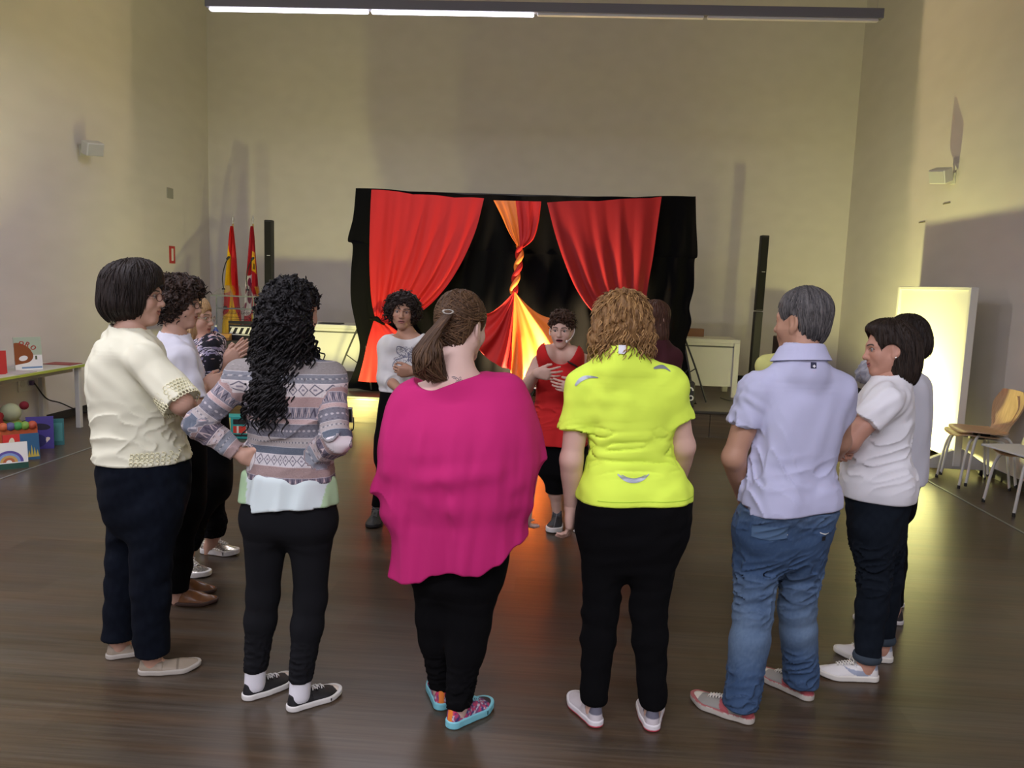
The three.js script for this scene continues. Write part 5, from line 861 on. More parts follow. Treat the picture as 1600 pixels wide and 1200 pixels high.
  o.put('collar', slab(60, 10, (u, v) => { const a = u * 6.0 + 0.15 + 200 * D2R, rr = [0.078, 0.08, 0.084, 0.094, 0.108][Math.round(v * 4)] ; const r = path([[0.074], [0.075], [0.083], [0.096], [0.112]], v)[0], y = path([[0.012], [0.034], [0.032], [0.006], [-0.022]], v)[0]; return add(nc, [Math.sin(a) * r, y - 0.014 * Math.cos(a - 200 * D2R) , Math.cos(a) * r * 0.9]); }, 0.003), mat(lilac, 0.9), 'folded collar');
  o.put('emblem', patch(o.top.f, 8, 8, (u, v) => add([0.931,1.41,-2.99], [(u - 0.5) * 0.021, (v - 0.5) * 0.022, 0.3]), [0, 0, -1], 0.0016, 1), mat([0.012, 0.016, 0.05], 0.6), 'small dark blue square emblem');
  o.put('emblem_mark', patch(o.top.f, 4, 4, (u, v) => { const k = u - 0.5, l = v - 0.5; return add([0.933,1.407,-2.99], [(k * 0.7 + l * 0.7) * 0.009, (l * 0.7 - k * 0.7) * 0.009, 0.3]); }, [0, 0, -1], 0.0026, 1), mat([0.7, 0.7, 0.72], 0.6));
  const thread = mat([0.55, 0.56, 0.52], 0.7), seam = (pts, n = 30, w = 0.0035) => patch(o.bottom.f, n, 1, (u, v) => { const p = path(pts, u); return [p[0], p[1] + (v - 0.5) * w, -2.5]; }, [0, 0, -1], 0.0012, 1.2);
  o.put('pocket_stitch', seam([[0.749,0.791,-3.03], [0.763,0.774,-3.03], [0.792,0.763,-3.03], [0.817,0.756,-3.03], [0.848,0.761,-3.03], [0.879,0.767,-3.03]]), thread); o.put('pocket_stitch', seam([[1.01,0.77,-3.06], [1.03,0.764,-3.06], [1.047,0.767,-3.06]]), thread);
  o.put('pocket', patch(o.bottom.f, 14, 12, (u, v) => { const a = [0.749,0.798,-3.03], b = [0.876,0.805,-3.03], p = mix3(a, b, u); return [p[0], p[1] - 0.005 - v * (0.055 - 0.02 * Math.abs(u - 0.5)), -2.5]; }, [0, 0, -1], 0.003, 1.2), mat([0.07, 0.13, 0.22], 0.9)); o.put('pocket_tab', patch(o.bottom.f, 4, 4, (u, v) => add([1.029,0.746,-3.06], [(u - 0.5) * 0.016, (v - 0.5) * 0.018, 0.3]), [0, 0, -1], 0.003, 1.2), mat([0.01, 0.01, 0.012], 0.7));
}

// woman in the pink batwing top
{
  const z = -2.92, S = {
    label: 'woman with a brown ponytail in a loose magenta batwing top and black leggings', base: [-0.32, z], yaw: 172,
    torso: [[0.545,-0.362,-2.92,0.172,0.138], [0.684,-0.36,-2.92,0.19,0.161], [0.81,-0.357,-2.92,0.195,0.164], [0.959,-0.353,-2.92,0.186,0.149], [1.081,-0.356,-2.92,0.185,0.145], [1.177,-0.361,-2.92,0.182,0.131], [1.237,-0.373,-2.92,0.161,0.097], [1.283,-0.368,-2.92,0.131,0.066]],
    inset: 0.02, nb: [-0.383,1.318,-2.9], rn: 0.062, rs: 0.062,
    head: { c: [-0.379,1.501,-3.0], yaw: 152, pitch: 6, s: 1.02, cell: 0.0034 }, skin: SK.pale,
    a: { sh: [-0.536,1.226,-2.9], el: [-0.611,0.951,-2.9], wr: [-0.598,0.756,-3.06], ru: 0.058, re: 0.048, rw: 0.031 },
    b: { sh: [-0.229,1.26,-2.92], el: [-0.117,1.012,-2.95], wr: [-0.116,0.821,-3.06], ru: 0.058, re: 0.046, rw: 0.031, hand: { X: [-0.4, 0.1, -0.9], Y: [-0.05, -0.9, -0.4], flip: 1, curl: [0.5, 0.5, 0.55, 0.6] } },
    la: { hip: [-0.444,0.571,-2.94], kn: [-0.449,0.373,-2.95], an: [-0.422,0.082,-2.98], r: [0.1, 0.068, 0.064, 0.042], foot: 190 },
    lb: { hip: [-0.296,0.587,-2.92], kn: [-0.31,0.378,-2.9], an: [-0.338,0.084,-2.85], r: [0.112, 0.075, 0.068, 0.044], foot: 148 },
    shoe: { id: 'pattern_sneaker', L: 0.245, collar: 0.09, sole: 0.03, instep: 0.072, soleColor: () => [0.2, 0.55, 0.62], color: (p) => { if (p[2] < 0.03 && Math.abs(p[0]) < 0.011) return [0.8, 0.22, 0.03]; if (p[2] > 0.2) return [0.02, 0.02, 0.025]; if (p[1] > 0.062 && p[2] < 0.1) return [0.55, 0.04, 0.12]; const a = n3(p[0] * 45, p[1] * 45, p[2] * 45), b = n3(p[0] * 60 + 9, p[1] * 60, p[2] * 60); return b > 0.45 ? [0.55, 0.55, 0.62] : a > 0.25 ? [0.5, 0.05, 0.14] : a < -0.2 ? [0.04, 0.035, 0.16] : [0.2, 0.06, 0.16]; }, laces: 5, laceC: [0.25, 0.6, 0.65] },
  };
  // hair drawn back into a tie, tail swept to the left
  const br = [[0.04, 0.021, 0.011], [0.15, 0.083, 0.04]], tie = [-0.028, 0.02, -0.125];
  const h = sleekHair([ell([0, 0.042, -0.018], [0.088, 0.097, 0.108]), ell([0, -0.04, -0.06], [0.062, 0.06, 0.045], 0.04)], [faceCut(-0.05, 0.1, 0.1, 0.1, 0.09), ell([0.08, -0.07, -0.005], [0.045, 0.062, 0.06]), ell([-0.08, -0.07, -0.005], [0.045, 0.062, 0.06]), ell([0, -0.12, -0.07], [0.06, 0.05, 0.06]), ell([0.086, -0.004, -0.006], [0.03, 0.032, 0.026]), ell([-0.086, -0.004, -0.006], [0.03, 0.032, 0.026])], 700, br[0], br[1], { floor: -0.12, len: 0.11, rel: 0.0022, flow: (p) => sub(tie, p) });
  const W = (p) => toHead({ c: S.head.c, s: S.head.s, B: basis(S.head.yaw * D2R, S.head.pitch * D2R, 0) }, ...p);
  const t0 = W([-0.415,1.553,-2.87]), mid = W([-0.473,1.465,-2.84]), m2 = W([-0.48,1.408,-2.83]), ends = [];
  for (let i = 0; i < 420; i++) {
    const f = rnd(), e = f < 0.6 ? mix3(W([-0.524,1.343,-2.8]), W([-0.467,1.31,-2.82]), rnd()) : mix3(W([-0.457,1.306,-2.82]), W([-0.402,1.322,-2.82]), rnd()), j = () => (rnd() - 0.5), th = rnd() * 6.283, rr = Math.sqrt(rnd());
    const o1 = [Math.cos(th) * 0.03 * rr, Math.sin(th) * 0.02 * rr, Math.sin(th) * 0.03 * rr], o2 = mul(o1, 1.7);
    const c = mix3(br[0], br[1], rnd() * 0.75), sag = j() * 0.02, pts = []; for (let k = 0; k <= 12; k++) { const q = path([add(t0, mul(o1, 0.4)), add(mid, o1), add(m2, add(o2, [0, sag, 0])), add(e, [j() * 0.0, 0, 0])], k / 12); pts.push(add(q, [0.004 * Math.sin(k * 0.9 + i), 0.003 * Math.cos(k + i), 0])); }
    ends.push({ pts, r0: 0.0055, r1: 0.0026, col: c });
  }
  h.strands.push(...ends); S.hair = h; h.rad = 5;
  const pink = [0.52, 0.012, 0.15];
  const wide = [[0.519,-0.381,-2.9,0.23,0.138], [0.642,-0.343,-2.9,0.251,0.166], [0.791,-0.352,-2.9,0.254,0.173], [0.914,-0.358,-2.9,0.274,0.187], [1.024,-0.363,-2.9,0.285,0.188], [1.132,-0.368,-2.9,0.277,0.172], [1.216,-0.372,-2.9,0.25,0.135], [1.285,-0.373,-2.9,0.197,0.087], [1.328,-0.365,-2.9,0.144,0.055]];
  const hemPts = [[-0.56, 0.555], [-0.49, 0.575], [-0.43, 0.615], [-0.36, 0.632], [-0.27, 0.628], [-0.2, 0.665], [-0.13, 0.73], [-0.06, 0.775], [0.1, 0.78]];
  const hemAt = (x) => { let i = 0; while (i < hemPts.length - 2 && x > hemPts[i + 1][0]) i++; const t = clamp((x - hemPts[i][0]) / (hemPts[i + 1][0] - hemPts[i][0]), 0, 1); return lerp(hemPts[i][1], hemPts[i + 1][1], t * t * (3 - 2 * t)); };
  const sl = [-0.663,0.851,-2.85], sl2 = [-0.062,1.038,-2.9];
  S.top = { c: pink, name: 'batwing_top', cell: 0.0075, torso: wide, grow: 0.0, k: 0.06, sleeves: [], seat: false, hem: (x) => hemAt(x), ease: 0.012, neck: false,
    extra: [cone([-0.583,1.171,-2.9], [-0.627,0.881,-2.88], 0.06, 0.075, 0.06, { endB: true, flat: [0.9, 0, 0.4], fs: 0.6, wide: 1.7 }), cone([-0.553,1.148,-2.9], [-0.593,0.815,-2.86], 0.05, 0.06, 0.06), cone([-0.524,0.813,-2.88], [-0.544,0.482,-2.86], 0.05, 0.035, 0.08), cone([-0.175,1.21,-2.92], [-0.107,1.01,-2.94], 0.068, 0.07, 0.06, { endB: true }), cone([-0.187,1.281,-2.92], [-0.144,1.113,-2.93], 0.055, 0.06, 0.05)],
    cuts: [Object.assign(cone(add(S.nb, [-0.085, 0.043, 0.0]), add(S.nb, [0.075, 0.11, 0.0]), 0.085, 0.085, 0, { flat: [0, 0, 1], fs: 2.6 }), { sm: 0.006 })],
    fold: sumF(maskF(foldN([-0.12, 1, 0], 0.7, 7, 0.014, 61), (x, y) => sstep(1.3, 1.0, y)), maskF(foldN([0.1, 1, 0], 0.9, 15, 0.004, 63), (x, y) => sstep(1.25, 1.05, y)), maskF(foldN([1, 0.15, 0], 1.3, 8, 0.007, 65), (x, y) => sstep(0.2, 0.05, Math.abs(y - 0.92)))) };
  S.bottom = { c: [0.003, 0.003, 0.0035], name: 'leggings', waist: 0.9, hem: 0.07, ease: [0.004, 0.004, 0.004, 0.006], cell: 0.01, fold: maskF(foldN([1, 0.1, 0.2], 3, 24, 0.006, 67, 2), (x, y) => sstep(0.3, 0.12, y)) };
  const o = person(S);
  o.put('strap', patch(o.union([...[S.a, S.b].map((m) => cone(add(S.nb, [0, -0.035, 0]), m.sh, 0.056, 0.052, 0.05)), loft(S.torso, S.yaw * D2R, -0.02)]), 4, 16, (u, v) => { const p = path([[-0.478,1.306,-2.83], [-0.482,1.281,-2.83], [-0.488,1.248,-2.83]], v); return [p[0] + (u - 0.5) * 0.011, p[1], -2.5]; }, [0, 0, -1], 0.003, 0.8), mat([0.01, 0.01, 0.012], 0.7), 'thin black strap');
  const ink = canvasTex(128, 96, (x) => { x.fillStyle = '#000'; x.fillRect(0, 0, 128, 96); x.strokeStyle = '#bbb'; x.lineWidth = 4; for (let k = 0; k < 5; k++) { x.beginPath(); x.ellipse(74 + 18 * Math.cos(k * 1.257), 40 + 18 * Math.sin(k * 1.257), 13, 7, k * 1.257, 0, 7); x.stroke(); } x.beginPath(); x.moveTo(66, 54); x.quadraticCurveTo(40, 80, 14, 66); x.stroke(); x.beginPath(); x.ellipse(34, 62, 12, 5, -0.5, 0, 7); x.stroke(); });
  ink.colorSpace = THREE.NoColorSpace; ink.wrapS = ink.wrapT = THREE.ClampToEdgeWrapping;
  const nape = o.union([cone(S.nb, toWorld(o.H, [0, -0.045, -0.022]), 0.066, 0.06, 0.05), ...[S.a, S.b].map((m) => cone(add(S.nb, [0, -0.035, 0]), m.sh, 0.066, 0.062, 0.05)), loft(S.torso, S.yaw * D2R, -0.02, 0.05)]);
  o.put('tattoo', patch(nape, 16, 12, (u, v) => { const a = [-0.397,1.347,-2.83], b = [-0.338,1.303,-2.83]; return [lerp(a[0], b[0], u), lerp(a[1], b[1], v), -2.5]; }, [0, 0, -1], 0.0015, 0.8), mat([0.16, 0.14, 0.16], 0.6, { alphaMap: ink, transparent: true }), 'small grey flower tattoo');
  o.put('hair_clip', new THREE.TorusGeometry(0.012, 0.003, 8, 20).scale(1.5, 0.6, 1).translate(...[-0.412,1.565,-2.85]), mat([0.5, 0.48, 0.42], 0.3, { metalness: 0.6 }));
}

// woman with long black curls in a patterned jumper, hands on her hips
const bandTex = canvasTex(512, 1024, (x, W, H) => {
  const bands = [['#8f8a86', 60, 0], ['#7f8288', 46, 1], ['#cfc8c4', 66, 2], ['#a98f8a', 54, 0], ['#8b8790', 64, 3], ['#c2a9a4', 26, 0], ['#77777f', 74, 4], ['#a7a09c', 50, 1], ['#5f6874', 40, 0], ['#c9c6c6', 62, 2], ['#9a8580', 56, 0], ['#6b6470', 70, 3], ['#b8aaa6', 44, 4], ['#8a8f96', 60, 1], ['#a38d88', 50, 0], ['#d3cfcc', 60, 2], ['#747680', 142, 3]];
  let y = 0; for (const [c, h, k] of bands) {
    x.fillStyle = c; x.fillRect(0, y, W, h);
    if (k === 1) for (let i = 0; i < 64; i++) { x.fillStyle = i % 2 ? '#6f7178' : '#b5b2b0'; x.fillRect(i * 8, y + h / 2 - 4, 6, 8); }
    if (k === 2) for (let i = 0; i < 13; i++) { const cx = i * 40 + 20; x.strokeStyle = '#6d6a74'; x.lineWidth = 4; x.beginPath(); x.moveTo(cx, y + 6); x.lineTo(cx + 17, y + h / 2); x.lineTo(cx, y + h - 6); x.lineTo(cx - 17, y + h / 2); x.closePath(); x.stroke(); x.fillStyle = '#8d8790'; x.fillRect(cx - 5, y + h / 2 - 5, 10, 10); }
    if (k === 3) for (let i = 0; i < 40; i++) { x.strokeStyle = i % 2 ? '#c9b8b6' : '#4e4a58'; x.lineWidth = 3; x.beginPath(); x.moveTo(i * 13, y + h - 8); x.lineTo(i * 13 + 7, y + 10); x.lineTo(i * 13 + 13, y + h - 8); x.stroke(); }
    if (k === 4) for (let i = 0; i < 26; i++) { x.fillStyle = '#b9b4b6'; x.beginPath(); x.arc(i * 20 + 10, y + h / 2, 6, 0, 7); x.fill(); x.fillStyle = '#5c5a64'; x.fillRect(i * 20, y + 6, 8, 4); x.fillRect(i * 20 + 6, y + h - 12, 8, 4); }
    x.fillStyle = 'rgba(235,230,228,0.55)'; x.fillRect(0, y, W, 3); y += h;
  }
  for (let i = 0; i < 9000; i++) { x.fillStyle = rnd() < 0.5 ? 'rgba(40,40,50,0.18)' : 'rgba(240,236,234,0.16)'; x.fillRect(rnd() * W, rnd() * H, 3, 2); }
});
{
  const z = -2.95, S = {
    label: 'woman with long black curls in a grey patterned jumper, hands on hips', base: [-1.02, z], yaw: 172,
    torso: [[0.714,-1.028,-2.95,0.19,0.118], [0.804,-1.028,-2.95,0.187,0.116], [0.905,-1.023,-2.95,0.171,0.103], [1.018,-1.024,-2.95,0.154,0.092], [1.13,-1.03,-2.95,0.16,0.099], [1.217,-1.03,-2.95,0.176,0.106], [1.273,-1.037,-2.95,0.188,0.104], [1.319,-1.035,-2.95,0.166,0.076]],
    nb: [-1.016,1.367,-2.92], rn: 0.05, rs: 0.046,
    head: { c: [-1.017,1.536,-2.98], yaw: 152, pitch: 2, s: 0.93, cell: 0.0036 }, skin: SK.mid,
    a: { sh: [-1.206,1.289,-2.94], el: [-1.346,1.106,-2.88], wr: [-1.188,0.989,-2.9], ru: 0.043, re: 0.036, rw: 0.025, hand: { X: [0.2, 0.8, 0.1], Y: [0.9, -0.1, -0.25], flip: 1, curl: [0.3, 0.35, 0.4, 0.4] } },
    b: { sh: [-0.868,1.293,-2.94], el: [-0.811,1.08,-2.84], wr: [-0.923,0.99,-2.92], ru: 0.043, re: 0.036, rw: 0.025, hand: { X: [-0.2, 0.8, 0.1], Y: [-0.8, 0.25, -0.3], curl: [0.3, 0.35, 0.4, 0.4] } },
    la: { hip: [-1.123,0.68,-2.96], kn: [-1.141,0.414,-2.97], an: [-1.169,0.079,-2.95], r: [0.085, 0.058, 0.056, 0.036], foot: 145 },
    lb: { hip: [-0.945,0.69,-2.96], kn: [-0.943,0.421,-2.95], an: [-0.967,0.071,-2.89], r: [0.085, 0.058, 0.056, 0.036], foot: 142 },
    shoe: { id: 'black_plimsoll', L: 0.24, sole: 0.024, toeH: 0.04, collar: 0.064, instep: 0.06, soleColor: () => [0.66, 0.65, 0.6], color: (p) => p[2] > 0.205 ? [0.68, 0.6, 0.5] : [0.006, 0.006, 0.007], laces: 3, laceC: [0.65, 0.64, 0.6], sock: 0.112 },
  };
  const bl = [[0.004, 0.004, 0.0045], [0.011, 0.0095, 0.0095]], vol = [ell([0, 0.045, -0.02], [0.095, 0.1, 0.115]), ell([0, -0.04, -0.055], [0.115, 0.1, 0.085], 0.05), cone([-0.005, -0.05, -0.075], [0.01, -0.3, -0.115], 0.1, 0.085, 0.06, { flat: [0, 0.2, 0.98], fs: 0.62, wide: 1.8 }), cone([0.055, -0.08, -0.05], [0.075, -0.34, -0.11], 0.055, 0.045, 0.05), cone([-0.06, -0.1, -0.04], [-0.095, -0.19, -0.03], 0.05, 0.035, 0.05)];
  const hh = curlyHair(vol, [faceCut(-0.045, 0.072, 0.1, 0.11, 0.09), ell([-0.082, -0.01, 0.045], [0.035, 0.06, 0.05])], 240, bl[0], bl[1], 1.1, { floor: -0.47, lo: [-0.22, -0.5, -0.24], hi: [0.22, 0.18, 0.15] });
  const u = union(vol); for (let i = 0; i < 330; i++) { const y = 0.02 - rnd() * 0.36, a = (rnd() - 0.5) * 3.4, d = nrm([Math.sin(a), 0, -Math.cos(a)]), c0 = [0, y, y < -0.1 ? -0.09 : -0.03], p = onSurface(u, c0, d); hh.strands.push(curl(add(p, mul(d, -0.008)), [d[0] * 0.12 + (rnd() - 0.5) * 0.3, -1, d[2] * 0.1], 0.1 + 0.08 * rnd(), 0.012, 2.2, 0.006, mix3(bl[0], bl[1], rnd()), rnd() * 6)); }
  for (let i = 0; i < 16; i++) hh.strands.push(curl([-0.075 + rnd() * 0.02, -0.08 - rnd() * 0.03, 0.0 + rnd() * 0.03], [-0.5 - rnd() * 0.3, -1, 0.1], 0.12 + rnd() * 0.05, 0.011, 2.2, 0.005, bl[0], rnd() * 6));
  S.hair = hh;
  const arms = [S.a, S.b];
  const uvJ = (p) => { let best = null; for (const A of arms) for (const [q, r, o] of [[A.sh, A.el, 0], [A.el, A.wr, 0.3]]) { const ba = sub(r, q), t = clamp(dot(sub(p, q), ba) / dot(ba, ba), 0, 1), c = mix3(q, r, t), d = len(sub(p, c)); if (d < 0.064 && (t > 0.12 || o) && (!best || d < best.d)) { const v = sub(p, c); best = { d, uv: [Math.atan2(v[2], v[0]) * 0.05 * 1.9, 1 - (o + t * len(ba)) * 1.45 - 0.12] }; } } if (best && best.d < 0.06) return best.uv; const a = Math.atan2(p[0] - S.base[0], p[2] - z); return [a * 0.16 * 1.9, (p[1] - 0.62) * 1.35]; };
  const drape = sumF(foldN([0.3, 1, 0.2], 2, 12, 0.004, 71), maskF(foldN([1, 0.4, 0], 1.3, 11, 0.007, 73, 2), (x, y) => sstep(0.16, 0.03, Math.abs(y - 1.05))), maskF(foldN([1, -0.25, 0], 2, 18, 0.004, 75), (x) => sstep(0.16, 0.26, Math.abs(x + 1.02))));
  S.top = { name: 'jumper', mat: mat([1, 1, 1], 0.95, { map: bandTex, sheen: 0.2 }), uv: uvJ, cell: 0.007, hem: () => 0.902, ease: 0.012, grow: 0.006, sleeves: [{ t: 1.86, r0: 0.058, rm: 0.052, r1: 0.038 }, { t: 1.86, r0: 0.058, rm: 0.052, r1: 0.038 }], cuts: [ell(add(S.nb, [0, 0.08, -0.01]), [0.09, 0.07, 0.09])], fold: drape };
  S.bottom = { c: [0.009, 0.0095, 0.011], name: 'leggings', waist: 0.9, hem: 0.108, ease: [0.004, 0.003, 0.003, 0.008], cell: 0.009, fold: maskF(foldN([1, 0.1, 0.2], 3, 28, 0.004, 77, 2), (x, y) => sstep(0.34, 0.16, y)) };
  const o = person(S);
  const mint = (p) => p[0] < -1.17 || (p[0] > -0.87 + (p[1] - 0.85) * 0.2) ? [0.42, 0.62, 0.36] : [0.62, 0.72, 0.7];
  o.garment('shirt_tail', {}, [o.trunk([[0.65,-1.032,-2.95,0.21,0.139], [0.74,-1.032,-2.95,0.202,0.133], [0.829,-1.028,-2.95,0.189,0.121], [0.93,-1.027,-2.95,0.175,0.108]], 0.002)], { c: mint, cell: 0.008, hem: (x) => 0.79 + 0.02 * Math.sin((x + 1.1) * 9) - (x < -1.14 ? -0.03 : 0) + (x > -0.9 ? 0.006 : 0), ceil: 0.96, label: 'mint shirt tail under the jumper', fold: foldN([0.15, 1, 0], 2, 11, 0.009, 79) });
}


// older woman on the left in a cream blouse, seen from behind her right shoulder
{
  const z = -3.14, S = {
    label: 'woman with a dark bob and glasses in a cream blouse and dark jeans, farthest left', base: [-1.72, z], yaw: 112,
    torso: [[0.633,-1.708,-3.14,0.152,0.152], [0.743,-1.708,-3.14,0.186,0.182], [0.852,-1.704,-3.14,0.195,0.191], [0.933,-1.713,-3.14,0.179,0.179], [1.026,-1.727,-3.14,0.176,0.168], [1.119,-1.738,-3.14,0.181,0.164], [1.211,-1.752,-3.14,0.182,0.159], [1.29,-1.759,-3.14,0.182,0.146], [1.353,-1.756,-3.14,0.173,0.128], [1.4,-1.75,-3.14,0.126,0.097]],
    nb: [-1.755,1.403,-3.14], rn: 0.053, rs: 0.052,
    head: { c: [-1.73,1.571,-3.16], yaw: 102, pitch: 2, s: 0.95, cell: 0.0032, smile: 1, squint: 0.7 }, skin: SK.mid,
    a: { sh: [-1.921,1.306,-3.3], el: [-1.922,1.063,-3.36], wr: [-1.779,1.09,-3.45], ru: 0.05, re: 0.041, rw: 0.028 },
    b: { sh: [-1.612,1.331,-2.99], el: [-1.45,1.174,-2.95], wr: [-1.502,1.088,-3.18], ru: 0.05, re: 0.041, rw: 0.028, hand: { X: [0, 0.8, -0.5], Y: [0.5, -0.1, -0.85], curl: [0.3, 0.3, 0.35, 0.4] } },
    la: { hip: [-1.813,0.617,-3.22], kn: [-1.833,0.423,-3.2], an: [-1.872,0.074,-3.2], r: [0.088, 0.062, 0.06, 0.042], foot: 128 },
    lb: { hip: [-1.624,0.675,-3.06], kn: [-1.645,0.471,-3.06], an: [-1.662,0.075,-3.08], r: [0.092, 0.064, 0.062, 0.042], foot: 112 },
    seat: [0.88, -1.72, -3.14, 0.02, 0.07, 0.085],
    shoe: { id: 'beige_loafer', L: 0.25, sole: 0.022, toeH: 0.04, instep: 0.05, collar: 0.062, swap: 1, soleColor: () => [0.42, 0.39, 0.33], color: (p) => Math.abs(p[0]) < 0.004 && p[2] < 0.03 ? [0.1, 0.07, 0.06] : p[2] > 0.155 && p[2] < 0.162 ? [0.16, 0.13, 0.09] : [0.3, 0.25, 0.18] },
  };
  const vol = [ell([0, 0.05, -0.025], [0.112, 0.104, 0.128]), ell([0, -0.035, -0.045], [0.118, 0.085, 0.112], 0.05), ell([0, 0.1, 0.025], [0.07, 0.05, 0.06], 0.05)];
  S.hair = sleekHair(vol, [ell([0, -0.05, 0.118], [0.09, 0.105, 0.092]), ell([0, -0.145, 0.02], [0.13, 0.05, 0.1])], 520, DARK[0], [0.022, 0.014, 0.01], { floor: -0.118, len: 0.1, rel: 0.003, lo: [-0.15, -0.16, -0.19], hi: [0.15, 0.19, 0.14] });
  const cream = [0.74, 0.74, 0.56];
  const sl = (x, y) => sstep(0.09, 0.0, Math.abs(y - 1.0));
  S.top = { c: cream, name: 'blouse', cell: 0.007, hem: (x, zz) => 0.905, ease: 0.014, grow: 0.004, seat: false, sleeves: [{ t: 0.98, r0: 0.07, r1: 0.085 }, { t: 0.98, r0: 0.064, r1: 0.076, k: 0.025 }], cuts: [ell(add(S.nb, [0.01, 0.075, 0]), [0.08, 0.066, 0.09])],
    fold: sumF(foldN([0.2, 1, 0], 1.6, 8, 0.004, 81), maskF(foldN([1, 0.15, 0.2], 1.1, 13, 0.006, 83, 2), (x, y) => sstep(0.2, 0.06, Math.abs(y - 1.0))), maskF(foldN([1, -0.9, 0], 1.6, 13, 0.007, 85), (x, y) => sstep(1.1, 1.2, y))) };
  S.bottom = { c: (p) => { const v = 0.5 + 0.5 * n3(p[0] * 40, p[1] * 20, p[2] * 40); return [0.003 + 0.002 * v, 0.0045 + 0.003 * v, 0.009 + 0.004 * v]; }, dark: true, name: 'jeans', waist: 0.95, hem: 0.085, ease: [0.012, 0.014, 0.014, 0.028], cell: 0.009, fold: foldN([1, 0.4, 0.3], 3, 12, 0.005, 87) };
  const o = person(S);
  // lace: a band round the sleeve end and one on the blouse hem
  const lace = mat([0.72, 0.7, 0.46], 0.9), cuffA = sleeveEnd(S.b, 0.74), cuffB = sleeveEnd(S.b, 1.0), ax = nrm(sub(cuffB, cuffA)), e1 = nrm(crs(ax, [0.2, 1, 0.1])), e2 = crs(ax, e1), bits = [];
  for (let r = 0; r < 5; r++) for (let i = 0; i < 32; i++) { const w = (i + (r % 2) * 0.5) / 34 * 6.283, c = add(mix3(cuffA, cuffB, 0.05 + r * 0.235), add(mul(e1, Math.cos(w) * (0.073 + r * 0.0012)), mul(e2, Math.sin(w) * (0.073 + r * 0.0012)))), q = []; for (let k = 0; k <= 6; k++) { const t = k / 6 * 6.283; q.push(add(c, add(mul(ax, Math.cos(t) * 0.009), add(mul(e1, -Math.sin(w) * Math.sin(t) * 0.008), mul(e2, Math.cos(w) * Math.sin(t) * 0.008))))); } bits.push({ pts: q, r0: 0.0028, r1: 0.0028, col: [1, 1, 1] }); }
  o.put('lace_cuff', strands(bits, 4), lace, 'openwork lace cuff');
  const hl = []; for (let r = 0; r < 3; r++) for (let i = 0; i < 16; i++) { const c = patchPoint(o.top.f, [-1.66 + i * 0.016, 0.92 + r * 0.016, -2.6]); if (!c) continue; const q = []; for (let k = 0; k <= 6; k++) { const t = k / 6 * 6.283; q.push([c[0] + Math.cos(t) * 0.008, c[1] + Math.sin(t) * 0.008, c[2] + 0.003]); } hl.push({ pts: q, r0: 0.0026, r1: 0.0026, col: [1, 1, 1] }); }
  o.put('lace_hem', strands(hl, 4), lace, 'openwork lace at the hem');
  glasses(o, [0.05, 0.012, 0.01]);
  earring(o, 1);
}
function patchPoint(f, p) { for (let k = 0; k < 80; k++) { const q = f(...p); if (Math.abs(q) < 0.0008) return p; p = [p[0], p[1], p[2] - q * 0.7]; if (q > 1) break; } return null; }
function glasses(o, c) {
  const H = o.H, W = (p) => toWorld(H, p), gs = [], ring = (s) => { const q = []; for (let k = 0; k < 20; k++) { const w = k / 20 * 6.283; q.push(W([s * (0.034 + 0.023 * Math.cos(w)), 0.0 + 0.0165 * Math.sin(w), 0.101 - 0.006 * Math.cos(w)])); } return tube(q, 0.0016, 40, 6, true); };
  gs.push(ring(1), ring(-1), tube([W([-0.011, 0.004, 0.108]), W([0, 0.007, 0.111]), W([0.011, 0.004, 0.108])], 0.0016, 8, 6));
  for (const s of [-1, 1]) gs.push(tube([W([s * 0.057, 0.004, 0.096]), W([s * 0.072, 0.006, 0.08]), W([s * 0.08, 0.004, 0.02]), W([s * 0.083, -0.012, -0.02])], 0.0016, 14, 6));
  o.put('glasses', mergeGeometries(gs.map((g) => g.toNonIndexed())), mat(c, 0.35));
}
function earring(o, s) { o.put('earring', new THREE.SphereGeometry(0.0045, 10, 8).translate(...toWorld(o.H, [s * 0.086, -0.037, -0.004])), mat([0.8, 0.78, 0.7], 0.2, { metalness: 0.8 })); }

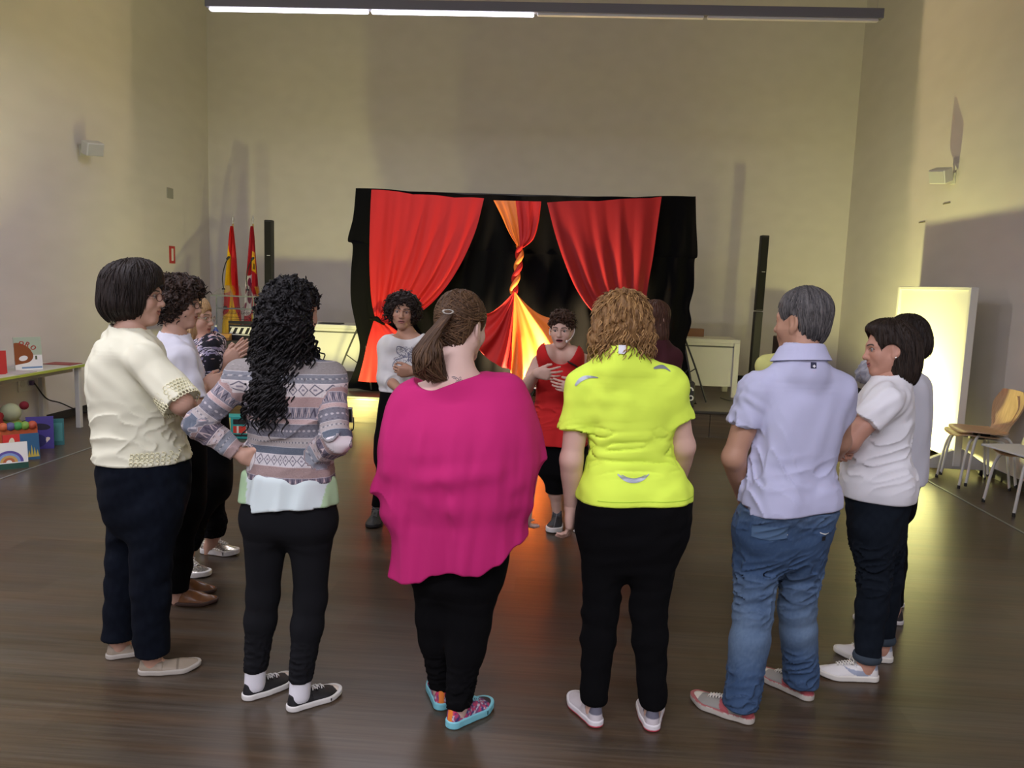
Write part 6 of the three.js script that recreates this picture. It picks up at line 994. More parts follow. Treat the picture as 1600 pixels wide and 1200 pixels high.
// curly-haired woman in white behind her
{
  const z = -3.75, S = {
    label: 'woman with short dark curls and brown boots, just behind the woman in cream', base: [-1.78, z], yaw: 112,
    torso: [[0.488,-1.871,-3.75,0.138,0.131], [0.618,-1.875,-3.75,0.158,0.15], [0.812,-1.871,-3.75,0.149,0.149], [0.94,-1.869,-3.75,0.136,0.136], [1.067,-1.869,-3.75,0.145,0.132], [1.177,-1.873,-3.75,0.151,0.132], [1.267,-1.881,-3.75,0.155,0.115], [1.329,-1.876,-3.75,0.116,0.086]],
    nb: [-1.873,1.348,-3.75], rn: 0.05, rs: 0.048,
    head: { c: [-1.854,1.521,-3.77], yaw: 98, pitch: 4, s: 0.93, cell: 0.0034, smile: 1, squint: 0.7 }, skin: SK.mid,
    a: { sh: [-2.02,1.246,-3.92], el: [-2.039,0.99,-4.0], wr: [-1.861,0.98,-3.9] }, b: { sh: [-1.773,1.259,-3.62], el: [-1.693,1.062,-3.58], wr: [-1.73,1.123,-3.75], hand: { X: [0, 0.9, -0.3], Y: [0.7, 0.3, -0.5] } },
    la: { hip: [-1.959,0.463,-3.82], kn: [-1.963,0.294,-3.82], an: [-1.964,0.017,-3.92], foot: 100 }, lb: { hip: [-1.823,0.505,-3.7], kn: [-1.843,0.308,-3.7], an: [-1.898,0.015,-3.78], foot: 98 },
    shoe: { id: 'brown_boot', L: 0.26, sole: 0.02, toeH: 0.045, collar: 0.13, dip: 0.01, instep: 0.075, boot: 0.05, swap: 1, soleColor: () => [0.06, 0.03, 0.02], color: (p) => { const v = n3(p[0] * 30, p[1] * 30, p[2] * 30) * 0.03; return [0.2 + v, 0.085 + v * 0.4, 0.03]; }, mat: mat([1, 1, 1], 0.32, { vertexColors: true }) },
  };
  S.hair = curlyHair([ell([0, 0.05, -0.02], [0.108, 0.1, 0.118]), ell([0, -0.02, -0.04], [0.105, 0.085, 0.1], 0.05), ell([0, 0.085, 0.06], [0.07, 0.05, 0.055], 0.05)], [ell([0, -0.055, 0.118], [0.09, 0.105, 0.09]), ell([0, -0.13, 0.03], [0.13, 0.05, 0.09])], 420, [0.012, 0.008, 0.006], [0.05, 0.027, 0.017], 1.1, { floor: -0.1, lo: [-0.16, -0.16, -0.18], hi: [0.16, 0.19, 0.16] });
  S.top = { c: [0.72, 0.73, 0.8], name: 'shirt', hem: 0.9, ease: 0.012, cell: 0.009, grow: 0.003, sleeves: [{ t: 0.9, r0: 0.06, r1: 0.062 }, { t: 0.92, r0: 0.062, r1: 0.064 }], cuts: [ell(add(S.nb, [0.015, 0.075, 0]), [0.085, 0.066, 0.09])], fold: sumF(foldN([0.4, 1, 0], 2, 11, 0.006, 91), foldN([1, -0.7, 0], 2, 16, 0.004, 93)) };
  S.bottom = { c: [0.003, 0.003, 0.0035], name: 'trousers', waist: 0.92, hem: 0.075, ease: [0.006, 0.006, 0.006, 0.012], cell: 0.011 };
  const o = person(S); glasses(o, [0.02, 0.015, 0.012]);
}

// blonde woman clapping, in a floral blouse
const floral = canvasTex(512, 512, (x) => { x.fillStyle = '#15141f'; x.fillRect(0, 0, 512, 512); for (let i = 0; i < 420; i++) { const a = rnd() * 512, b = rnd() * 512, r = 6 + rnd() * 12; x.fillStyle = ['#c9c3cf', '#a79fb4', '#d9b9b4', '#8d86a0', '#e4dde2'][Math.floor(rnd() * 5)]; for (let k = 0; k < 5; k++) { const w = k * 1.257 + i; x.beginPath(); x.ellipse((a + Math.cos(w) * r * 0.6), (b + Math.sin(w) * r * 0.6), r * 0.5, r * 0.3, w, 0, 7); x.fill(); } } });
{
  const z = -4.4, S = {
    label: 'blonde woman in a dark floral blouse and silver sneakers, clapping', base: [-2.0, z], yaw: 108,
    torso: [[0.407,-1.987,-4.4,0.126,0.114], [0.539,-1.992,-4.4,0.149,0.129], [0.671,-1.994,-4.4,0.137,0.125], [0.839,-1.996,-4.4,0.119,0.113], [0.987,-1.997,-4.4,0.125,0.109], [1.098,-1.995,-4.4,0.139,0.116], [1.207,-2.009,-4.4,0.152,0.108], [1.268,-2.015,-4.4,0.11,0.078]],
    nb: [-2.049,1.267,-4.4], rn: 0.046, rs: 0.045, bust: [1.27, 0.07, 0.06, 0.07],
    head: { c: [-2.078,1.417,-4.42], yaw: 86, pitch: 3, s: 0.93, cell: 0.003, smile: 1, squint: 0.6, brow: [0.15, 0.09, 0.05] }, skin: SK.mid,
    a: { sh: [-2.155,1.168,-4.56], el: [-2.101,0.964,-4.62], wr: [-1.925,1.175,-4.5], rw: 0.024, hand: { X: [-0.7, 0.5, 0.1], Y: [0.72, 0.66, 0.0], flip: 1, curl: [0.1, 0.1, 0.12, 0.15] } },
    b: { sh: [-1.925,1.193,-4.24], el: [-1.924,1.015,-4.2], wr: [-1.879,1.178,-4.34], rw: 0.024, hand: { X: [-0.6, 0.6, 0.1], Y: [0.78, 0.6, -0.12], curl: [0.1, 0.1, 0.12, 0.15] } },
    la: { hip: [-2.061,0.382,-4.48], kn: [-1.993,0.216,-4.46], an: [-2.066,0.007,-4.52], foot: 92 }, lb: { hip: [-1.949,0.435,-4.3], kn: [-2.021,0.278,-4.25], an: [-2.069,0.005,-4.2], foot: 68 },
    shoe: { id: 'silver_sneaker', L: 0.24, sole: 0.032, instep: 0.075, swap: 1, soleColor: () => [0.72, 0.71, 0.66], color: (p) => { const v = n3(p[0] * 120, p[1] * 120, p[2] * 120); return v > 0.2 ? [0.85, 0.82, 0.72] : [0.4, 0.38, 0.32]; }, laces: 5, laceC: [0.75, 0.74, 0.7], mat: metalShoeM },
  };
  const bl = [[0.25, 0.14, 0.06], [0.62, 0.42, 0.2]];
  S.hair = sleekHair([ell([0, 0.042, -0.018], [0.09, 0.097, 0.108]), ell([0, -0.09, -0.03], [0.095, 0.11, 0.085], 0.05), cone([-0.078, -0.08, 0.0], [-0.075, -0.235, 0.05], 0.032, 0.024, 0.03), cone([0.078, -0.08, 0.0], [0.075, -0.235, 0.05], 0.032, 0.024, 0.03)], [ell([0, -0.05, 0.112], [0.074, 0.11, 0.092])], 420, bl[0], bl[1], { floor: -0.21, len: 0.12, lo: [-0.15, -0.26, -0.18], hi: [0.15, 0.18, 0.14] });
  S.top = { name: 'blouse', mat: mat([1, 1, 1], 0.85, { map: floral }), uv: (p) => [(p[0] + p[2] * 0.8) * 2.6, p[1] * 2.6], hem: 0.9, cell: 0.009, ease: 0.012, grow: 0.004, sleeves: [{ t: 0.72, r0: 0.058, r1: 0.06 }, { t: 0.72, r0: 0.06, r1: 0.062 }], cuts: [ell(add(S.nb, [0.02, 0.07, 0]), [0.08, 0.06, 0.085])], fold: foldN([0.3, 1, 0], 2, 12, 0.006, 95) };
  S.bottom = { c: [0.003, 0.003, 0.0035], name: 'leggings', waist: 0.94, hem: 0.12, ease: [0.004, 0.003, 0.003, 0.003], cell: 0.01, fold: maskF(foldN([1, 0.1, 0.2], 3, 26, 0.004, 97, 2), (x, y) => sstep(0.34, 0.16, y)) };
  const o = person(S); glasses(o, [0.3, 0.25, 0.15]);
}

// woman in the white print top facing the viewer
{
  const z = -5.3, S = {
    label: 'woman with dark curls in a white top with a butterfly print, facing the viewer', base: [-1.13, z], yaw: 8, frontView: true,
    torso: [[0.438,-1.084,-5.3,0.166,0.11], [0.572,-1.069,-5.3,0.183,0.121], [0.75,-1.057,-5.3,0.184,0.114], [0.882,-1.05,-5.3,0.175,0.109], [1.013,-1.043,-5.3,0.166,0.103], [1.122,-1.037,-5.3,0.174,0.108], [1.208,-1.034,-5.3,0.169,0.093], [1.273,-1.03,-5.3,0.147,0.066]],
    nb: [-1.035,1.299,-5.3], rn: 0.048, rs: 0.046, bust: [1.25, 0.07, 0.062, 0.075],
    head: { c: [-1.066,1.457,-5.27], yaw: 8, pitch: 2, roll: -0.05 * 57, s: 0.93, cell: 0.0028, lip: [0.33, 0.12, 0.1] }, skin: SK.tan,
    a: { sh: [-1.173,1.216,-5.3], el: [-1.165,1.013,-5.26], wr: [-1.027,0.945,-5.1], rw: 0.025, hand: { X: [0.5, 0.2, 0.75], Y: [0.72, -0.6, 0.2], curl: [0.5, 0.5, 0.6, 0.6] } },
    b: { sh: [-0.882,1.231,-5.3], el: [-0.854,1.017,-5.26], wr: [-0.955,1.084,-5.08], rw: 0.025, hand: { X: [0.1, 0.9, 0.3], Y: [-0.95, -0.05, 0.25], flip: 1, curl: [0.8, 0.85, 0.9, 0.9] } },
    la: { hip: [-1.141,0.525,-5.3], kn: [-1.165,0.34,-5.28], an: [-1.233,0.077,-5.32], foot: 5 }, lb: { hip: [-0.973,0.533,-5.3], kn: [-0.957,0.351,-5.28], an: [-0.938,0.085,-5.3], foot: 12 },
    shoe: { id: 'ankle_boot', L: 0.25, sole: 0.026, toeH: 0.05, collar: 0.12, instep: 0.09, dip: 0.0, boot: 0.04, soleColor: () => [0.015, 0.015, 0.015], color: () => [0.03, 0.03, 0.028], laces: 6, laceC: [0.1, 0.1, 0.09] },
  };
  S.hair = curlyHair([ell([0, 0.045, -0.02], [0.112, 0.098, 0.112]), ell([0, -0.005, -0.03], [0.125, 0.08, 0.09], 0.05)], [ell([0.004, -0.043, 0.11], [0.078, 0.112, 0.1]), ell([0.01, -0.14, 0.03], [0.16, 0.055, 0.12])], 440, [0.012, 0.008, 0.007], [0.035, 0.022, 0.016], 1.15, { floor: -0.085, lo: [-0.18, -0.16, -0.18], hi: [0.18, 0.19, 0.15] });
  S.top = { c: [0.72, 0.72, 0.7], name: 'print_top', cell: 0.008, ease: 0.012, grow: 0.006, hem: (x) => 0.92 + (x < -1.2 ? 0.16 * sstep(-1.2, -1.35, x) : 0), sleeves: [{ t: 1.35, r0: 0.06, rm: 0.055, r1: 0.048 }, { t: 1.35, r0: 0.06, rm: 0.055, r1: 0.048 }], cuts: [Object.assign(ell(add(S.nb, [0, 0.06, 0.03]), [0.125, 0.088, 0.2]), { sm: 0.006 })], fold: sumF(foldN([0.2, 1, 0], 2, 11, 0.006, 101), maskF(foldN([0.8, 0.6, 0], 3, 20, 0.006, 103), (x) => sstep(0.12, 0.2, Math.abs(x + 1.13)))) };
  S.bottom = { c: [0.003, 0.003, 0.0035], name: 'leggings', waist: 0.98, hem: 0.11, ease: [0.006, 0.004, 0.004, 0.006], cell: 0.011 };
  const o = person(S);
  const wing = canvasTex(256, 160, (x) => { x.fillStyle = '#000'; x.fillRect(0, 0, 256, 160); x.strokeStyle = '#fff'; x.lineWidth = 4; for (const s of [-1, 1]) { x.save(); x.translate(128, 70); x.scale(s, 1); x.beginPath(); x.moveTo(0, 0); x.bezierCurveTo(40, -50, 90, -66, 116, -50); x.bezierCurveTo(116, -20, 90, 6, 8, 12); x.bezierCurveTo(70, 14, 100, 40, 80, 76); x.bezierCurveTo(50, 86, 20, 60, 2, 20); x.stroke(); for (let k = 0; k < 420; k++) { const a = rnd() * 108, b = -48 + rnd() * 122; const inside = b < 8 ? b > -6 - a * 0.5 && a < 112 + b * 0.4 : a < 86 - Math.abs(b - 38) * 0.5; if (inside) { x.globalAlpha = 0.35 + rnd() * 0.5; x.fillStyle = '#fff'; x.fillRect(a, b, 2 + rnd() * 5, 2 + rnd() * 3); } } x.globalAlpha = 1; x.restore(); } x.fillStyle = '#fff'; x.fillRect(125, 52, 6, 60); });
  wing.colorSpace = THREE.NoColorSpace; wing.wrapS = wing.wrapT = THREE.ClampToEdgeWrapping;
  o.put('butterfly_print', patch(o.top.f, 40, 26, (u, v) => { const a = [-1.119,1.246,-5.15], b = [-0.891,1.255,-5.15]; return [lerp(a[0], b[0], u), a[1] - 0.0 - v * 0.168, -4.6]; }, [0, 0, -1], 0.0018, 1.2), mat([0.16, 0.17, 0.24], 0.9, { alphaMap: wing, transparent: true }));
  earring(o, -1); earring(o, 1);
  const st = []; for (const s of [-1, 1]) st.push(...[]); void st;
}

// presenter in red, facing the circle, hand raised as she talks
{
  const z = -5.36, S = {
    label: 'short-haired woman in a red dress with a headset microphone, talking with one hand raised', base: [0.02, z], yaw: 352, frontView: true, inset: 0.014,
    torso: [[0.411,0.016,-5.36,0.175,0.122], [0.544,0.01,-5.36,0.183,0.128], [0.699,0.008,-5.36,0.169,0.112], [0.831,0.003,-5.36,0.16,0.106], [0.963,0.006,-5.36,0.159,0.105], [1.071,0.006,-5.36,0.163,0.105], [1.145,0.003,-5.36,0.15,0.084], [1.201,0.003,-5.36,0.126,0.058]],
    nb: [-0.004,1.226,-5.36], rn: 0.05, rs: 0.05, bust: [1.21, 0.075, 0.075, 0.085],
    head: { c: [-0.006,1.372,-5.3], yaw: 350, pitch: 3, s: 0.93, cell: 0.0026, open: true, lip: [0.3, 0.05, 0.06], brow: [0.025, 0.015, 0.01], wide: 1.03, look: -0.001 }, skin: SK.fair, iris: [0.03, 0.02, 0.012],
    a: { sh: [-0.147,1.139,-5.36], el: [-0.228,0.981,-5.28], wr: [-0.158,1.102,-5.1], ru: 0.052, re: 0.042, rw: 0.027, hand: { X: [0.15, 0.95, 0.2], Y: [0.92, -0.02, 0.25], curl: [0.15, 0.3, 0.4, 0.5], spread: 0.2, thumb: 0.1 } },
    b: { sh: [0.148,1.159,-5.36], el: [0.206,0.971,-5.3], wr: [0.099,1.023,-5.06], ru: 0.052, re: 0.042, rw: 0.027, hand: { X: [-0.1, 0.95, 0.2], Y: [-0.9, 0.1, 0.3], flip: 1, curl: [0.3, 0.35, 0.4, 0.45] } },
    la: { hip: [-0.062,0.492,-5.38], kn: [-0.015,0.32,-5.36], an: [0.016,0.082,-5.42], foot: 352 }, lb: { hip: [0.113,0.501,-5.38], kn: [0.125,0.327,-5.36], an: [0.158,0.089,-5.44], foot: 10 },
    shoe: { id: 'sock_sneaker', L: 0.25, sole: 0.034, collar: 0.12, dip: 0, instep: 0.085, boot: 0.04, soleColor: () => [0.7, 0.68, 0.64], color: (p) => Math.abs(p[0]) < 0.004 ? [0.14, 0.14, 0.14] : [0.02, 0.02, 0.022] },
    bodyColor: (p) => p[1] < 0.62 && p[1] > 0.22 ? null : null,
  };
  const br = [[0.022, 0.012, 0.008], [0.1, 0.048, 0.025]];
  S.hair = curlyHair([ell([0, 0.05, -0.016], [0.09, 0.092, 0.106]), ell([0, 0.098, 0.035], [0.07, 0.035, 0.055], 0.04)], [ell([0, -0.045, 0.112], [0.072, 0.108, 0.098]), ell([0.088, -0.05, 0.0], [0.04, 0.06, 0.07]), ell([-0.088, -0.05, 0.0], [0.04, 0.06, 0.07])], 430, br[0], br[1], 0.85, { floor: -0.075, out: 0.3, down: 0.0, lo: [-0.14, -0.12, -0.16], hi: [0.14, 0.18, 0.14] });
  const red = [0.55, 0.012, 0.012];
  S.top = { c: red, name: 'dress', cell: 0.0075, ease: 0.006, grow: 0.012, hem: 0.6, torso: [[0.442,0.019,-5.36,0.179,0.14], [0.54,0.011,-5.36,0.183,0.146], [0.655,0.006,-5.36,0.178,0.135], [0.765,0.006,-5.36,0.169,0.122], ...S.torso.slice(3)], sleeves: [], cuts: [Object.assign(ell(add(S.nb, [0, 0.06, 0.04]), [0.112, 0.142, 0.25]), { sm: 0.006 }), Object.assign(cone(add(S.nb, [-0.18, 0.1, 0]), add(S.nb, [-0.2, -0.11, 0.0]), 0.09, 0.085), { sm: 0.006 }), Object.assign(cone(add(S.nb, [0.18, 0.1, 0]), add(S.nb, [0.2, -0.11, 0.0]), 0.09, 0.085), { sm: 0.006 })],
    fold: sumF(maskF(foldN([0.1, 1, 0], 1.5, 10, 0.008, 111), (x, y) => sstep(1.2, 1.0, y)), maskF(foldN([1, 0.1, 0], 1.5, 14, 0.008, 113, 2), (x, y) => sstep(0.12, 0.03, Math.abs(y - 0.8)))) };
  S.bottom = { c: [0.003, 0.003, 0.0035], name: 'leggings', waist: 0.9, hem: 0.25, ease: [0.004, 0.003, 0.003, 0.003], cell: 0.011 };
  const o = person(S), W = (p) => toWorld(o.H, p);
  o.put('headset', mergeGeometries([tube([W([-0.086, 0.015, -0.01]), W([-0.09, -0.02, 0.0]), W([-0.084, -0.04, 0.005])], 0.003, 12, 6), tube([W([0.088, 0.02, -0.01]), W([0.09, -0.01, 0.012]), W([0.075, -0.05, 0.055]), W([0.055, -0.066, 0.085])], 0.0028, 20, 6), new THREE.SphereGeometry(0.007, 10, 8).scale(1, 1.4, 1).translate(...W([0.052, -0.068, 0.088]))].map((g) => g.toNonIndexed())), mat([0.8, 0.76, 0.7], 0.4));
  const bare = (x, y, zz) => Math.min(o.top.f(x, y, zz), neckF(x, y, zz)), neckF = o.union([cone(S.nb, W([0, -0.045, -0.022]), 0.054, 0.048, 0.05), o.trunk(S.torso, -0.014), ...[S.a, S.b].map((m) => cone(add(S.nb, [0, -0.035, 0]), m.sh, 0.054, 0.05, 0.05))]);
  const lay = (pts, r, n) => { const q = []; for (let k = 0; k <= n; k++) { let p = path(pts, k / n); p = [p[0], p[1], -4.8]; let ok = false; for (let i = 0; i < 90 && p[2] > -5.7; i++) { const d = bare(...p); if (d < 0.001) { ok = true; break; } p[2] -= d * 0.7; } if (ok) q.push([p[0], p[1], p[2] + r]); } return tube(q, r, n * 2, 6); };
  o.put('strap', lay([[-0.072,1.257,-5.22], [-0.041,1.224,-5.22], [0.027,1.181,-5.22], [0.087,1.15,-5.22], [0.135,1.103,-5.2]], 0.006, 24), mat([0.03, 0.012, 0.01], 0.6), 'thin dark cross-body strap');
  o.put('necklace', lay([[-0.059,1.245,-5.22], [-0.028,1.2,-5.22], [-0.006,1.188,-5.22], [0.022,1.206,-5.22], [0.049,1.249,-5.22]], 0.0025, 24), mat([0.06, 0.03, 0.02], 0.4));
}

// woman in the white T-shirt on the right, arms crossed
{
  const z = -3.55, S = {
    label: 'smiling woman with dark shoulder-length hair in a white T-shirt, arms crossed', base: [1.44, z], yaw: 254,
    torso: [[0.574,1.428,-3.55,0.125,0.119], [0.677,1.427,-3.55,0.139,0.133], [0.764,1.419,-3.55,0.141,0.141], [0.879,1.403,-3.55,0.143,0.143], [0.994,1.4,-3.55,0.133,0.133], [1.109,1.406,-3.55,0.139,0.127], [1.194,1.412,-3.55,0.142,0.118], [1.26,1.421,-3.55,0.135,0.1], [1.304,1.42,-3.55,0.095,0.07]],
    nb: [1.428,1.305,-3.55], rn: 0.05, rs: 0.048,
    head: { c: [1.411,1.443,-3.56], yaw: 266, pitch: 6, roll: 4, s: 0.94, cell: 0.0028, smile: 1.4, squint: 1, lip: [0.4, 0.14, 0.13] }, skin: [0.55, 0.29, 0.2],
    a: { sh: [1.359,1.24,-3.4], el: [1.209,1.066,-3.36], wr: [1.309,0.988,-3.6], ru: 0.045, re: 0.04, rw: 0.027 },
    b: { sh: [1.509,1.214,-3.7], el: [1.319,1.074,-3.74], wr: [1.148,1.034,-3.48], ru: 0.045, re: 0.038, rw: 0.027, hand: { X: [0.15, 0.7, 0.4], Y: [0.85, -0.28, 0.1], flip: 1, curl: [0.9, 0.95, 1, 1] } },
    la: { hip: [1.376,0.63,-3.46], kn: [1.397,0.43,-3.44], an: [1.388,0.075,-3.42], r: [0.085, 0.06, 0.055, 0.04], foot: 262 }, lb: { hip: [1.512,0.572,-3.66], kn: [1.528,0.382,-3.64], an: [1.528,0.066,-3.62], r: [0.085, 0.06, 0.055, 0.04], foot: 258 },
    seat: [0.86, 1.44, -3.55, 0.03, 0.07, 0.085],
    shoe: { id: 'white_trainer', L: 0.262, sole: 0.026, collar: 0.08, instep: 0.07, soleColor: () => [0.68, 0.66, 0.58], color: (p) => { const y = p[1], zz = p[2]; const k = 0.035 + (zz - 0.075) * 0.12 + 0.6 * (zz - 0.1) * (zz - 0.1) * 6; if (zz > 0.045 && zz < 0.165 && Math.abs(y - k) < 0.011 * sstep(0.17, 0.09, zz)) return [0.3, 0.34, 0.42]; if (zz < 0.03 && y > 0.055) return [0.32, 0.36, 0.44]; return [0.7, 0.69, 0.66]; }, laces: 6, laceC: [0.7, 0.68, 0.6] },
  };
  const dk = [[0.012, 0.008, 0.006], [0.04, 0.025, 0.016]];
  S.hair = sleekHair([ell([0, 0.044, -0.018], [0.09, 0.097, 0.11]), ell([0, -0.03, -0.06], [0.092, 0.1, 0.086], 0.05), ell([0.01, -0.11, -0.05], [0.082, 0.075, 0.07], 0.05), ell([0.0, 0.105, 0.03], [0.06, 0.03, 0.06], 0.04)], [ell([0, -0.03, 0.112], [0.085, 0.118, 0.095]), ell([0.085, -0.012, 0.012], [0.045, 0.036, 0.036]), ell([-0.085, -0.012, 0.012], [0.045, 0.036, 0.036]), ell([0.08, -0.1, 0.055], [0.06, 0.07, 0.05])], 620, dk[0], dk[1], { floor: -0.175, len: 0.12, rel: 0.003, lo: [-0.15, -0.2, -0.18], hi: [0.15, 0.18, 0.14] });
  S.top = { c: [0.82, 0.83, 0.85], name: 't_shirt', cell: 0.007, ease: 0.01, grow: 0.003, hem: (x) => 0.79, seat: 0.006, sleeves: [{ t: 0.55, r0: 0.062, r1: 0.068 }, { t: 0.5, r0: 0.062, r1: 0.066 }], cuts: [ell(add(S.nb, [-0.02, 0.075, 0]), [0.085, 0.068, 0.09])],
    fold: sumF(foldN([0.2, 1, 0], 2, 10, 0.004, 121), maskF(foldN([1, 0.35, 0], 1.2, 13, 0.0055, 123, 2), (x, y) => sstep(0.2, 0.05, Math.abs(y - 1.0))), maskF(foldN([1, 0.75, 0], 1.5, 14, 0.006, 125), (x, y) => sstep(1.05, 1.15, y))) };
  S.bottom = { c: (p) => { const v = 0.5 + 0.5 * n3(p[0] * 50, p[1] * 25, p[2] * 50); return [0.006 + 0.003 * v, 0.009 + 0.004 * v, 0.014 + 0.005 * v]; }, dark: true, name: 'jeans', waist: 0.82, hem: 0.09, ease: [0.008, 0.006, 0.008, 0.014], cell: 0.008, fold: sumF(foldN([1, 0.4, 0.3], 3, 13, 0.004, 127), maskF(foldN([1, 0.3, 0.4], 3, 22, 0.007, 129, 2), (x, y) => sstep(0.16, 0.04, Math.abs(y - 0.5)))) };
  const o = person(S); earring(o, 1); earring(o, -1);
  o.put('turn_up', mergeGeometries([S.la, S.lb].map((L) => new THREE.TorusGeometry(0.049, 0.012, 8, 28).rotateX(Math.PI / 2).scale(1, 1.6, 1).translate(L.an[0], 0.105, L.an[2]).toNonIndexed())), mat([0.03, 0.045, 0.06], 0.9), 'turned-up hem');
}

// person in white half hidden behind her
{
  const z = -4.15, S = {
    label: 'dark-haired person in a white shirt and black slip-ons, half hidden behind the white T-shirt', base: [1.72, z], yaw: 258,
    torso: [[0.56,1.705,-4.15,0.145,0.145], [0.679,1.698,-4.15,0.161,0.161], [0.764,1.706,-4.15,0.163,0.163], [0.899,1.713,-4.15,0.156,0.156], [1.032,1.712,-4.15,0.169,0.154], [1.148,1.709,-4.15,0.178,0.149], [1.237,1.711,-4.15,0.172,0.133], [1.295,1.71,-4.15,0.125,0.096]],
    nb: [1.711,1.302,-4.15], rs: 0.05, head: { c: [1.724,1.457,-4.17], yaw: 268, s: 0.93, cell: 0.005 }, skin: SK.mid,
    a: { sh: [1.633,1.233,-4.0], el: [1.598,1.035,-3.96], wr: [1.518,1.073,-4.05], hand: { X: [0, 0.9, 0.3], Y: [-0.9, -0.1, -0.2] } }, b: { sh: [1.8,1.208,-4.3], el: [1.871,0.944,-4.3], wr: [1.683,0.921,-4.2] },
    la: { hip: [1.657,0.581,-4.07], kn: [1.714,0.362,-4.05], an: [1.756,0.081,-4.06], foot: 266, r: [0.08, 0.058, 0.055, 0.036] }, lb: { hip: [1.777,0.535,-4.25], kn: [1.81,0.319,-4.25], an: [1.859,0.066,-4.3], foot: 266, r: [0.08, 0.058, 0.055, 0.036] },
    shoe: { id: 'black_slipon', L: 0.255, sole: 0.022, toeH: 0.045, collar: 0.066, instep: 0.058, soleColor: () => [0.6, 0.58, 0.54], color: () => [0.02, 0.015, 0.015] },
  };
  S.hair = sleekHair([ell([0, 0.044, -0.018], [0.09, 0.097, 0.11]), ell([0, -0.03, -0.07], [0.09, 0.09, 0.08], 0.05)], [ell([0, -0.05, 0.105], [0.085, 0.112, 0.095])], 200, DARK[0], DARK[1], { floor: -0.1 });
  S.top = { c: [0.7, 0.72, 0.78], name: 'shirt', hem: 0.735, ease: 0.012, grow: 0.014, cell: 0.01, sleeves: [{ t: 0.6, r0: 0.06, r1: 0.064 }, { t: 1.6, r0: 0.06, rm: 0.054, r1: 0.045 }], cuts: [ell(add(S.nb, [-0.02, 0.08, 0]), [0.08, 0.066, 0.09])], fold: foldN([0.15, 1, 0], 2, 11, 0.006, 131) };
  S.bottom = { c: [0.003, 0.003, 0.0035], name: 'trousers', waist: 0.8, hem: 0.1, ease: [0.006, 0.004, 0.006, 0.01], cell: 0.011 };
  const o = person(S);
  const sc = new THREE.TorusGeometry(0.085, 0.05, 24, 48), p = sc.attributes.position, c = []; for (let i = 0; i < p.count; i++) { const a = p.getX(i), b = p.getY(i), d = p.getZ(i), k = 1 + 0.16 * n3(a * 30, b * 30, d * 30); p.setXYZ(i, a * k, b * k, d * (1.1 + 0.3 * n3(a * 20, b * 20, 4))); const t = 0.5 + 0.5 * n3(a * 45, b * 45, d * 45); c.push(...mix3([0.16, 0.17, 0.22], [0.6, 0.6, 0.64], t)); }
  sc.setAttribute('color', new THREE.Float32BufferAttribute(c, 3)); sc.computeVertexNormals(); sc.rotateX(Math.PI / 2 - 0.25).translate(S.nb[0] - 0.07, S.nb[1] - 0.02, S.nb[2]);
  o.put('scarf', sc, clothM, 'crumpled grey and white scarf');
}

// people mostly hidden behind the front row
{
  const z = -5.0, S = {
    label: 'long-haired woman in a maroon jumper, mostly hidden behind the woman in neon yellow', base: [0.83, z], yaw: 318, frontView: true,
    torso: [[0.422,0.616,-5.0,0.147,0.097], [0.588,0.609,-5.0,0.152,0.1], [0.793,0.601,-5.0,0.131,0.084], [0.995,0.59,-5.0,0.123,0.076], [1.156,0.577,-5.0,0.126,0.076], [1.252,0.572,-5.0,0.11,0.055], [1.308,0.573,-5.0,0.083,0.035]],
    nb: [0.575,1.332,-5.0], rs: 0.05, head: { c: [0.552,1.473,-5.0], yaw: 300, s: 0.92, cell: 0.0034 }, skin: SK.fair,
    a: { sh: [0.454,1.247,-5.0], el: [0.431,0.996,-4.95], wr: [0.483,0.941,-4.8] }, b: { sh: [0.683,1.248,-5.0], el: [0.693,0.985,-4.96], wr: [0.617,0.947,-4.8] },
    la: { hip: [0.542,0.501,-5.0], kn: [0.553,0.294,-5.0], an: [0.566,0.05,-5.0], foot: 318 }, lb: { hip: [0.686,0.509,-5.0], kn: [0.69,0.301,-5.0], an: [0.688,0.056,-5.0], foot: 318 },
    shoe: { id: 'ankle_boot', L: 0.25 },
  };
  const a = [[0.04, 0.018, 0.011], [0.12, 0.055, 0.032]];
  S.hair = sleekHair([ell([0, 0.042, -0.018], [0.088, 0.096, 0.107]), ell([0, -0.09, -0.03], [0.095, 0.12, 0.085], 0.05)], [ell([0, -0.05, 0.112], [0.072, 0.11, 0.095])], 240, a[0], a[1], { floor: -0.21, len: 0.13, lo: [-0.15, -0.26, -0.18], hi: [0.15, 0.18, 0.14] });
  S.top = { c: [0.05, 0.006, 0.01], name: 'jumper', hem: 0.95, cell: 0.011, ease: 0.012, sleeves: [{ t: 1.85, r0: 0.056, rm: 0.05, r1: 0.04 }, { t: 1.85, r0: 0.056, rm: 0.05, r1: 0.04 }], cuts: [ell(add(S.nb, [0, 0.075, 0.02]), [0.08, 0.066, 0.08])], fold: foldN([0.2, 1, 0], 2, 11, 0.005, 141) };
  S.bottom = { c: [0.003, 0.003, 0.0035], name: 'trousers', waist: 0.98, hem: 0.1, cell: 0.013, ease: [0.006, 0.004, 0.006, 0.01] };
  person(S);
}
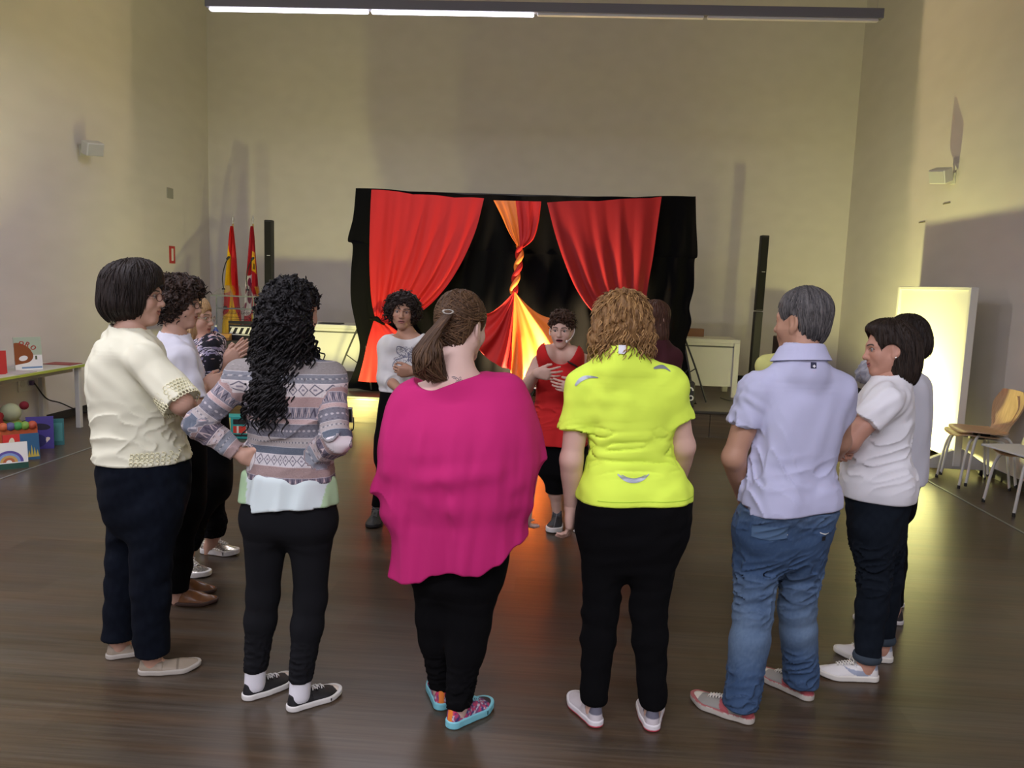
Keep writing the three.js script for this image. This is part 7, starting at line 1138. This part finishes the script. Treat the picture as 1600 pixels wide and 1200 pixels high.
{
  const z = -5.0, S = {
    label: 'person in a pale yellow top, hidden behind the grey-haired man except one shoulder', base: [1.72, z], yaw: 330, frontView: true, eyes: false,
    torso: [[0.422,1.423,-5.0,0.15,0.099], [0.626,1.408,-5.0,0.149,0.098], [0.829,1.397,-5.0,0.136,0.087], [1.029,1.378,-5.0,0.132,0.079], [1.148,1.365,-5.0,0.128,0.072], [1.243,1.358,-5.0,0.104,0.048]],
    nb: [1.42,1.293,-5.0], rs: 0.052, head: { c: [1.453,1.46,-5.0], yaw: 330, s: 0.88, cell: 0.006 }, skin: SK.fair,
    a: { sh: [1.263,1.216,-5.0], el: [1.293,0.953,-4.95], wr: [1.333,0.893,-4.85] }, b: { sh: [1.518,1.218,-5.0], el: [1.531,0.964,-4.95], wr: [1.446,0.898,-4.85] },
    la: { hip: [1.37,0.502,-5.0], kn: [1.353,0.315,-5.0], an: [1.275,0.072,-5.0], foot: 330 }, lb: { hip: [1.473,0.507,-5.0], kn: [1.495,0.322,-5.0], an: [1.512,0.094,-5.0], foot: 330 },
    shoe: { id: 'ankle_boot', L: 0.25 },
  };
  { const p = [1.233,0.099,-5.0], q = [1.518,0.115,-5.0]; S.la.an = [p[0], 0.09, z]; S.la.kn = [p[0] + 0.02, 0.45, z]; S.lb.an = [q[0], 0.09, z]; S.lb.kn = [q[0], 0.45, z]; }
  S.hair = sleekHair([ell([0, 0.042, -0.018], [0.086, 0.095, 0.106])], [ell([0, -0.05, 0.105], [0.09, 0.11, 0.095])], 80, DARK[0], DARK[1], { floor: -0.1 });
  S.top = { c: [0.72, 0.74, 0.25], name: 'shirt', hem: 0.9, cell: 0.012, ease: 0.012, sleeves: [{ t: 1.7, r0: 0.06, rm: 0.05, r1: 0.04 }, { t: 1.7, r0: 0.06, rm: 0.05, r1: 0.04 }], cuts: [ell(add(S.nb, [0, 0.08, 0.02]), [0.08, 0.066, 0.08])] };
  S.bottom = { c: [0.01, 0.01, 0.014], name: 'trousers', waist: 0.94, hem: 0.1, cell: 0.014 };
  person(S);
}


renderer.render(scene, camera);
